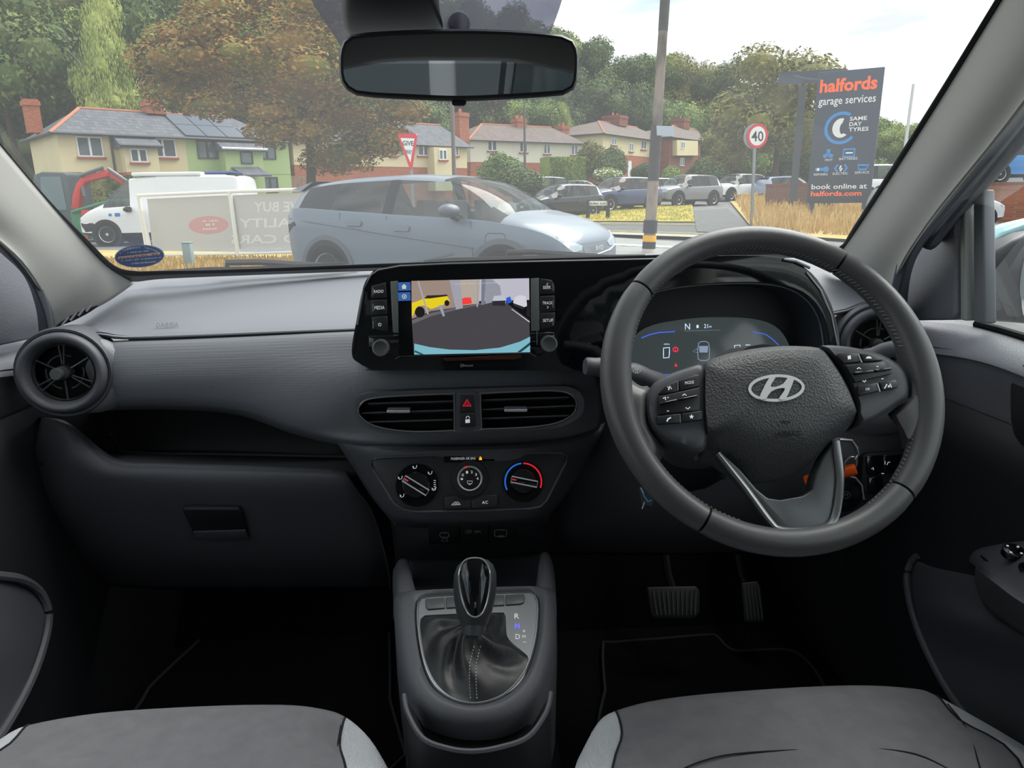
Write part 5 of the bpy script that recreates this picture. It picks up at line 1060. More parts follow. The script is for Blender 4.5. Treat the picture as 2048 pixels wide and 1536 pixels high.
mb = MB(); mb.box((-.735, -.12, .36), (-.695, .80, .985)); mb.build('rear_card', DOORP, dl, bevel=.01)
FDL = Frame((-.695, 1.0, 1.1), (0, 1, 0), (0, 0, 1))
dprism(dl, FDL, [(-60, 430), (0, 465), (35, 500), (66, 545), (90, 600), (98, 650), (92, 672), (0, 692), (-60, 705)], -.02, .0, 'sail_panel', DOORP, .004)
mb = MB(); mb.add([(-.755, 1.12, 1.0), (-.755, -.1, 1.0), (-.655, -.1, 1.46), (-.655, .62, 1.46)], [(3, 2, 1, 0)]); mb.build('window_pane', sg, dl)
mb = MB(); mb.tube([P(-30, 430, .96), V((-.62, .66, 1.46)), V((-.63, .2, 1.49)), V((-.63, -.1, 1.49))], .022, 8); mb.build('window_frame', RUBBER, dl)
mb = MB(); mb.tube(cat_rom([PX(-60, 1148, -.69), PX(0, 1152, -.68), PX(40, 1158, -.672), (PX(72, 1176, -.668)), PX(92, 1208, -.664), PX(96, 1245, -.66), PX(84, 1300, -.655), PX(60, 1365, -.65), PX(20, 1440, -.645), PX(-20, 1500, -.64)], 5), .0065, 8); mb.build('bin_rim', PLAST, dl)
sheet('door_bin', XR([[(-80, 1160, -.685), (0, 1160, -.682), (40, 1164, -.676), (80, 1190, -.67)], [(-80, 1220, -.675), (0, 1225, -.672), (45, 1230, -.668), (94, 1235, -.662)], [(-80, 1290, -.665), (-20, 1300, -.66), (30, 1305, -.658), (82, 1300, -.655)], [(-120, 1400, -.66), (-60, 1400, -.657), (-10, 1395, -.654), (45, 1395, -.65)], [(-160, 1500, -.66), (-110, 1500, -.655), (-70, 1500, -.65), (-20, 1500, -.645)]]), M('bin_plastic', (70, 71, 77)), dl, 4, 4, solid=.006)
for s in (-1, 1):
    mb = MB(); mb.add([(s * .755, -.2, 1.0), (s * .755, -1.1, 1.0), (s * .655, -1.1, 1.46), (s * .655, -.2, 1.46)], [(0, 1, 2, 3)]); mb.build('rear_side_pane', glass('privacy_glass', (.25, .27, .28), .03), cab)
mb = MB(); mb.add([(-.6, -1.46, 1.0), (.6, -1.46, 1.0), (.55, -1.40, 1.46), (-.55, -1.40, 1.46)], [(0, 1, 2, 3)]); mb.build('rear_pane', glass('rear_glass', (.6, .62, .62), .03), cab)
# seat belt by the passenger kick panel
mb = MB()

# ================================================================ interior mirror and camera housing
FM = Frame(P(917, 130, .70), V((1, .02, 0)), V((0, -.06, 1)))
im = thing('rear_view_mirror', 'black rear view mirror hanging in the windscreen', 'mirror', P(917, 205, .70))
mo = sm2(FM.pts([(677, 130), (679, 100), (690, 76), (715, 66), (800, 60), (917, 57), (1030, 60), (1120, 68), (1146, 78), (1157, 102), (1158, 135), (1154, 168), (1140, 186), (1110, 192), (1000, 199), (917, 202), (830, 199), (725, 193), (695, 182), (680, 160)]), 4)
mc_ = FM.px(917, 130); mo = radial(mo, 96, mc_)
mb = MB(); mb.rings([[FM.w(x, y, -.03) for x, y in scl(mo, .85)], [FM.w(x, y, -.012) for x, y in scl(mo, .99)], [FM.w(x, y, -.002) for x, y in mo], [FM.w(x, y, .002) for x, y in inset(mo, .0022)], [FM.w(x, y, .001) for x, y in inset(mo, .0045)]], cap=False); mb.add([FM.w(x, y, -.03) for x, y in scl(mo, .85)], [tuple(range(96))]); mb.build('housing', M('mirror_housing', (38, 40, 43), .4), im, sharp=60)
mb = MB(); mb.add([FM.w(x, y, .0012) for x, y in inset(mo, .0044)], [tuple(range(96))]); mb.build('mirror_glass', M('mirror_glass', (158, 162, 168), .015, metal=1.0), im, smooth=False)
mb = MB(); mb.prism(FM, sm2(FM.pts([(904, 200), (932, 200), (931, 208), (926, 210), (910, 210), (905, 208)]), 2), -.02, -.004); mb.build('dip_tab', PLASTD, im, bevel=.001)
mb = MB(); mb.tube([P(918, 90, .735), P(918, 62, .76), P(918, 52, .785), PGo(918, 46, .995)], [.008, .008, .010, .012], 14); mb.build('mount', PLASTD, im)
hs = sheet('sensor_housing', [[(672, -120, .70), (720, -125, .66), (780, -128, .655), (840, -125, .66), (888, -120, .70)], [(682, 0, .745), (700, 0, .72), (780, 0, .712), (862, 0, .72), (878, 0, .745)], [(690, 55, .79), (705, 60, .77), (780, 62, .765), (870, 58, .77), (886, 52, .79)], [(700, 70, .82), (715, 78, .82), (780, 80, .82), (860, 76, .82), (880, 66, .82)]], M('sensor_black', (34, 35, 39), .45), None, 5, 5, solid=.004)
tag(hs, 'black sensor housing on the windscreen above the rear view mirror', 'sensor housing')
# wipers outside the glass
def wiper(label, pts, r=.006):
    t = thing('windscreen_wiper', label, 'wiper', PGo(pts[0][0], pts[0][1], 1.02)); q = cat_rom([PGo(x, y, 1.03) for x, y in pts], 4)
    mb = MB(); mb.tube(q, r, 6); mb.build('blade', BLACK, t)
    i = len(q) // 2; mb = MB(); mb.tube([q[i] + V((0, .02, -.003)), q[i] + V((.0, .012, .012)), q[min(i + 4, len(q) - 1)] + V((0, .012, .012)), q[-1] + V((.02, .03, -.01))], r * 1.1, 6); mb.build('arm', PLASTD, t)
wiper('black wiper lying along the windscreen base near the sticker', [(305, 548), (360, 544), (420, 540), (480, 539), (560, 536), (690, 529)])
wiper('black wiper lying along the windscreen base above the touch screen', [(850, 526), (900, 520.5), (980, 519), (1050, 517), (1100, 516), (1290, 514)])
# driver door mirror
FX = Frame(P(2040, 560, 1.16), V((1, -.15, 0)), V((0, .05, 1)))
dm = thing('door_mirror', 'dark grey door mirror with teal cap outside the driver window', 'door mirror', P(2000, 650, 1.16))
sh_ = FX.pts([(1948, 640), (1949, 545), (1962, 524), (1990, 504), (2025, 482), (2060, 466), (2130, 450), (2230, 455), (2270, 500), (2270, 620), (2230, 660), (2100, 652)])
mb = MB(); mb.prism(FX, sh_, -.10, .0); mb.build('shell', M('mirror_shell', (36, 39, 44), .35), dm, bevel=.012, seg=3)
TEAL = _m['teal_car_paint']
cp = FX.pts([(1946, 540), (1952, 522), (1972, 494), (2005, 464), (2050, 446), (2140, 425), (2240, 430), (2285, 490), (2280, 520), (2100, 520), (2000, 520)], -.06)
mb = MB(); mb.prism(FX, cp, -.14, -.06); mb.build('cap', TEAL, dm, bevel=.012, seg=3)
mb = MB(); stroke_px(mb, FX, [(1952, 592), (2000, 605), (2022, 615), (2032, 640)], .0025, .0012); mb.build('split_line', BLACK, dm)
mb = MB(); g_ = FX.pts([(2040, 600), (2038, 560), (2050, 510), (2080, 490), (2220, 480), (2240, 600), (2200, 640), (2060, 640)]); mb.prism(FX, sm2(g_, 3), .0, .004); mb.build('mirror_pane', M('door_mirror_glass', (210, 214, 216), .02, metal=1), dm)
# ================================================================ outside: terrain
def sst(x, a, b): t = min(1, max(0, (x - a) / (b - a))); return t * t * (3 - 2 * t)
def gz(x, y): return .03 * min(max(0, y - 24), 60) * sst(x, -2, 6)
def PT(x, y):
    """where this pixel's ray meets the ground outside"""
    d = ray(x, y); a = 4.0
    while a < 300:
        p = CAM + d * (a / d.y)
        if p.z <= gz(p.x, p.y): break
        a += .1
    return V((p.x, p.y, gz(p.x, p.y)))
def tex_mat(name, build):
    if name in _m: return _m[name]
    m = bpy.data.materials.new(name); m.use_nodes = True; t = m.node_tree; b = t.nodes['Principled BSDF']; build(t, b); _m[name] = m; return m
def brick_mat(name, c1, c2, mortar, w=.225, h=.075, vert='Generated', rough=.9):
    def f(t, b):
        co = t.nodes.new('ShaderNodeTexCoord'); br = t.nodes.new('ShaderNodeTexBrick'); mpn = t.nodes.new('ShaderNodeMapping')
        br.inputs['Color1'].default_value = (*lin(c1), 1); br.inputs['Color2'].default_value = (*lin(c2), 1); br.inputs['Mortar'].default_value = (*lin(mortar), 1)
        br.inputs['Scale'].default_value = 1; br.inputs['Brick Width'].default_value = w; br.inputs['Row Height'].default_value = h; br.inputs['Mortar Size'].default_value = .008
        sp = t.nodes.new('ShaderNodeSeparateXYZ'); cb = t.nodes.new('ShaderNodeCombineXYZ'); ad = t.nodes.new('ShaderNodeMath'); ad.operation = 'ADD'
        t.links.new(co.outputs['Object'], sp.inputs[0]); t.links.new(sp.outputs['X'], ad.inputs[0]); t.links.new(sp.outputs['Y'], ad.inputs[1]); t.links.new(ad.outputs[0], cb.inputs['X']); t.links.new(sp.outputs['Z'], cb.inputs['Y'])
        t.links.new(cb.outputs[0], br.inputs['Vector']); t.links.new(br.outputs['Color'], b.inputs['Base Color']); b.inputs['Roughness'].default_value = rough; b.inputs['Specular IOR Level'].default_value = .2
    return tex_mat(name, f)
TARM = M('tarmac', (124, 124, 122), .9, var=.25, vscale=3, bump=.4, bscale=40, spec=.2)
PAVE = M('footpath_tarmac', (104, 106, 106), .9, var=.2, vscale=4, spec=.2)
KERB = M('kerb_stone', (168, 164, 156), .85, var=.2, vscale=5, spec=.2)
GRASSY = M('verge_grass', (140, 138, 70), .95, var=.5, vscale=1.2, col2=(186, 168, 84), spec=.1)
GRASSD = M('dry_grass', (196, 168, 112), .95, var=.4, vscale=1.5, col2=(160, 142, 86), spec=.1)
SOIL = M('hill_soil', (70, 78, 44), .95, var=.3, vscale=.3, spec=.1)
LINEW = M('road_paint', (228, 228, 222), .7, spec=.2)
mb = MB(); xs = [-120, -60, -30, -14, -8, -4, -2, 0, 2, 4, 6, 10, 20, 40, 80, 120]; ys = [-25, -10, 0, 10, 18, 24, 30, 36, 44, 52, 60, 72, 84, 110, 160]
vv = [V((x, y, gz(x, y))) for y in ys for x in xs]; n = len(xs)
mb.add(vv, [(j * n + i, j * n + i + 1, (j + 1) * n + i + 1, (j + 1) * n + i) for j in range(len(ys) - 1) for i in range(n - 1)])
tag(mb.build('ground', TARM, None, sharp=180), kind='structure')
def patch(name, q, mat, dz, kind='structure', nu=10, th=0.0):
    A, B, C, D = [PT(*p) if len(p) == 2 else V(p) for p in q]; vs = []
    for j in range(nu + 1):
        for i in range(nu + 1):
            u, v = i / nu, j / nu; p = (A.lerp(B, u)).lerp(D.lerp(C, u), v); vs.append(V((p.x, p.y, gz(p.x, p.y) + dz)))
    n = nu + 1; o = mk(name, vs, [(j * n + i, j * n + i + 1, (j + 1) * n + i + 1, (j + 1) * n + i) for j in range(nu) for i in range(nu)], mat, None)
    return tag(o, kind=kind)
patch('road', [(900, 452), (1220, 475), (1560, 500), (700, 560)], M('road_surface', (146, 148, 146), .9, var=.15, vscale=2, spec=.2), .012)
patch('road_line', [(1120, 484), (1420, 498), (1420, 501.5), (1120, 487)], LINEW, .022)
patch('kerb', [(1190, 468.5), (1540, 482), (1540, 488), (1190, 474)], KERB, .10)
patch('verge_strip', [(1190, 466), (1540, 478), (1540, 482), (1190, 469)], M('verge_worn', (140, 138, 96), .95, var=.4, vscale=3, spec=.1), .11)
patch('path', [(1190, 451), (1400, 452), (1560, 474), (1190, 467)], PAVE, .05)
patch('verge_lawn', [(1120, 419), (1384, 412), (1389, 449), (1150, 447)], GRASSY, .10)
patch('kerb', [(1150, 447), (1389, 449), (1391, 455), (1150, 453)], M('kerb_mossy', (118, 112, 84), .95, var=.4, vscale=3), .06)
patch('path', [(1386, 424), (1455, 420), (1520, 470), (1394, 468)], PAVE, .07)
patch('verge_dry', [(1460, 405), (1720, 396), (1760, 490), (1520, 472)], GRASSD, .08)
patch('verge_dry', [(-40, 500), (590, 508), (640, 550), (-40, 560)], GRASSD, .03)
patch('pavement_right', [(1880, 425), (2120, 425), (2200, 560), (1900, 560)], M('wet_tarmac', (128, 130, 130), .5, var=.2, vscale=2), .01)
# grass blades (nobody could count them)
def blades(name, label, q, n, h, mat, seed):
    rr = random.Random(seed); mb = MB(); pts = [PT(*p) for p in q]; A, B, C, D = pts
    for _ in range(n):
        u, v = rr.random(), rr.random(); p = (A.lerp(B, u)).lerp(D.lerp(C, u), v); p.z = gz(p.x, p.y) + .02; g = rr.uniform(0, math.pi); hh = h * rr.uniform(.5, 1.2); w = .018 * (1 + hh); d = V((math.cos(g), math.sin(g), 0)) * w; b = V((rr.uniform(-.3, .3), rr.uniform(-.3, .3), 1)) * hh
        mb.add([p - d, p + d, p + d * .3 + b, p - d * .3 + b], [(0, 1, 2, 3)])
    o = mb.build(name, mat, None, smooth=False); return tag(o, label, 'grass', kind='stuff')
blades('tall_grass', 'tall straw-coloured dry grass around the foot of the blue and orange sign', [(1470, 404), (1720, 396), (1760, 480), (1510, 468)], 5200, .55, M('straw_blade', (222, 192, 136), .9, var=.4, vscale=2, col2=(178, 152, 92), spec=.1), 5)
blades('short_grass', 'short yellow-green grass on the verge by the street name sign', [(1150, 419), (1382, 413), (1388, 448), (1170, 446)], 5000, .14, M('lawn_blade', (160, 156, 76), .9, var=.5, vscale=1.2, col2=(200, 182, 90), spec=.1), 6)
blades('dry_turf', 'short parched orange-brown grass in front of the banner fence', [(100, 528), (590, 522), (640, 545), (100, 552)], 5000, .12, M('turf_blade', (196, 164, 108), .9, var=.5, vscale=2, col2=(170, 146, 80), spec=.1), 8)

# ================================================================ trees
def leaf_mat(name, cols, vs=.35):
    def f(t, b):
        co = t.nodes.new('ShaderNodeNewGeometry'); n = t.nodes.new('ShaderNodeTexNoise'); n.inputs['Scale'].default_value = vs; n.inputs['Detail'].default_value = 3
        ob = t.nodes.new('ShaderNodeObjectInfo'); t.links.new(co.outputs['Position'], n.inputs['Vector'])
        ad = t.nodes.new('ShaderNodeMath'); ad.operation = 'MULTIPLY_ADD'; ad.inputs[1].default_value = .34; t.links.new(co.outputs['Random Per Island'], ad.inputs[0]); t.links.new(n.outputs['Fac'], ad.inputs[2])
        a2 = t.nodes.new('ShaderNodeMath'); a2.operation = 'MULTIPLY_ADD'; a2.inputs[1].default_value = .22; t.links.new(ob.outputs['Random'], a2.inputs[0]); t.links.new(ad.outputs[0], a2.inputs[2])
        r = t.nodes.new('ShaderNodeValToRGB'); e = r.color_ramp.elements; e[0].position = .45; e[0].color = (*lin(cols[0]), 1); e[1].position = 1.0; e[1].color = (*lin(cols[-1]), 1)
        for k, c in enumerate(cols[1:-1]): x = e.new(.45 + .55 * (k + 1) / (len(cols) - 1)); x.color = (*lin(c), 1)
        t.links.new(a2.outputs[0], r.inputs['Fac']); t.links.new(r.outputs[0], b.inputs['Base Color']); b.inputs['Roughness'].default_value = .7; b.inputs['Specular IOR Level'].default_value = .2
        b.inputs['Transmission Weight'].default_value = 0
    return tex_mat(name, f)
BARK = M('bark', (84, 74, 62), .95, var=.3, vscale=3, bump=.5, bscale=20, spec=.1)
BARKW = M('birch_bark', (190, 186, 176), .9, var=.4, vscale=6, spec=.1)
def crown_mesh(name, lobes, n, leaf, seed, droop=0.0, aspect=1.6, core=.66, gap=0.0):
    """leaf sprays over and inside overlapping lobes; unit tree: height 1, width about .8"""
    rr = random.Random(seed); vs = []; fs = []
    wts = [a * b + b * c + a * c for _, (a, b, c) in lobes]; tot = sum(wts)
    for (c, (a, b, d)), w in zip(lobes, wts):
        c = V(c)
        for _ in range(int(n * w / tot)):
            while True:
                q = V((rr.gauss(0, 1), rr.gauss(0, 1), rr.gauss(0, 1)))
                if q.length > .1: break
            q.normalize(); rad = rr.uniform(.78, 1.08) + .10 * math.sin(q.x * 7 + seed) * math.sin(q.z * 6 + c.x * 9)
            p = c + V((q.x * a, q.y * b, q.z * d)) * rad
            nr = (V((q.x / a, q.y / b, q.z / d)).normalized() + V((rr.uniform(-.8, .8), rr.uniform(-.8, .8), rr.uniform(-.5, .9)))).normalized()
            t = nr.cross(V((rr.uniform(-1, 1), rr.uniform(-1, 1), rr.uniform(-1, 1) - droop))).normalized(); s = nr.cross(t)
            if droop: t = (V((rr.uniform(-.2, .2), rr.uniform(-.2, .2), -1))).normalized(); s = t.cross(nr).normalized()
            L = leaf * rr.uniform(.6, 1.3); k = len(vs); w2 = L / aspect
            vs += [p - t * L, p + s * w2 * .8, p + t * L, p - s * w2 * .8]; fs.append((k, k + 1, k + 2, k + 3))
        if core:
            k = len(vs); nu, nv = 10, 7
            for j in range(nv + 1):
                for i in range(nu):
                    th = math.pi * j / nv; ph = 2 * math.pi * i / nu
                    vs.append(c + V((a * math.sin(th) * math.cos(ph), b * math.sin(th) * math.sin(ph), d * math.cos(th))) * core)
            fs += [(k + j * nu + i, k + j * nu + (i + 1) % nu, k + (j + 1) * nu + (i + 1) % nu, k + (j + 1) * nu + i) for j in range(nv) for i in range(nu)]
    me = bpy.data.meshes.new(name); me.from_pydata([tuple(v) for v in vs], [], fs); return me
def lobes_round(seed, k=9, w=.30, zc=.62, h=.30, r=(.13, .2)):
    rr = random.Random(seed); L = [((0, 0, zc), (w * .8, w * .8, h * .85))]
    for i in range(k):
        g = 2 * math.pi * i / k + rr.uniform(-.3, .3); z = rr.uniform(-.8, .8); q = math.sqrt(1 - z * z * .8); s = rr.uniform(*r)
        L.append(((w * q * math.cos(g), w * q * math.sin(g), zc + h * z), (s, s, s * .85)))
    return L
def trunk_mesh(name, seed, r=.018, top=.75, br=5):
    rr = random.Random(seed); mb = MB(); pts = [V((0, 0, -.03)), V((.01, 0, .2)), V((-.01, .01, .45)), V((0, 0, top))]; mb.tube(pts, [r * 1.3, r, r * .8, r * .3], 7)
    for i in range(br):
        g = 2 * math.pi * i / br + rr.uniform(-.4, .4); z = rr.uniform(.28, .5); a = V((0, 0, z)); mb.tube([a, a + V((math.cos(g) * .12, math.sin(g) * .12, .08)), a + V((math.cos(g) * .28, math.sin(g) * .28, .22))], [r * .6, r * .45, r * .15], 5)
    me = bpy.data.meshes.new(name); me.from_pydata([tuple(v) for v in mb.v], [], mb.f); return me
L_DARK = leaf_mat('leaf_dark_green', [(38, 56, 34), (58, 80, 42), (84, 104, 52), (104, 116, 60)])
L_MID = leaf_mat('leaf_mid_green', [(64, 86, 42), (90, 116, 54), (120, 142, 66), (146, 158, 80)])
L_PALE = leaf_mat('leaf_birch', [(100, 120, 56), (134, 150, 76), (160, 170, 92), (176, 180, 106)])
L_AUT = leaf_mat('leaf_autumn', [(66, 74, 36), (98, 102, 46), (122, 114, 52), (142, 112, 54), (166, 118, 60), (130, 130, 60)], .45)
L_OLIV = leaf_mat('leaf_olive', [(70, 78, 40), (98, 104, 52), (124, 122, 62), (142, 134, 74)])
PROTO = {}
def proto(key, me, mat, tr, bark):
    me.materials.append(mat); tr.materials.append(bark); me.polygons.foreach_set('use_smooth', [False] * len(me.polygons)); PROTO[key] = (me, tr)
for k, sd in enumerate((11, 12, 13)): proto('dark%d' % k, crown_mesh('crown', lobes_round(sd, 14), 11000, .018, sd), L_DARK, trunk_mesh('trunk', sd), BARK)
for k, sd in enumerate((21, 22)): proto('mid%d' % k, crown_mesh('crown', lobes_round(sd, 13), 11000, .018, sd), L_MID, trunk_mesh('trunk', sd), BARK)
for k, sd in enumerate((51, 52)): proto('olive%d' % k, crown_mesh('crown', lobes_round(sd, 12, .30, .56, .36), 11000, .017, sd), L_OLIV, trunk_mesh('trunk', sd), BARK)
rr = random.Random(31); bl_ = [((rr.uniform(-.34, .34) * (1.12 - z), rr.uniform(-.34, .34) * (1.12 - z), z), (rr.uniform(.07, .12), rr.uniform(.07, .12), rr.uniform(.10, .17))) for z in [.22 + .70 * i / 30 for i in range(30)]]
proto('birch0', crown_mesh('crown', bl_, 16000, .013, 31, droop=1, aspect=2.6, core=.5), L_PALE, trunk_mesh('trunk', 31, .012, .9, 6), BARKW)
ra_ = random.Random(41); al = [((0, 0, .56), (.3, .3, .3))]
for i in range(46):
    z_ = ra_.uniform(-1, 1); g_ = ra_.uniform(0, 6.28); q_ = math.sqrt(1 - z_ * z_); s_ = ra_.uniform(.06, .12); al.append(((.37 * q_ * math.cos(g_), .37 * q_ * math.sin(g_), .53 + .39 * z_), (s_, s_, s_ * .8)))
proto('autumn0', crown_mesh('crown', al, 46000, .0085, 41, core=.55), L_AUT, trunk_mesh('trunk', 41, .013, .7, 8), BARK)
bu = [((0, 0, .42), (.42, .40, .42)), ((.22, .05, .34), (.28, .28, .34)), ((-.24, -.05, .36), (.26, .28, .36)), ((.05, .1, .62), (.26, .26, .3))]
for key, mt in (('bush_dark', L_DARK), ('bush_mid', L_MID), ('bush_olive', L_OLIV)):
    proto(key, crown_mesh('crown', bu, 4500, .036, 61), mt, trunk_mesh('trunk', 61, .02, .4, 3), BARK)
def tree(key, label, loc, height, width, group=None, rot=None, name='tree', cat='tree'):
    me, tr = PROTO[key]; root = thing(name, label, cat, loc, group, world=False); root.scale = (width / .8, width / .8, height); root.rotation_euler.z = rot if rot is not None else random.uniform(0, 6.28)
    for nm, m in (('crown', me), ('trunk', tr)):
        o = bpy.data.objects.new(nm, m); COL.objects.link(o); o.parent = root
    return root
def tree_px(key, label, cx, ytop, ybase, wpx, Y, group=None, **k):
    b = P(cx, ybase, Y); t = P(cx, ytop, Y); w = wpx * (P(cx + 1, ybase, Y) - P(cx, ybase, Y)).length
    return tree(key, label, b, t.z - b.z, w, group, **k)
# wooded hillside: the slope follows the rows of trees
sky_pts = [(-300, -150), (0, -90), (300, -110), (600, -60), (850, -20), (1000, 10), (1100, 46), (1150, 66), (1210, 92), (1300, 116), (1345, 104), (1400, 150), (1450, 138), (1500, 150), (1640, 215), (1760, 240), (1850, 245), (2100, 270), (2500, 290)]
def sky_y(x):
    for (a, b), (c, d) in zip(sky_pts, sky_pts[1:]):
        if a <= x <= c: return b + (d - b) * (x - a) / (c - a)
    return sky_pts[0][1] if x < sky_pts[0][0] else sky_pts[-1][1]
ROWS = [(66, 190, 9.0), (78, 120, 10.0), (92, 62, 11.0), (108, 0, 11.5)]
HT = 'broadleaf tree in the dense wood on the hillside behind the houses'
hill = []; hr = random.Random(77); k = 0
for Y, off, Ht in ROWS:
    row = []
    for x in range(-300, 2501, 100):
        yt = min(sky_y(x) + off, 330); base = P(x, yt, Y); row.append(V((base.x, base.y, max(base.z - Ht, gz(base.x, base.y) + .3))))
    hill.append(row)
front = [V((p.x * .82, p.y * .82, gz(p.x * .82, p.y * .82) - .5)) for p in hill[0]]; back = [V((p.x * 1.4, p.y * 1.4, p.z + 4)) for p in hill[-1]]
vs, fs = loft([front] + hill + [back], 1, 1)
tag(mk('hill', vs, fs, SOIL, None, sharp=180), kind='structure')
for ri, (Y, off, Ht) in enumerate(ROWS):
    step = 62 if ri < 2 else 54; x = -90 + ri * 23
    while x < 2060:
        near_right = x > 1500
        if not (ri == 0 and x > 840) and not (x > 1150 and ri == 1):
            cx = x + hr.uniform(-14, 14); yt = sky_y(cx) + off + hr.uniform(-16, 16); key = hr.choice(['dark0', 'dark1', 'dark2', 'mid0', 'dark1', 'mid1', 'olive0'] if ri else ['dark0', 'dark1', 'mid0', 'dark2'])
            yt = min(yt, 330); t = P(cx, yt, Y); h = Ht * hr.uniform(.95, 1.15); w = hr.uniform(6.6, 8.6) * (Y / 85) ** .5
            kn = {'d': 'dark green', 'm': 'mid green', 'o': 'olive'}[key[0]]
            tree(key, '%s broadleaf tree %s' % (kn, ('low on the slope right behind the houses', 'halfway up the wooded slope', 'high on the wooded slope', 'on the skyline of the wooded hill')[ri]), V((t.x, t.y, t.z - h)), h, w, '%s trees of hillside row %d' % (kn, ri + 1))
        x += step
tree_px('birch0', 'pale weeping birch rising behind the cream house', 242, -12, 330, 190, 52, rot=1)
tree_px('dark0', 'tall dark tree filling the corner above the brick chimney stack', 45, -60, 380, 270, 54, rot=2)
tree_px('dark1', 'dark green tree between the birch and the copper tree', 395, -30, 330, 190, 58, rot=3)
tree_px('mid0', 'bright green bushy tree behind the solar panel roof', 375, 158, 330, 150, 50, rot=1)
tree_px('autumn0', 'large copper and gold autumn tree in front of the terrace', 622, -70, 385, 500, 31, rot=.4)
tree_px('olive0', 'tall olive-green tree behind the speed limit sign', 1548, 92, 372, 220, 52, rot=1)
tree_px('olive1', 'rounded olive tree left of the speed limit sign', 1446, 255, 372, 105, 58, rot=2)
tree_px('mid1', 'pale green tree behind the white semi with red chimneys', 1065, 196, 330, 110, 72, rot=1)
tree_px('birch0', 'slim pale green tree on the slope above the far semi', 1120, 205, 330, 70, 74, rot=2)
tree_px('mid0', 'small distant green tree between the sign and the pillar', 1800, 240, 335, 90, 70, rot=2)
for key, lb, cx, yt, yb, w, Y in (('bush_mid', 'green shrub in front of the white semi', 1005, 298, 375, 80, 44), ('bush_dark', 'dark shrub beside the grey estate car', 1040, 325, 392, 90, 36), ('bush_dark', 'tall dark evergreen bush left of the street light', 1222, 288, 360, 62, 56), ('bush_olive', 'olive bush against the brick gable', 1185, 275, 355, 60, 60), ('bush_dark', 'clipped green bush behind the leaning pole', 1283, 322, 362, 42, 54), ('bush_mid', 'round yellow-green bush behind the silver SUV', 1345, 328, 368, 44, 50), ('bush_dark', 'low dark shrubs in front of the brick semi', 1412, 315, 372, 70, 50), ('bush_dark', 'dark hedge bush behind the mini digger', 290, 362, 440, 130, 30)):
    tree_px(key, lb, cx, yt, yb, w, Y, name='bush', cat='bush', rot=cx % 6)
hy = tree_px('bush_mid', 'white flowering hydrangea bush in the front garden', 1216, 332, 365, 58, 48, name='bush', cat='bush', rot=1)
fm_ = crown_mesh('blossom', bu, 500, .05, 88, core=0); fm_.materials.append(M('blossom_white', (232, 226, 206), .8)); o = bpy.data.objects.new('blossom', fm_); COL.objects.link(o); o.parent = hy; o.scale = (1.05, 1.05, 1.05)
# clipped hedges
def hedge(label, A, B, h, d, mat, seed):
    t = thing('hedge', label, 'hedge', A); u = (B - A); L = u.length; u.normalize(); nrm = V((-u.y, u.x, 0)); rr = random.Random(seed); vs = []; fs = []
    for _ in range(int(L * h * 420)):
        f = rr.random(); s, z = rr.uniform(0, L), rr.uniform(0, h); c = -d / 2
        if f < .35: z = h; c = rr.uniform(-d / 2, d / 2)
        elif f < .45: s = rr.choice((0, L)); c = rr.uniform(-d / 2, d / 2)
        p = A + u * s + nrm * c + V((0, 0, z)); q = V((rr.uniform(-1, 1), rr.uniform(-1, 1), rr.uniform(-1, 1))).normalized(); w = q.orthogonal().normalized(); x = q.cross(w); k = len(vs); l = rr.uniform(.05, .1)
        vs += [p - w * l, p + x * l * .6, p + w * l, p - x * l * .6]; fs.append((k, k + 1, k + 2, k + 3))
    me = bpy.data.meshes.new('leaves'); me.from_pydata([tuple(v) for v in vs], [], fs); fin('leaves', me, mat, t, False)
    mb = MB(); fr = Frame(A, u, (0, 0, 1)); mb.prism(fr, [(0, 0), (L, 0), (L, h), (0, h)], -d / 2 + .03, d / 2 - .03); mb.build('inner_hedge', mat, t)
hedge('clipped bright green hedge below the white semi', P(1090, 374, 50), P(1162, 371, 52), 1.9, 1.0, L_MID, 3)
hedge('brown-green hedge behind the white van', P(205, 440, 31), P(470, 430, 36), 1.75, 1.2, L_OLIV, 4)

# ================================================================ houses
CREAM = M('render_cream', (222, 208, 168), .9, var=.08, vscale=.6, spec=.15); GREEN = M('render_green', (176, 196, 138), .9, var=.06, vscale=.6, spec=.15); WHITEW = M('render_white', (222, 218, 198), .9, var=.07, vscale=.6, spec=.15)
BRICKR = brick_mat('brick_red', (182, 104, 74), (160, 86, 62), (156, 126, 106)); BRICKD = brick_mat('brick_dark', (142, 78, 62), (120, 66, 54), (126, 104, 92))
SLATE = brick_mat('roof_slate', (106, 108, 114), (92, 94, 100), (74, 76, 82), .3, .18); TILEB = brick_mat('roof_tile_brown', (118, 106, 100), (104, 92, 88), (84, 76, 74), .3, .18)
UPVC = M('window_white', (232, 234, 234), .4); UPVCD = M('window_dark', (62, 58, 56), .4); SILLR = M('sill_red', (160, 78, 64), .8); GUT = M('gutter_dark', (60, 62, 66), .5)
WGL = M('house_glass', (96, 108, 112), .08, spec=.8); RIDGE = M('ridge_tile', (176, 112, 84), .9); TERRA = M('terracotta', (196, 104, 70), .85)
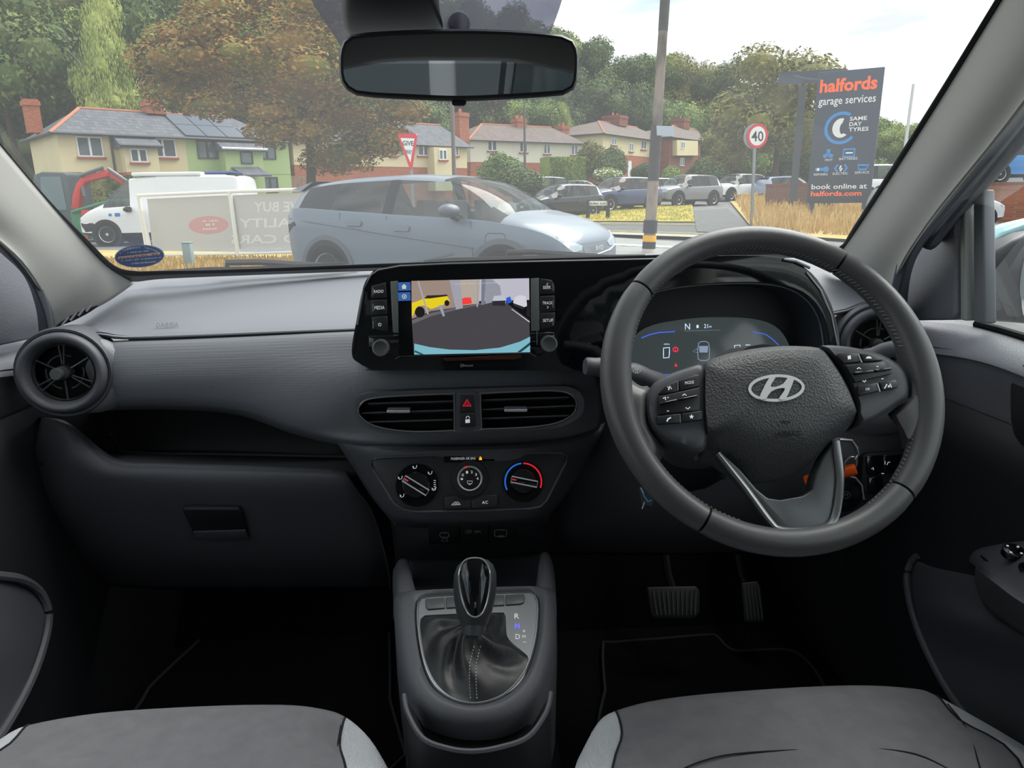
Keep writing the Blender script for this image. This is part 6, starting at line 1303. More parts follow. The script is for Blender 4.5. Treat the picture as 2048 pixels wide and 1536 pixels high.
def window(parent, fr, x0, y0, x1, y1, c, frame=UPVC, sill=SILLR, nx=2):
    a, b, d, e = fr.px(x0, y1, c), fr.px(x1, y1, c), fr.px(x1, y0, c), fr.px(x0, y0, c); X0, X1 = (a[0] + e[0]) / 2, (b[0] + d[0]) / 2; Y0, Y1 = (a[1] + b[1]) / 2, (d[1] + e[1]) / 2; w = .07
    xs = [X0 + (X1 - X0) * k / nx for k in range(nx + 1)]; holes = [[(xs[k] + w * .7, Y0 + w), (xs[k + 1] - w * .7, Y0 + w), (xs[k + 1] - w * .7, Y1 - w), (xs[k] + w * .7, Y1 - w)] for k in range(nx)]
    mb = MB(); mb.prism(fr, [(X0, Y0), (X1, Y0), (X1, Y1), (X0, Y1)], c - .03, c + .05, holes=holes); wf = mb.build('window', frame, parent)
    for h in holes: mb = MB(); mb.prism(fr, h, c - .02, c + .005); mb.build('pane', WGL, wf)
    if sill: mb = MB(); mb.prism(fr, [(X0 - .08, Y0 - .1), (X1 + .08, Y0 - .1), (X1 + .08, Y0), (X0 - .08, Y0)], c - .02, c + .12); mb.build('sill', sill, wf)
    return wf
def chimney(parent, fr, x0, x1, yt, yb, c, mat=BRICKR, pots=1):
    A, B = fr.px(x0, yb, c), fr.px(x1, yb, c); T = fr.px((x0 + x1) / 2, yt, c); X0, X1 = A[0], B[0]; w = X1 - X0
    mb = MB(); mb.prism(fr, [(X0, A[1]), (X1, A[1]), (X1, T[1]), (X0, T[1])], c - w / 2, c + w / 2); mb.prism(fr, [(X0 - .06, T[1] - .3), (X1 + .06, T[1] - .3), (X1 + .06, T[1] - .08), (X0 - .06, T[1] - .08)], c - w / 2 - .06, c + w / 2 + .06); ch = mb.build('chimney', mat, parent)
    for k in range(pots):
        q = X0 + w * (k + .5) / pots; mb = MB(); mb.tube([fr.w(q, T[1] - .05, c), fr.w(q, T[1] + .3, c)], [.13, .1], 10); mb.build('chimney_pot', TERRA, ch)
def house(label, Lp, Rp, ridge, depth, zb, wall, roofm, split=None, lower=BRICKR, over=.35, halves=None, name='house'):
    """Lp/Rp: (px, py of the eaves, Y) of the front corners"""
    A = P(*Lp); B = P(*Rp); ze = (A.z + B.z) / 2; o = V((A.x, A.y, ze)); fr = Frame(o, V((B.x - A.x, B.y - A.y, 0)), (0, 0, 1)); w = (V((B.x, B.y, 0)) - V((A.x, A.y, 0))).length
    root = thing(name, label, 'house', V((A.x, A.y, zb))); H0 = zb - ze
    hs = fr.px(*split)[1] if split else H0
    for (u0, u1, m) in (halves or [(0, w, wall)]):
        mb = MB(); mb.prism(fr, [(u0, hs), (u1, hs), (u1, .05), (u0, .05)], -depth, 0); mb.build('upper_wall', m, root)
        if split: mb = MB(); mb.prism(fr, [(u0, H0 - .6), (u1, H0 - .6), (u1, hs), (u0, hs)], -depth + .02, -.02); mb.build('lower_wall', m if m is GREEN else lower, root)
    r0 = fr.px(*ridge[0], -depth / 2); r1 = fr.px(*ridge[1], -depth / 2); e = over; hz = (r0[1] + r1[1]) / 2
    v = [fr.w(-e, 0, e), fr.w(w + e, 0, e), fr.w(w + e, 0, -depth - e), fr.w(-e, 0, -depth - e), fr.w(r0[0], hz, -depth / 2), fr.w(r1[0], hz, -depth / 2)]
    mb = MB(); mb.add(v, [(0, 1, 5, 4), (1, 2, 5), (2, 3, 4, 5), (3, 0, 4), (3, 2, 1, 0)]); rf = mb.build('roof', roofm, root, smooth=False)
    mb = MB(); mb.tube([v[4], v[5]], .09, 6); mb.build('ridge', RIDGE, rf); mb = MB(); mb.tube([v[0], v[4]], .08, 6); mb.build('hip', RIDGE, rf)
    mb = MB(); mb.tube([v[0], v[1]], .07, 6); mb.build('gutter', GUT, rf)
    mb = MB(); mb.tube([v[3], v[0]], .07, 6); mb.build('gutter', GUT, rf)
    return root, fr, w, rf
# the cream and green pair
ra, fa, wa, rfa = house('cream rendered half and pale green half of a slate-roofed semi behind the white van', (113, 268, 37), (560, 284, 44.4), [(157, 213), (462, 238)], 6.2, 0.0, CREAM, SLATE, (200, 345), halves=None)
for ch in list(ra.children):
    if ch.name.startswith(('upper_wall', 'lower_wall')): bpy.data.objects.remove(ch)
us_ = fa.px(372, 300)[0]; H0 = -fa.o.z; hs = fa.px(200, 345)[1]
for u0, u1, m, lo_ in ((0, us_, CREAM, BRICKR), (us_, wa + .5, GREEN, GREEN)):
    mb = MB(); mb.prism(fa, [(u0, hs), (u1, hs), (u1, .05), (u0, .05)], -6.2, 0); mb.build('upper_wall', m, ra)
    mb = MB(); mb.prism(fa, [(u0, H0 - .5), (u1, H0 - .5), (u1, hs), (u0, hs)], -6.18, -.02); mb.build('lower_wall', lo_, ra)
def bay(x0, x1, ye, m, d=.9, lower=None, rm=SLATE):
    a = fa.px(x0, ye, d)[0]; b = fa.px(x1, ye, d)[0]; t = fa.px((x0 + x1) / 2, ye, d)[1]; mb = MB(); mb.prism(fa, [(a, hs), (b, hs), (b, t), (a, t)], -.1, d); mb.build('porch_wall', m, ra)
    if lower: mb = MB(); mb.prism(fa, [(a, H0 - .5), (b, H0 - .5), (b, hs), (a, hs)], -.1, d - .02); mb.build('porch_base', lower, ra)
    mb = MB(); v = [fa.w(a - .2, t, d + .25), fa.w(b + .2, t, d + .25), fa.w(b + .2, t + 1.25, -1.4), fa.w(a - .2, t + 1.25, -1.4), fa.w(a - .2, t - .12, d + .25), fa.w(b + .2, t - .12, d + .25), fa.w(b + .2, t - .1, -1.4), fa.w(a - .2, t - .1, -1.4)]
    mb.add(v, [(0, 1, 2, 3), (4, 5, 1, 0), (5, 6, 2, 1), (7, 4, 0, 3), (7, 6, 5, 4)]); pr = mb.build('porch_roof', rm, ra, smooth=False); mb = MB(); mb.tube([v[0], v[1]], .07, 6); mb.build('gutter', GUT if m is CREAM else UPVC, pr)
bay(246, 314, 292, CREAM, .9, BRICKR); bay(448, 524, 298, GREEN, .8, GREEN)
for a in ((154, 273, 205, 314), (300, 277, 351, 315), (314, 353, 356, 368, ), (156, 352, 216, 392)): window(ra, fa, *a, 0)
window(ra, fa, 261, 297, 294, 325, .9)
for a in ((394, 281, 434, 318), (516, 287, 551, 319), (404, 354, 438, 380), (525, 354, 556, 385)): window(ra, fa, *a, 0, UPVCD, None)
window(ra, fa, 481, 303, 505, 328, .8, UPVCD, None, 1)
mb = MB(); cA_ = [fa.px(x, y, 1.3) for x, y in ((470, 333), (525, 333), (534, 350), (478, 350))]; mb.add([fa.w(cA_[0][0], cA_[0][1], .8), fa.w(cA_[1][0], cA_[1][1], .8), fa.w(cA_[2][0], cA_[2][1], 1.9), fa.w(cA_[3][0], cA_[3][1], 1.9)] + [fa.w(cA_[0][0], cA_[0][1] - .1, .8), fa.w(cA_[1][0], cA_[1][1] - .1, .8), fa.w(cA_[2][0], cA_[2][1] - .1, 1.9), fa.w(cA_[3][0], cA_[3][1] - .1, 1.9)], [(0, 1, 2, 3), (7, 6, 5, 4), (0, 4, 5, 1), (1, 5, 6, 2), (2, 6, 7, 3), (3, 7, 4, 0)]); mb.build('canopy', SLATE, ra, smooth=False)
mb = MB(); mb.prism(fa, [(fa.px(488, 358, .8)[0], H0), (fa.px(508, 358, .8)[0], H0), (fa.px(508, 358, .8)[0], fa.px(490, 356, .8)[1]), (fa.px(488, 358, .8)[0], fa.px(490, 356, .8)[1])], .75, .85); mb.build('front_door', M('door_slate_blue', (84, 98, 116), .5), ra)
mb = MB(); x = fa.px(223, 300)[0]; mb.tube([fa.w(x, 0, .1), fa.w(x, H0, .1)], .06, 8); mb.build('downpipe', GUT, ra)
mb = MB(); x = fa.px(446, 300)[0]; mb.tube([fa.w(x, 0, .1), fa.w(x, -.9, .1)], .05, 8); mb.build('downpipe', UPVC, ra)
chimney(ra, fa, 56, 85, 200, 266, -3.6, BRICKR, 0); chimney(ra, fa, 290, 327, 203, 228, -3.1, BRICKR, 2)
# solar panels on the green roof: each panel its own part
rA = fa.px(157, 213, -3.1); hz_ = (rA[1] + fa.px(462, 238, -3.1)[1]) / 2
def roofpt(u, s): return fa.w(u, hz_ * s, .35 + (-3.1 - .35) * s) + (V((0, 0, 1)) * .5 + fa.n * .5) * .12
u0 = us_ - .1
for j in range(2):
    for i in range(5 if j == 0 else 3):
        s0 = .08 + j * .44; sh = .42; ua = u0 + .15 + i * 1.12 + (0 if j else .0); sk = -.0
        q = [roofpt(ua, s0), roofpt(ua + 1.06, s0), roofpt(ua + 1.06, s0 + sh), roofpt(ua, s0 + sh)]; d = V((0, 0, -.06)); mb = MB(); mb.add(q + [p + d for p in q], [(0, 1, 2, 3), (7, 6, 5, 4), (0, 4, 5, 1), (1, 5, 6, 2), (2, 6, 7, 3), (3, 7, 4, 0)]); mb.build('solar_panel', M('solar_dark', (58, 64, 78), .2, spec=.6), rfa, smooth=False)
ae = thing('television_aerial', 'thin rooftop television aerial beside the centre chimney', 'aerial', P(328, 222, 41.5)); t0 = P(329, 224, 41.5); t1 = P(317, 126, 41.5); t1 = V((t0.x, t0.y, t1.z))
mb = MB(); mb.tube([t0, t1], .035, 6); mb.build('mast', M('aerial_metal', (180, 182, 180), .4, metal=.6), ae)
for dz, l in ((-.05, .6), (-.25, .35)): mb = MB(); mb.tube([t1 + V((-l, 0, dz)), t1 + V((l * .8, 0, dz))], .02, 5); mb.build('element', _m['aerial_metal'], ae)
rc, fc, wc, _ = house('cream semi half hidden behind the autumn tree', (585, 288, 45), (933, 288, 54), [(650, 238), (880, 248)], 6.2, 0.2, CREAM, SLATE, (860, 335))
for a in ((780, 290, 793, 312), (835, 288, 858, 312), (906, 292, 916, 312)): window(rc, fc, *a, 0)
bx0 = fc.px(868, 300, .8)[0]; bx1 = fc.px(905, 300, .8)[0]; tz = fc.px(885, 295, .8)[1]; mb = MB(); mb.prism(fc, [(bx0, -3), (bx1, -3), (bx1, tz), (bx0, tz)], -.1, .8); mb.build('porch_wall', CREAM, rc); window(rc, fc, 878, 299, 893, 320, .8)
chimney(rc, fc, 912, 931, 226, 284, -3.0, BRICKR, 1)
rd, fd, wd_, _ = house('white and cream semi with brown roof and red chimneys above the green hedge', (940, 282, 60), (1166, 287, 66), [(963, 244), (1102, 259)], 7, 1.0, WHITEW, TILEB, (1160, 327))
for a in ((975, 281, 993, 302), (1039, 284, 1054, 305), (1087, 287, 1100, 308), (1142, 289, 1155, 310)): window(rd, fd, *a, 0)
chimney(rd, fd, 1029, 1047, 238, 258, -3.5, BRICKR, 2); chimney(rd, fd, 1119, 1133, 252, 275, -3.5, BRICKR, 1)
re_, fe, we, _ = house('cream and brick semi with brown hipped roof left of the leaning pole', (1206, 274, 66), (1335, 280, 78), [(1196, 245), (1274, 253)], 9, 1.6, CREAM, TILEB, (1330, 317))
for a in ((1222, 276, 1232, 290), (1258, 286, 1266, 303), (1282, 281, 1292, 299), (1319, 289, 1327, 310)): window(re_, fe, *a, 0)
mb = MB(); mb.prism(fe, fe.pts([(1256, 322), (1263, 322), (1263, 354), (1256, 354)], .05), -.02, .06); mb.build('front_door', UPVC, re_); chimney(re_, fe, 1221, 1238, 232, 252, -4.5, BRICKD, 2)
rf_, ff, wf_, _ = house('brick semi with one cream bay right of the leaning pole', (1340, 277, 74), (1402, 280, 80), [(1345, 252), (1394, 258)], 8, 1.7, BRICKD, TILEB, (1380, 312), BRICKD)
mb = MB(); mb.prism(ff, ff.pts([(1354, 280), (1396, 282), (1396, 311), (1354, 311)], .5), -.1, .5); mb.build('bay_wall', CREAM, rf_); window(rf_, ff, 1362, 283, 1369, 298, .5, sill=None); window(rf_, ff, 1360, 316, 1368, 332, 0, sill=None); chimney(rf_, ff, 1354, 1366, 238, 258, -4, BRICKD, 1)
# ================================================================ vehicles
from mathutils.bvhtree import BVHTree
TYRE = M('tyre_rubber', (34, 35, 37), .8, spec=.2); ALLOY = M('alloy_silver', (196, 198, 200), .3, metal=.8); CARBLK = M('car_black_plastic', (40, 42, 45), .6, spec=.3); CGL = glass('car_glass', (.72, .80, .78), .07); LAMPC = M('lamp_clear', (164, 172, 178), .12, spec=.7); LAMPR = M('lamp_red', (150, 24, 26), .2); SEAM = M('shut_line', (52, 56, 60), .6); INTR = M('car_interior', (52, 54, 56), .8)
PLATE = M('plate_white', (232, 234, 230), .5); PLATEY = M('plate_green', (40, 170, 90), .5); PTXT = M('plate_text', (30, 30, 32), .6)
def wheel(parent, x, y, r, side, spokes=5, alloy=ALLOY, w=.2):
    fr = Frame((x, y, r), (side * -1 if side > 0 else 1, 0, 0) if False else (1, 0, 0), (0, 0, 1))
    fr.n = V((0, side, 0)); fr.u = V((-side, 0, 0)) if side > 0 else V((1, 0, 0)); fr.v = V((0, 0, 1))
    mb = MB(); mb.lathe(fr, [(r * .66, -w), (r * .97, -w), (r, -w * .8), (r, -w * .15), (r * .96, 0), (r * .70, .004), (r * .66, -.03)], 28); wh = mb.build('wheel', TYRE, parent, sharp=50)
    mb = MB(); mb.lathe(fr, [(r * .68, -.02), (r * .66, .0), (r * .62, -.03), (r * .55, -.08), (.001, -.09)], 28); mb.build('barrel', CARBLK, wh)
    for k in range(spokes):
        g = 2 * math.pi * k / spokes + .3
        for off in (-.22, .22):
            a = [(.10 * r * math.cos(g) , .10 * r * math.sin(g)), (.64 * r * math.cos(g + off), .64 * r * math.sin(g + off))]; d = V(a[1]) - V(a[0]); n = V((-d.y, d.x)).normalized() * r * .055
            q = [tuple(V(a[0]) + n), tuple(V(a[0]) - n), tuple(V(a[1]) - n), tuple(V(a[1]) + n)]; mb = MB(); mb.prism(fr, q, -.04, -.012); mb.build('spoke', alloy, wh)
    mb = MB(); mb.lathe(fr, [(r * .67, -.015), (r * .66, .004), (r * .61, -.01)], 28); mb.build('rim_ring', alloy, wh)
    mb = MB(); mb.lathe(fr, [(r * .13, -.03), (r * .12, -.008), (.001, -.006)], 14); mb.build('hub_cap', alloy, wh)
    return wh
def car(name, label, st, W, wins, screen, back, paint, wheels, r, group=None, trim=CARBLK, arch=True, pillar=None, nu=3, glassm=CGL, detail=True):
    root = thing(name, label, 'car', (0, 0, 0), group, world=False)
    def sec(s):
        x, zb, zl, zt, wl, wb, wt = s; h = zl - zb; th = zt - zl
        return [(0, zb), (wl * .86, zb), (wl, zb + h * .14), (wb * 1.0, zb + h * .45), (wb * 1.012, zb + h * .72), (wb * .995, zl - .01), (wb * .985, zl), (wt + (wb - wt) * .46, zl + th * .5), (wt + .015, zt - min(.06, th * .3)), (wt - .05, zt - min(.018, th * .1)), (wt * .55, zt + min(.012, th * .05)), (0, zt + min(.02, th * .06))]
    S = [[V((s[0], y, z)) for y, z in sec(s)] for s in st]; K = len(S[0]); cols = [cat_rom([S[i][k] for i in range(len(S))], nu) for k in range(K)]; m = len(cols[0])
    vs = [cols[k][i] for i in range(m) for k in range(K)] + [V((cols[k][i].x, -cols[k][i].y, cols[k][i].z)) for i in range(m) for k in range(K)]
    bod = []; gl = []; tr = []; o2 = m * K
    for i in range(m - 1):
        for k in range(K - 1):
            f = (i * K + k, (i + 1) * K + k, (i + 1) * K + k + 1, i * K + k + 1); f2 = tuple(o2 + q for q in f[::-1]); dst = bod
            span = i / nu
            if 6 <= k <= 7:
                if any(a <= span < b for a, b in wins): dst = gl
                elif pillar is not None and pillar[0] <= span < pillar[1]: dst = tr
            if k >= (8 if screen[0] <= span < screen[1] else 9) and (screen[0] <= span < screen[1] or back[0] <= span < back[1]): dst = gl
            if k <= 1 and trim: dst = tr
            dst.append(f); dst.append(f2)
    for e in (0, m - 1): bod.append(tuple(e * K + k for k in range(K)) + tuple(o2 + e * K + k for k in range(K - 1, -1, -1)))
    def sub(nm, fs, mat, off=0):
        used = sorted({q for f in fs for q in f}); ix = {q: j for j, q in enumerate(used)}; return mk(nm, [vs[q] for q in used], [tuple(ix[q] for q in f) for f in fs], mat, root, sharp=40)
    bo = sub('body', bod, paint); sub('glass', gl, glassm)
    if tr: sub('lower_trim', tr, trim)
    bvh = BVHTree.FromPolygons([tuple(v) for v in vs], bod + gl + tr)
    mb = MB(); xs = [s[0] for s in st]; mb.box((min(xs) + .5, -W / 2 + .14, .25), (max(xs) - 1.1, W / 2 - .14, .75)); 
    for q in (-.5, .45): mb.box((q - .12, -.6, .7), (q, -.15, 1.25)); mb.box((q - .12, .15, .7), (q, .6, 1.25))
    mb.build('cabin_seats', INTR, root, bevel=.03)
    for x in wheels:
        for side in (-1, 1):
            y = side * (W / 2 - .0)
            fr = Frame((x, y, r), (1, 0, 0), (0, 0, 1)); fr.n = V((0, side, 0)); fr.u = V((side, 0, 0)) * -1; 
            mb = MB(); mb.lathe(fr, [(r * 1.22, -.16), (r * 1.22, .004), (r * .9, .004), (.001, .0)], 30); mb.build('wheel_arch', CARBLK, root)
            if arch: mb = MB(); mb.lathe(fr, [(r * 1.16, .0), (r * 1.2, .012), (r * 1.38, .010), (r * 1.42, -.05)], 24, arc=(R(-8), R(188))); mb.build('arch_trim', arch if arch is not True else paint, root)
            wheel(root, x, side * (W / 2 + .012), r, side)
    return root, bvh
def decal(root, bvh, poly, axis, name, mat, off=.006, sgn=1, thick=True):
    """a patch pressed onto the body: poly in (x,z) from the side (axis 'y') or (y,z) from front/back (axis 'x')"""
    rings = []
    for s in (1.0, .6, .15):
        L = []
        for a, b in scl(poly, s):
            if axis == 'y': h = bvh.ray_cast(V((a, sgn * 3, b)), V((0, -sgn, 0)))
            else: h = bvh.ray_cast(V((sgn * 5, a, b)), V((-sgn, 0, 0)))
            p, nn = h[0], h[1]
            if p is None: p = V((a, sgn * .8, b)) if axis == 'y' else V((sgn * 2, a, b)); nn = V((0, sgn, 0)) if axis == 'y' else V((sgn, 0, 0))
            if nn.dot(V((0, sgn, 0)) if axis == 'y' else V((sgn, 0, 0))) < 0: nn = -nn
            L.append(p + nn * off)
        rings.append(L)
    mb = MB(); base = [p - (V((0, sgn, 0)) if axis == 'y' else V((sgn, 0, 0))) * (off + .01) for p in rings[0]]; mb.rings([base] + rings); return mb.build(name, mat, root, sharp=50)
def line_on(root, bvh, pts, axis, name, mat, w=.006, sgn=1):
    q = []
    for a, b in pts:
        h = bvh.ray_cast(V((a, sgn * 3, b)), V((0, -sgn, 0))) if axis == 'y' else bvh.ray_cast(V((sgn * 5, a, b)), V((-sgn, 0, 0)))
        if h[0] is not None: q.append(h[0] + (V((0, sgn, 0)) if axis == 'y' else V((sgn, 0, 0))) * .001)
    if len(q) > 1: mb = MB(); mb.tube(q, w, 5); return mb.build(name, mat, root)
def place(root, loc, heading, s=1.0):
    root.location = loc; root.rotation_euler = (0, 0, heading); root.scale = (s, s, s)
# grey-blue electric hatchback just ahead
BYP = M('paint_grey_blue', (108, 118, 130), .38, metal=.15, coat=.25)
ST = [(-2.14, .45, .86, .96, .62, .66, .50), (-2.09, .32, 1.02, 1.16, .76, .79, .56), (-1.97, .26, 1.14, 1.40, .83, .84, .585), (-1.80, .22, 1.17, 1.49, .865, .865, .60), (-1.22, .20, 1.14, 1.55, .875, .88, .62), (-.36, .19, 1.09, 1.575, .88, .885, .63), (-.20, .19, 1.08, 1.575, .88, .885, .63), (.42, .19, 1.05, 1.53, .88, .885, .62), (.80, .19, 1.03, 1.40, .88, .885, .62), (1.12, .19, 1.01, 1.23, .878, .882, .62), (1.34, .19, .98, 1.10, .875, .875, .64), (1.60, .20, .94, 1.04, .865, .865, .62), (1.86, .22, .87, .96, .84, .83, .58), (2.03, .26, .78, .85, .77, .77, .52), (2.12, .32, .66, .72, .66, .67, .46), (2.15, .38, .54, .58, .55, .56, .40)]
by, bv = car('electric_hatchback', 'grey-blue electric hatchback parked across the view just ahead', ST, 1.77, [(4, 5), (6, 9)], (7, 10), (2, 3), BYP, (-1.33, 1.37), .335, arch=M('arch_grey', (88, 94, 102), .5), pillar=(3, 10))
S_ = -1   # the side turned to us
for L in ([(-1.02, .30), (-1.08, .62), (-1.05, 1.10)], [(-.28, .28), (-.28, 1.06)], [(.95, .30), (.98, .60), (.96, 1.0)]): line_on(by, bv, L, 'y', 'shut_line', SEAM, .005, S_)
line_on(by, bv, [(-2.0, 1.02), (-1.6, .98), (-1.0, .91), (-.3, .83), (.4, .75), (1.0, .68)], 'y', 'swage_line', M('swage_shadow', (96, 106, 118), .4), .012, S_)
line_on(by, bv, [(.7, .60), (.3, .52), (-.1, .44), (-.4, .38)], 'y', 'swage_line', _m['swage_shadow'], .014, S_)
for x, z in ((-.92, .96), (-.16, .90)):
    decal(by, bv, rrect(x - .02, z - .03, x + .24, z + .04, .03), 'y', 'door_handle', BYP, .022, S_)
    line_on(by, bv, [(x, z - .03), (x + .22, z - .03)], 'y', 'handle_gap', SEAM, .006, S_)
cflap = rrect(1.16, .68, 1.42, .86, .05); line_on(by, bv, cflap + cflap[:1], 'y', 'charge_flap', SEAM, .004, S_)
for s in (-1, 1):
    mb = MB(); fr = Frame((.74, s * .98, 1.08), (0, 1, 0), (0, 0, 1)); loops = []
    for t, sc in ((-.10, .55), (-.05, .9), (.02, 1.0), (.09, .75), (.12, .3)): loops.append([V((.74 + t, s * 1.0 + .14 * sc * math.cos(g), 1.13 + .085 * sc * math.sin(g))) for g in (2 * math.pi * k / 18 for k in range(18))])
    mb.rings(loops); mb.add(loops[0], [tuple(range(18))]); dmz = mb.build('door_mirror', M('byd_mirror', (92, 98, 106), .35), by); mb = MB(); mb.tube([(.78, s * .86, 1.02), (.76, s * .97, 1.06)], .03, 8); mb.build('mirror_stem', CARBLK, by)
for s in (-1, 1):
    decal(by, bv, [(s * .36, .70), (s * .58, .75), (s * .74, .82), (s * .72, .72), (s * .60, .63), (s * .40, .65)], 'x', 'headlamp', LAMPC, .008, 1)
    decal(by, bv, [(s * .56, .36), (s * .70, .40), (s * .70, .46), (s * .56, .46)], 'x', 'fog_recess', CARBLK, .004, 1)
    decal(by, bv, [(s * .45, .98), (s * .78, .96), (s * .80, .90), (s * .45, .88)], 'x', 'tail_lamp', LAMPR, .006, -1)
    decal(by, bv, [(-2.06, .94), (-1.90, .98), (-1.86, .93), (-2.06, .82)], 'y', 'tail_lamp_side', CARBLK, .004, s)
gr = decal(by, bv, [(-.38, .72), (.38, .72), (.34, .61), (0, .58), (-.34, .61)], 'x', 'nose_panel', M('nose_grey', (104, 110, 116), .4), .006, 1)
line_on(by, bv, [(-.62, .65), (-.4, .595), (0, .565), (.4, .595), (.62, .65)], 'x', 'chrome_line', CHROME, .010, 1)
fr = Frame((2.19, 0, .65), (0, 1, 0), (0, 0, 1)); mb = MB(); text_q(mb, 'BYD', fr, [(-.11, -.025), (.11, -.025), (.11, .03), (-.11, .03)], .0, 0, .02); mb.build('badge', CHROME, by)
for s, x in ((1, 2.17),):
    fr = Frame((x, 0, .40), (0, 1, 0), (0, 0, 1)); mb = MB(); mb.prism(fr, [(-.26, -.055), (.26, -.055), (.26, .055), (-.26, .055)], -.03, .01); pl_ = mb.build('number_plate', PLATE, by); mb = MB(); mb.prism(fr, [(-.26, -.055), (-.215, -.055), (-.215, .055), (-.26, .055)], .01, .012); mb.build('green_flash', PLATEY, pl_); mb = MB(); marks_q = random.Random(4)
    for k in range(7): mb.prism(fr, [(-.19 + k * .06 + (.03 if k > 3 else 0), -.035), (-.155 + k * .06 + (.03 if k > 3 else 0), -.035), (-.155 + k * .06 + (.03 if k > 3 else 0), .035), (-.19 + k * .06 + (.03 if k > 3 else 0), .035)], .01, .0125)
    mb.build('plate_characters', PTXT, pl_)
mb = MB(); mb.add([(-2.0, -.60, 1.40), (-2.0, .60, 1.40), (-1.75, .60, 1.53), (-1.75, -.60, 1.53), (-2.22, -.55, 1.425), (-2.22, .55, 1.425)], [(0, 1, 5, 4), (3, 2, 5, 4), (0, 4, 3), (1, 2, 5)]); mb.build('roof_spoiler', BYP, by, solid=0)
pr_ = PT(650, 566); pf_ = PT(1000, 596)
hd_ = math.atan2(pf_.y - pr_.y, pf_.x - pr_.x)
place(by, V((-.40, 9.83, 0)), R(-33)); by.scale = (1.02, 1.02, .96)

def generic(kind):
    if kind == 'suv': return [(-2.28, .50, .85, .98, .66, .70, .5), (-2.20, .36, .98, 1.15, .82, .84, .58), (-2.02, .30, 1.06, 1.42, .88, .88, .62), (-1.80, .28, 1.07, 1.60, .90, .90, .64), (-1.1, .26, 1.05, 1.65, .91, .91, .66), (-.3, .25, 1.03, 1.66, .91, .915, .66), (-.18, .25, 1.03, 1.66, .91, .915, .66), (.35, .25, 1.02, 1.62, .91, .915, .65), (.75, .25, 1.01, 1.42, .91, .91, .65), (1.05, .25, 1.0, 1.20, .905, .905, .65), (1.3, .26, .99, 1.10, .90, .90, .66), (1.8, .28, .94, 1.02, .88, .88, .62), (2.15, .32, .84, .92, .80, .80, .56), (2.28, .42, .72, .78, .66, .66, .48)], 1.83, (-1.38, 1.42), .36
    if kind == 'hatch': return [(-1.98, .45, .78, .88, .60, .64, .46), (-1.93, .32, .90, 1.05, .74, .77, .52), (-1.80, .26, .96, 1.28, .80, .81, .56), (-1.6, .22, .98, 1.42, .83, .83, .58), (-1.1, .20, .95, 1.46, .845, .85, .60), (-.35, .19, .92, 1.475, .85, .855, .61), (-.22, .19, .92, 1.475, .85, .855, .61), (.3, .19, .90, 1.43, .85, .855, .60), (.7, .19, .89, 1.26, .85, .85, .60), (1.0, .19, .88, 1.08, .845, .845, .60), (1.2, .19, .87, .98, .84, .84, .62), (1.6, .22, .80, .88, .81, .80, .56), (1.88, .28, .68, .75, .70, .70, .48), (1.96, .36, .56, .60, .56, .57, .40)], 1.71, (-1.24, 1.27), .31
    return [(-2.20, .40, .98, 1.30, .70, .74, .66), (-2.17, .32, 1.06, 1.62, .84, .85, .72), (-2.10, .28, 1.10, 1.78, .88, .88, .76), (-1.8, .26, 1.10, 1.82, .89, .89, .78), (-.9, .24, 1.08, 1.83, .90, .90, .78), (-.1, .24, 1.06, 1.83, .90, .90, .78), (.0, .24, 1.05, 1.82, .90, .90, .77), (.7, .24, 1.04, 1.76, .90, .90, .74), (1.1, .24, 1.02, 1.48, .90, .90, .72), (1.42, .24, 1.0, 1.20, .89, .89, .70), (1.55, .25, .98, 1.10, .88, .88, .68), (1.9, .28, .86, .96, .84, .83, .62), (2.12, .32, .74, .80, .74, .74, .52), (2.20, .40, .60, .64, .58, .58, .42)], 1.80, (-1.32, 1.40), .32
def parked(kind, label, paint, gx, gy, heading, s=1.0, name='parked_car', lamps=True, Y=None, wins=None):
    st, W, wh, r = generic(kind); root, b = car(name, label, st, W, wins or [(4, 5), (6, 9)], (7, 10), (2, 3), paint, wh, r, 'cars parked along the side road', arch=CARBLK if kind == 'suv' else None, pillar=(3, 10) if kind != 'van' or not wins else None)
    zf = (.80, .70) if kind == 'suv' else (.68, .58); L = st[-1][0]
    for sg in (-1, 1):
        decal(root, b, [(sg * .42, zf[1]), (sg * .74, zf[1] + .05), (sg * .76, zf[0] + .04), (sg * .45, zf[0])], 'x', 'headlamp', LAMPC, .01, 1)
        mb = MB(); fr = Frame((.72, sg * (W / 2 + .1), zf[0] + .3), (1, 0, 0), (0, 0, 1)); loops = [[V((.72 + t, sg * (W / 2 + .1) + .12 * q * math.cos(g), zf[0] + .28 + .08 * q * math.sin(g))) for g in (2 * math.pi * k / 10 for k in range(10))] for t, q in ((-.06, .9), (.02, 1), (.1, .5))]; mb.rings(loops); mb.add(loops[0], [tuple(range(10))]); mb.build('door_mirror', CARBLK, root)
        line_on(root, b, [(-.24, .32), (-.24, zf[0] + .15)], 'y', 'shut_line', SEAM, .006, sg)
    decal(root, b, [(-.40, zf[0] - .02), (.40, zf[0] - .02), (.36, zf[1] - .14), (-.36, zf[1] - .14)], 'x', 'grille', CARBLK, .008, 1)
    decal(root, b, [(-.62, .50), (.62, .50), (.55, .36), (-.55, .36)], 'x', 'lower_grille', CARBLK, .006, 1)
    fr = Frame((L + .03, 0, .52), (0, 1, 0), (0, 0, 1)); mb = MB(); mb.prism(fr, [(-.26, -.055), (.26, -.055), (.26, .055), (-.26, .055)], -.06, 0); mb.build('number_plate', PLATE, root)
    p = P(gx, gy, Y) if Y else PT(gx, gy); place(root, V((p.x, p.y, gz(p.x, p.y))), heading, s); return root, b
HV = R(-140)
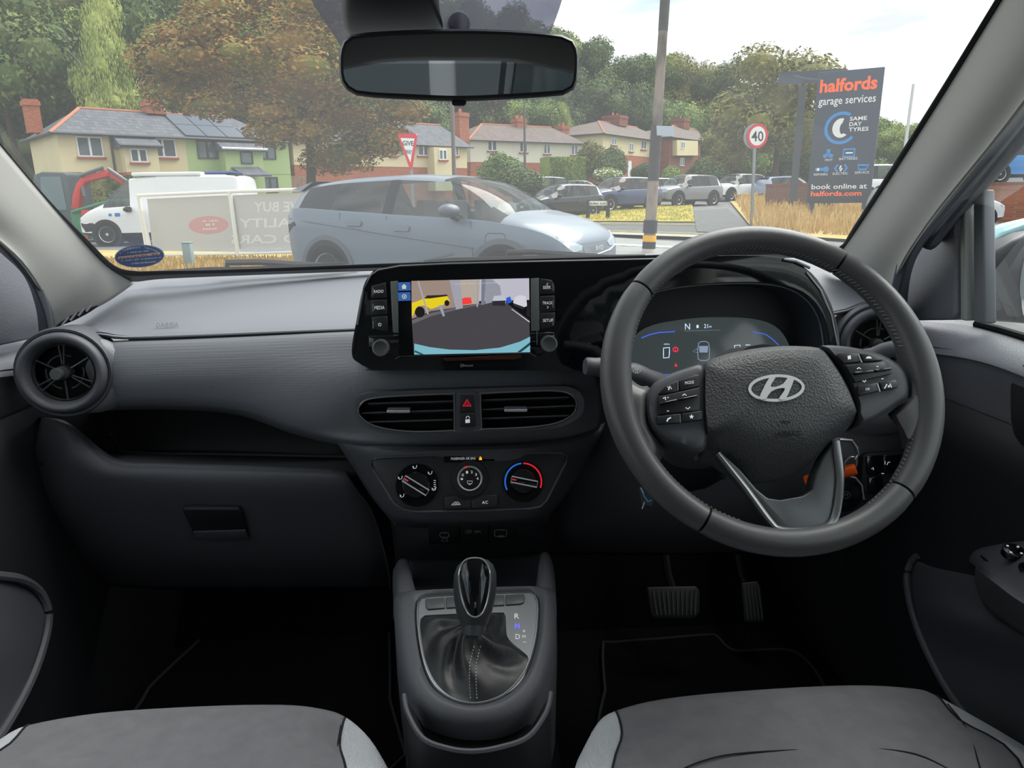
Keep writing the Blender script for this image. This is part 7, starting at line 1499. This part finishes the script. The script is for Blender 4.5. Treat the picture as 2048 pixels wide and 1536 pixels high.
parked('hatch', 'black hatchback parked beside the street name sign', M('paint_black', (36, 38, 42), .2, coat=.6), 1120, 428, R(-150), 1.0, Y=33)
parked('van', 'dark grey boxy estate car with roof box behind the black hatchback', M('paint_grey_dark', (86, 90, 92), .3, coat=.5), 1098, 398, R(20), .95, Y=44)
parked('hatch', 'small dark saloon between the black hatchback and the blue SUV', M('paint_charcoal', (62, 66, 70), .25, coat=.5), 1168, 398, R(-25), .95, Y=47)
parked('suv', 'dark blue SUV with lit headlamps parked beyond the verge', M('paint_blue_dark', (58, 70, 104), .22, coat=.6), 1238, 416, R(-148), 1.0, Y=37)
parked('hatch', 'pale mint car half hidden behind the leaning pole', M('paint_mint', (190, 214, 206), .3, coat=.5), 1300, 392, R(-150), 1.0, Y=48)
parked('suv', 'grey SUV with chrome grille right of the leaning pole', M('paint_grey_mid', (120, 124, 126), .25, coat=.6), 1368, 407, R(-148), 1.02, Y=41)
parked('suv', 'white SUV parked in front of the speed limit sign', M('paint_white', (226, 228, 230), .25, coat=.6), 1470, 397, R(-150), 1.0, Y=47)
parked('hatch', 'silver-blue car showing its roof above the low brick wall', M('paint_silver_blue', (150, 162, 186), .25, coat=.6), 1574, 388, R(10), 1.0, Y=46)
parked('van', 'white van behind the service sign', M('paint_white', (226, 228, 230), .25), 1762, 395, R(5), 1.15, Y=45)
parked('hatch', 'bright blue car parked above the brick wall outside the driver window', M('paint_bright_blue', (48, 130, 200), .25, coat=.6), 2030, 368, R(0), 1.15, Y=30)[0].location.z = P(2030, 366, 30).z
parked('hatch', 'silver car nose seen through the driver window', M('paint_silver', (190, 194, 196), .25, coat=.6), 1862, 446, R(-12), 1.0, Y=24)
# white works van behind the fence
WV = M('paint_white', (226, 228, 230)); vn, vb = parked('van', 'white works van with blue roof stripe parked behind the banner fence', WV, 340, 492, math.pi, 1.06, 'works_van', Y=22.0, wins=[(7, 9)])
del vn['group']; vn.location = PZ(352, 487, 0)
for sg in (-1, 1):
    decal(vn, vb, [(2.1, .34), (1.2, .30), (1.75, .62), (2.1, .62)], 'y', 'bumper', CARBLK, .012, sg)
    decal(vn, vb, rrect(.98, .78, 1.12, .87, .01), 'y', 'blue_badge', M('badge_blue', (40, 110, 190), .4), .006, sg); decal(vn, vb, rrect(1.2, .79, 1.28, .86, .01), 'y', 'blue_badge', _m['badge_blue'], .006, sg)
mb = MB(); mb.box((-1.9, -.5, 1.86), (.4, .5, 1.91)); mb.build('roof_stripe', M('stripe_blue', (60, 84, 160), .4), vn, bevel=.02); mb = MB(); mb.box((-1.2, -.80, 1.80), (.6, .80, 1.90)); mb.build('roof_rack', WV, vn, bevel=.03)
# ================================================================ digger, skip, barrier
DG = thing('mini_digger', 'red and black mini digger with bent boom left of the white van', 'digger', PZ(90, 482, 0)); DR = M('digger_red', (214, 50, 36), .4); FX2 = Frame(P(160, 400, 24.5), (1, 0, 0), (0, 0, 1))
mb = MB(); cabp = FX2.pts([(58, 350), (75, 343), (120, 344), (128, 350), (142, 440), (150, 470), (60, 470)]); mb.prism(FX2, cabp, -1.6, -.2); mb.build('cab', M('digger_cab', (74, 84, 88), .5), DG, bevel=.05)
mb = MB(); mb.prism(FX2, FX2.pts([(74, 353), (114, 353), (128, 420), (78, 420)]), -.22, -.17); mb.build('cab_window', M('cab_glass', (112, 128, 128), .1), DG)
boom = FX2.pts([(147, 418), (150, 390), (157, 368), (168, 354), (195, 347), (210, 340), (216, 339), (222, 344), (222, 352), (200, 358), (176, 364), (166, 378), (162, 418)]); mb = MB(); mb.prism(FX2, boom, -.15, .15); mb.build('boom', DR, DG, bevel=.02)
stick = FX2.pts([(212, 340), (226, 341), (250, 358), (280, 378), (274, 386), (262, 382), (240, 364), (216, 350)]); mb = MB(); mb.prism(FX2, stick, -.12, .12); mb.build('dipper_arm', DR, DG, bevel=.02)
for a, b in (((166, 352), (212, 336)), ((222, 338), (282, 378)), ((176, 392), (172, 372))): mb = MB(); A, B = FX2.px(*a), FX2.px(*b); mb.tube([FX2.w(*A, .2), FX2.w(*B, .2)], .06, 8); mb.build('ram', M('ram_grey', (110, 112, 114), .3, metal=.7), DG)
mb = MB(); mb.box((-1, -.2, 0), (1.4, 1.6, .55), M=Matrix.Translation(PZ(75, 482, 0) + V((0, .6, 0)))); mb.build('track_base', CARBLK, DG, bevel=.08)
SK = thing('green_skip', 'green steel skip beside the white van', 'skip', PZ(200, 478, 0)); SKM = M('skip_green', (62, 132, 92), .7, var=.25, vscale=2); f3 = Frame(P(215, 440, 23.6), (1, 0, 0), (0, 0, 1))
o_ = f3.pts([(140, 425), (222, 402), (300, 400), (292, 478), (150, 478)]); mb = MB(); mb.prism(f3, o_, -1.5, 0); mb.build('body', SKM, SK, bevel=.02)
mb = MB(); mb.tube([f3.w(*f3.px(145, 424), .03), f3.w(*f3.px(222, 402), .03), f3.w(*f3.px(300, 400), .03)], .06, 6); mb.build('top_rail', SKM, SK)
for x in (176, 210, 246): mb = MB(); mb.tube([f3.w(*f3.px(x, 420), .03), f3.w(*f3.px(x, 476), .03)], .05, 4); mb.build('rib', SKM, SK)
BR = thing('safety_barrier', 'red and white striped barrier board in front of the skip', 'barrier', P(200, 440, 23.2)); f4 = Frame(P(200, 424, 23.2), (1, 0, 0), (0, 0, 1))
for k, x in enumerate((163, 180, 197, 213, 229, 243)):
    x1 = (180, 197, 213, 229, 243, 256)[k]; mb = MB(); mb.prism(f4, f4.pts([(x, 420 + .0), (x1, 419.5), (x1, 429), (x, 430)]), -.02, .02); mb.build('stripe', M('barrier_red', (216, 48, 44), .4) if k % 2 == 0 else M('barrier_white', (232, 232, 228), .4), BR)
for x in (166, 252): mb = MB(); A = f4.px(x, 430); mb.tube([f4.w(A[0], A[1], 0), f4.w(A[0], -P(200, 424, 23.2).z + .02, 0)], .03, 6); mb.build('leg', M('barrier_red', (216, 48, 44)), BR)
# ================================================================ banner fence
a_ = PT(296, 517); b_ = PT(640, 524); FF = Frame(a_, V((b_.x - a_.x, b_.y - a_.y, 0)), (0, 0, 1))
FE = thing('tube_fence', 'white tubular fence frame around the sale banner', 'fence', a_); TW = M('fence_white', (232, 232, 226), .5)
def rail(pts, r=.035, nm='rail'):
    mb = MB(); mb.tube([FF.w(*FF.px(x, y), 0) for x, y in pts], r, 8); mb.build(nm, TW, FE)
rail([(276, 391), (460, 383), (640, 378)]); rail([(306, 511), (470, 508), (610, 504)], .03); rail([(318, 524), (470, 520), (610, 514)], .03)
for t_, b__ in (((276, 391), (297, 519)), ((458, 383), (478, 522)), ((637, 379), (648, 520))):
    mb = MB(); p0 = FF.px(*t_); p1 = FF.px(*b__); mb.tube([FF.w(p1[0], -.02, 0), FF.w(p0[0] + (p1[0] - p0[0]) * .3, p0[1], 0)], .045, 8); mb.build('post', TW, FE)
mb = MB(); p0 = FF.px(303, 421); p1 = FF.px(314, 519); mb.tube([FF.w(p1[0], -.02, .12), FF.w(p1[0] - .1, p0[1], .12)], .04, 8); mb.build('post', TW, FE)
BN = thing('sale_banner', 'pale grey mesh banner with reversed WE BUY QUALITY USED CARS lettering', 'banner', FF.w(1.5, 0, 0))
def bn_mat(nm, col): return M(nm, col, .8, spec=.1)
bpts = FF.pts([(294, 398), (420, 392), (636, 384), (648, 492), (480, 498), (306, 503)], -.06); mb = MB(); mb.prism(FF, bpts, -.07, -.06); mb.build('mesh_cloth', bn_mat('banner_grey', (196, 196, 194)), BN)
mb = MB(); c = -.058; text_px(mb, 'WE BUY', FF, 508, 404, 610, 424, -1, c, mirror=True, bold=.02); text_px(mb, 'QUALITY', FF, 478, 437, 644, 459, -2, c, mirror=True, bold=.02); text_px(mb, 'USED CARS', FF, 462, 470, 662, 488, -3, c, mirror=True, bold=.02); mb.build('lettering', bn_mat('banner_letter', (222, 222, 220)), BN)
mb = MB(); mb.prism(FF, FF.pts(ell(417, 450, 40, 18, 28, -.03), c), c - .001, c); ov = mb.build('red_oval', bn_mat('banner_red', (206, 158, 158)), BN); mb = MB(); marks(mb, FF, 402, 444, 434, 443, 4, 8, c + .002, 3); marks(mb, FF, 408, 452, 426, 451, 5, 4, c + .002, 5); marks(mb, FF, 402, 460, 434, 459, 4, 9, c + .002, 6); mb.build('oval_lettering', bn_mat('banner_letter', (222, 222, 220)), ov)
bo_ = thing('bollard', 'short square grey-green bollard in front of the banner', 'bollard', PT(381, 541)); q_ = PT(381, 541); tp_ = P(377, 486, q_.y); mb = MB(); mb.box((q_.x - .075, q_.y - .075, 0), (q_.x + .075, q_.y + .075, tp_.z)); mb.build('post', M('bollard_grey', (128, 146, 150), .5), bo_, bevel=.012); mb = MB(); mb.box((q_.x - .085, q_.y - .085, tp_.z), (q_.x + .085, q_.y + .085, tp_.z + .02)); mb.build('cap', M('bollard_grey', (128, 146, 150)), bo_, bevel=.008)
# ================================================================ poles and road signs
def pole(label, base, topz, r0, r1, mat, lean=(0, 0), name='pole', cat='pole'):
    t = thing(name, label, cat, base); mb = MB(); mb.tube([base - V((0, 0, .1)), V((base.x + lean[0] * .5, base.y, base.z + (topz - base.z) * .5)), V((base.x + lean[0], base.y + lean[1], topz))], [r0, (r0 + r1) / 2, r1], 12); mb.build('shaft', mat, t); return t
WOOD = M('pole_wood', (152, 138, 126), .9, var=.6, vscale=2.2, col2=(52, 50, 52), stretch=(1.5, 1.5, .45), spec=.1)
pb_ = PT(1297, 506); tz_ = P(1340, -60, pb_.y).z; dx_ = P(1334, -60, pb_.y).x - pb_.x
wp = pole('tall leaning wooden utility pole with yellow band beside the road', pb_, tz_, .13, .085, WOOD, (dx_, 0), 'utility_pole')
for y0, y1, m, nm, rr_ in ((484, 497, M('pole_dark', (46, 48, 54), .7), 'dark_wrap', .145), (470, 483, M('band_yellow', (240, 178, 40), .5), 'yellow_band', .148), (440, 466, M('pole_dark', (46, 48, 54)), 'dark_sleeve', .152), (497, 505, M('pole_pale', (206, 196, 186), .8), 'pale_base', .143), (252, 362, M('pole_weathered', (74, 70, 70), .9, var=.3, vscale=3), 'weathered_band', .121), (-40, 62, M('pole_weathered', (74, 70, 70)), 'weathered_band', .100)):
    A = P(1297, y1, pb_.y); B = P(1315, y0, pb_.y); f_ = lambda z: pb_.x + dx_ * (z - pb_.z) / (tz_ - pb_.z); mb = MB(); mb.tube([V((f_(A.z), pb_.y, A.z)), V((f_(B.z), pb_.y, B.z))], rr_, 14); mb.build(nm, m, wp)
f5 = Frame(P(1322, 264, pb_.y - .14), (1, .1, 0), (0, 0, 1)); mb = MB(); mb.prism(f5, f5.pts([(1304, 254), (1338, 255), (1338, 275), (1305, 273)]), .26, .29); mb.build('notice', M('notice_grey', (176, 188, 196), .5), wp); mb = MB(); text_px(mb, 'NO', f5, 1326, 262, 1336, 268, 0, .295); 
tb_ = V((0, 0, 0)); q_ = P(908, 350, 40); pole('thin grey telegraph pole left of the red chimney', V((q_.x, q_.y, 0)), P(903, 190, 40).z, .12, .10, M('pole_grey_wood', (120, 112, 104), .9), (P(904, 200, 40).x - q_.x, 0), 'telegraph_pole')
q_ = P(1050, 350, 38); sl_ = pole('slim dark street light in front of the white semi', V((q_.x, q_.y, gz(q_.x, q_.y))), P(1048, 202, 38).z, .07, .05, M('lamp_post_dark', (88, 84, 86), .6), (0, 0), 'street_light', 'street light')
q_ = P(1808, 300, 46); pole('pale lamp column behind the service sign', V((q_.x, q_.y, gz(q_.x, q_.y))), P(1814, 168, 46).z, .11, .08, M('lamp_post_pale', (200, 204, 206), .5), (.1, 0), 'lamp_column', 'street light')
# give way
gw = thing('give_way_sign', 'red-edged white triangle sign reading GIVE WAY above the hatchback roof', 'road sign', V((P(820, 300, 20).x, 20, 0))); f6 = Frame(P(817, 303, 20), (1, -.55, 0), (0, 0, 1))
RSR = M('sign_red', (216, 40, 56), .4); RSW = M('sign_white', (236, 238, 238), .4); RSB = M('sign_black', (30, 32, 36), .5)
tri = f6.pts([(795, 270), (799, 267), (831, 267), (834, 271), (824, 335), (820, 340)]); mb = MB(); mb.prism(f6, tri, -.03, 0); mb.build('plate', RSR, gw); mb = MB(); mb.prism(f6, f6.pts([(801, 276), (829, 277), (821, 325)]), 0, .005); mb.build('face', RSW, gw)
mb = MB(); text_px(mb, 'GIVE', f6, 805, 281, 827, 291, 1, .008, bold=.02); text_px(mb, 'WAY', f6, 811, 299, 824, 308, 1, .008, bold=.02); mb.build('lettering', RSB, gw)
A = f6.px(818, 300); mb = MB(); mb.tube([f6.w(A[0], A[1] + .1, -.06), f6.w(A[0], -f6.o.z, -.06)], .04, 8); mb.build('post', M('sign_post', (140, 144, 146), .4, metal=.5), gw)
# 40
q_ = PT(1503, 458); s4 = thing('speed_limit_sign', 'round red-ringed 40 speed limit sign on a grey post', 'road sign', q_); f7 = Frame(P(1515, 272, q_.y), (1, -.12, 0), (0, 0, 1))
for cx, cc_, rr_, m, nm in ((1510, -.10, .40, M('sign_back', (160, 164, 168), .5), 'back_plate'), (1515, 0, .39, RSR, 'ring'), (1515, .006, .30, RSW, 'face')):
    a, b = f7.px(cx, 272); mb = MB(); mb.prism(f7, [(a + rr_ * .86 * math.cos(t), b + rr_ * math.sin(t)) for t in (2 * math.pi * k / 32 for k in range(32))], cc_ - .02, cc_); mb.build(nm, m, s4)
mb = MB(); text_px(mb, '40', f7, 1503, 262, 1527, 283, 0, .012, bold=.01); mb.build('numerals', RSB, s4); mb = MB(); A = f7.px(1511, 272); mb.tube([f7.w(A[0], A[1], -.07), q_ + V((0, 0, -.05))], .055, 10); mb.build('post', _m['sign_post'], s4)
# street name sign
q_ = P(1196, 431, 30); sn = thing('street_name_sign', 'low white street name board on two posts on the verge', 'street sign', q_); f8 = Frame(P(1197, 406, 30), (1, -.2, 0), (0, 0, 1))
mb = MB(); mb.prism(f8, f8.pts([(1177, 402), (1215, 402), (1215, 411), (1177, 411)]), -.02, .02); mb.build('board', M('board_white', (216, 218, 214), .5), sn); mb = MB(); marks(mb, f8, 1181, 409, 1212, 409, 4.2, 11, .021, 12); mb.build('lettering', RSB, sn)
for x in (1176, 1216): A = f8.px(x, 402); B = f8.px(x, 431); mb = MB(); mb.prism(f8, [(A[0] - .08, B[1] - .1), (A[0] + .08, B[1] - .1), (A[0] + .08, A[1] + .02), (A[0] - .08, A[1] + .02)], -.1, .02); mb.build('post', CARBLK, sn)
# ================================================================ the tall service sign
q_ = PT(1606, 445); Ys = q_.y; hf = thing('service_sign', 'tall dark blue-grey halfords garage services sign on posts', 'sign', q_); HB = M('sign_slate', (58, 68, 84), .45); HO = M('sign_orange', (250, 104, 50), .45, emit=(250, 100, 50), es=.12); HBL = M('sign_blue', (52, 140, 214), .45); HW = M('sign_letter_white', (236, 238, 240), .45)
A = P(1634, 145, Ys); B = P(1767, 133, Ys - 3.2); 
f9 = Frame(P(1690, 270, Ys - 1.6), V((1, -.62, 0)), (0, 0, 1))
fp = f9.pts([(1634, 146), (1768, 133), (1741, 408), (1615, 404)]); x0 = (fp[0][0] + fp[3][0]) / 2; x1 = (fp[1][0] + fp[2][0]) / 2; y1 = (fp[0][1] + fp[1][1]) / 2; y0 = (fp[2][1] + fp[3][1]) / 2
mb = MB(); mb.prism(f9, [(x0, y0), (x1, y0), (x1, y1), (x0, y1)], -.18, 0); pn = mb.build('panel', HB, hf, bevel=.01)
Wd, Hd = x1 - x0, y1 - y0
def hq(u0, v0, u1, v1): return [(x0 + u0 * Wd, y1 - v1 * Hd), (x0 + u1 * Wd, y1 - v1 * Hd), (x0 + u1 * Wd, y1 - v0 * Hd), (x0 + u0 * Wd, y1 - v0 * Hd)]
def ht(mb, tx, u0, v0, u1, v1, bold=0.0): text_q(mb, tx, f9, hq(u0, v0, u1, v1), .012, 0, bold)
mb = MB(); ht(mb, 'halfords', .05, .055, .92, .155, .035); ht(mb, 'halfords.com', .06, .905, .86, .945, .03); mb.build('orange_lettering', HO, pn)
mb = MB(); ht(mb, 'garage services', .05, .19, .92, .265, .01); ht(mb, 'book online at', .06, .85, .93, .89, .015); ht(mb, 'SAME', .56, .345, .82, .375, .02); ht(mb, 'DAY', .56, .385, .75, .415, .02); ht(mb, 'TYRES', .56, .425, .86, .455, .02)
for tx, u0, u1, v in (('MOT', .24, .36, .655), ('BATTERIES', .46, .74, .65), ('REPAIRS', .08, .30, .765), ('ELECTRIC', .38, .62, .762), ('SERVICE', .72, .94, .758)): ht(mb, tx, u0, v, u1, v + .018)
mb.build('white_lettering', HW, pn)
cx_, cy_ = x0 + .44 * Wd, y1 - .425 * Hd; rr_ = .235 * Wd
mb = MB(); stroke(mb, f9, [(cx_ + rr_ * math.cos(R(g)), cy_ + rr_ * math.sin(R(g))) for g in range(58, 326, 8)], .105, .012)
for u, v, k in ((.28, .62, 0), (.60, .615, 1), (.18, .735, 2), (.50, .73, 3), (.84, .725, 4)):
    X, Y_ = x0 + u * Wd, y1 - v * Hd; s = .085 * Wd
    if k == 0:
        for q in range(3): stroke(mb, f9, [(X, Y_), (X + s * math.cos(R(90 + q * 120)), Y_ + s * math.sin(R(90 + q * 120)))], .12, .012)
    elif k == 1: stroke(mb, f9, [(X - s, Y_ - s * .7), (X + s, Y_ - s * .7), (X + s, Y_ + s * .7), (X - s, Y_ + s * .7)], .07, .012, 0, True)
    elif k == 2: stroke(mb, f9, [(X - s, Y_), (X + s, Y_)], .10, .012); mb.prism(f9, ell(X + s, Y_, .1, .1, 10), .005, .013)
    elif k == 3: stroke(mb, f9, [(X - s * .6, Y_ + s * .7), (X - s * 1.1, Y_), (X - s * .6, Y_ - s * .7)], .07, .012); stroke(mb, f9, [(X + s * .6, Y_ + s * .7), (X + s * 1.1, Y_), (X + s * .6, Y_ - s * .7)], .07, .012)
    else: stroke(mb, f9, [(X - s, Y_ + s * .4), (X - s * .7, Y_ - s * .5), (X + s * .5, Y_ - s * .5), (X + s, Y_ + s * .3)], .07, .012, 0, True)
mb.build('blue_symbols', HBL, pn)
mb = MB(); rw = .135 * Wd; X, Y_ = cx_, cy_; moon = [(X + rw * math.cos(R(g)), Y_ + rw * 1.15 * math.sin(R(g))) for g in range(75, 320, 12)] + [(X + rw * .15 + rw * .3 * math.cos(R(g)), Y_ - .02 + rw * .65 * math.sin(R(g))) for g in range(300, 90, -20)]
mb.prism(f9, moon, .002, .013); stroke(mb, f9, [(x0 + .12 * Wd, y1 - .735 * Hd), (x0 + .16 * Wd, y1 - .735 * Hd)], .1, .014); stroke(mb, f9, [(x0 + .50 * Wd, y1 - .71 * Hd), (x0 + .48 * Wd, y1 - .735 * Hd), (x0 + .52 * Wd, y1 - .73 * Hd), (x0 + .49 * Wd, y1 - .752 * Hd)], .06, .014); stroke(mb, f9, [(x0 + .55 * Wd, y1 - .615 * Hd), (x0 + .66 * Wd, y1 - .615 * Hd)], .05, .014); mb.build('white_symbols', HW, pn)
for x in (x0 + .04 * Wd, x1 - .12 * Wd): mb = MB(); mb.prism(f9, [(x, -f9.o.z + gz(11, Ys) - .1), (x + .18, -f9.o.z + gz(11, Ys) - .1), (x + .18, y0 + .1), (x, y0 + .1)], -.17, -.02); mb.build('leg', HB, hf)
s2 = thing('rear_sign_board', 'dark second sign board standing behind the service sign', 'sign', PT(1600, 440)); fq = Frame(P(1620, 150, Ys + 4), V((1, -.35, 0)), (0, 0, 1)); qq = fq.pts([(1557, 150), (1690, 132), (1690, 158), (1560, 173)]); ya = (qq[0][1] + qq[1][1]) / 2; yb_ = (qq[2][1] + qq[3][1]) / 2
mb = MB(); mb.prism(fq, [(qq[0][0], yb_), (qq[1][0], yb_), (qq[1][0], ya), (qq[0][0], ya)], -.2, 0); mb.build('board', HB, s2)
for x in (1606,): A = fq.px(x, 170); mb = MB(); mb.prism(fq, [(A[0] - .14, -fq.o.z), (A[0] + .14, -fq.o.z), (A[0] + .14, A[1]), (A[0] - .14, A[1])], -.18, -.02); mb.build('post', M('sign_post_dark', (66, 72, 80), .5), s2)
# walls
def wallseg(name, label, a, b, h, mat, d=.25, cop=None):
    t = thing(name, label, 'wall', a, kind='thing'); fr = Frame(a, V((b.x - a.x, b.y - a.y, 0)), (0, 0, 1)); L = (V((b.x - a.x, b.y - a.y, 0))).length
    mb = MB(); mb.prism(fr, [(0, -.5), (L, -.5), (L, h), (0, h)], -d, 0); mb.build('brickwork', mat, t)
    mb = MB(); mb.prism(fr, [(-.03, h), (L + .03, h), (L + .03, h + .09), (-.03, h + .09)], -d - .03, .03); mb.build('coping', cop or BRICKD, t)
wa_ = P(1528, 425, 34); wb_ = P(1668, 430, 31); wallseg('brick_wall', 'low dark brick wall behind the dry grass', V((wa_.x, wa_.y, gz(wa_.x, wa_.y))), V((wb_.x, wb_.y, gz(wb_.x, wb_.y))), P(1540, 373, 33.5).z - gz(16, 33), brick_mat('brick_old', (132, 92, 76), (112, 82, 70), (118, 104, 94)))
wa_ = P(1880, 425, 27); wb_ = P(2300, 440, 22); wallseg('brick_wall', 'orange brick wall outside the driver window', V((wa_.x, wa_.y, gz(wa_.x, wa_.y))), V((wb_.x, wb_.y, gz(wb_.x, wb_.y))), P(1960, 372, 26).z - gz(16, 26), brick_mat('brick_orange', (176, 112, 86), (146, 98, 80), (150, 130, 116)))
wa_ = P(1190, 375, 52); wb_ = P(1262, 373, 56); wallseg('garden_wall', 'low reddish garden wall under the hydrangea', V((wa_.x, wa_.y, gz(wa_.x, wa_.y))), V((wb_.x, wb_.y, gz(wb_.x, wb_.y))), 1.1, BRICKD)
fe_ = thing('wooden_fence', 'brown board fence between the green house and the autumn tree', 'fence', P(580, 400, 42)); f1 = Frame(P(600, 385, 42), (1, .3, 0), (0, 0, 1))
for k in range(12): a, b = f1.px(582 + k * 4.4, 352); mb = MB(); mb.prism(f1, [(a, -f1.o.z), (a + .115, -f1.o.z), (a + .115, b), (a, b)], 0, .03 + .02 * (k % 2)); mb.build('board', M('fence_wood', (176, 140, 112), .9, var=.2, vscale=3), fe_)
bw = thing('grey_warehouse', 'grey clad building beyond the brick wall outside the driver window', 'building', P(2020, 380, 60)); f2 = Frame(P(2040, 330, 60), (1, -.2, 0), (0, 0, 1)); q_ = f2.pts([(1960, 400), (2300, 400), (2300, 270), (1960, 285)]); mb = MB(); mb.prism(f2, q_, -10, 0); mb.build('wall', M('cladding_grey', (176, 182, 186), .6), bw); mb = MB(); mb.prism(f2, inset(f2.pts([(1955, 286), (2300, 270), (2300, 266), (1955, 282)]), 0), -10, .3); mb.build('roof_edge', M('cladding_dark', (120, 126, 130), .6), bw)

# ================================================================ behind the car (seen in the mirrors)
vb2, vbb = parked('van', 'silver van standing behind the car, seen in the rear view mirror', M('paint_silver', (190, 194, 196)), 0, 0, R(90), 1.05, 'silver_van', Y=10); del vb2['group']; vb2.location = (1.5, -5.6, 0)
sr = thing('showroom', 'white showroom front with dark glazing behind the car', 'building', (0, -16, 0)); fr = Frame((0, -16, 0), (-1, 0, 0), (0, 0, 1)); mb = MB(); mb.prism(fr, [(-14, 0), (14, 0), (14, 5), (-14, 5)], -6, 0); mb.build('wall', M('showroom_white', (206, 208, 208), .6), sr)
for k in range(6): mb = MB(); mb.prism(fr, [(-13.5 + k * 4.6, .4), (-9.5 + k * 4.6, .4), (-9.5 + k * 4.6, 3.6), (-13.5 + k * 4.6, 3.6)], 0, .05); mb.build('window', M('showroom_glass', (120, 128, 130), .08), sr)
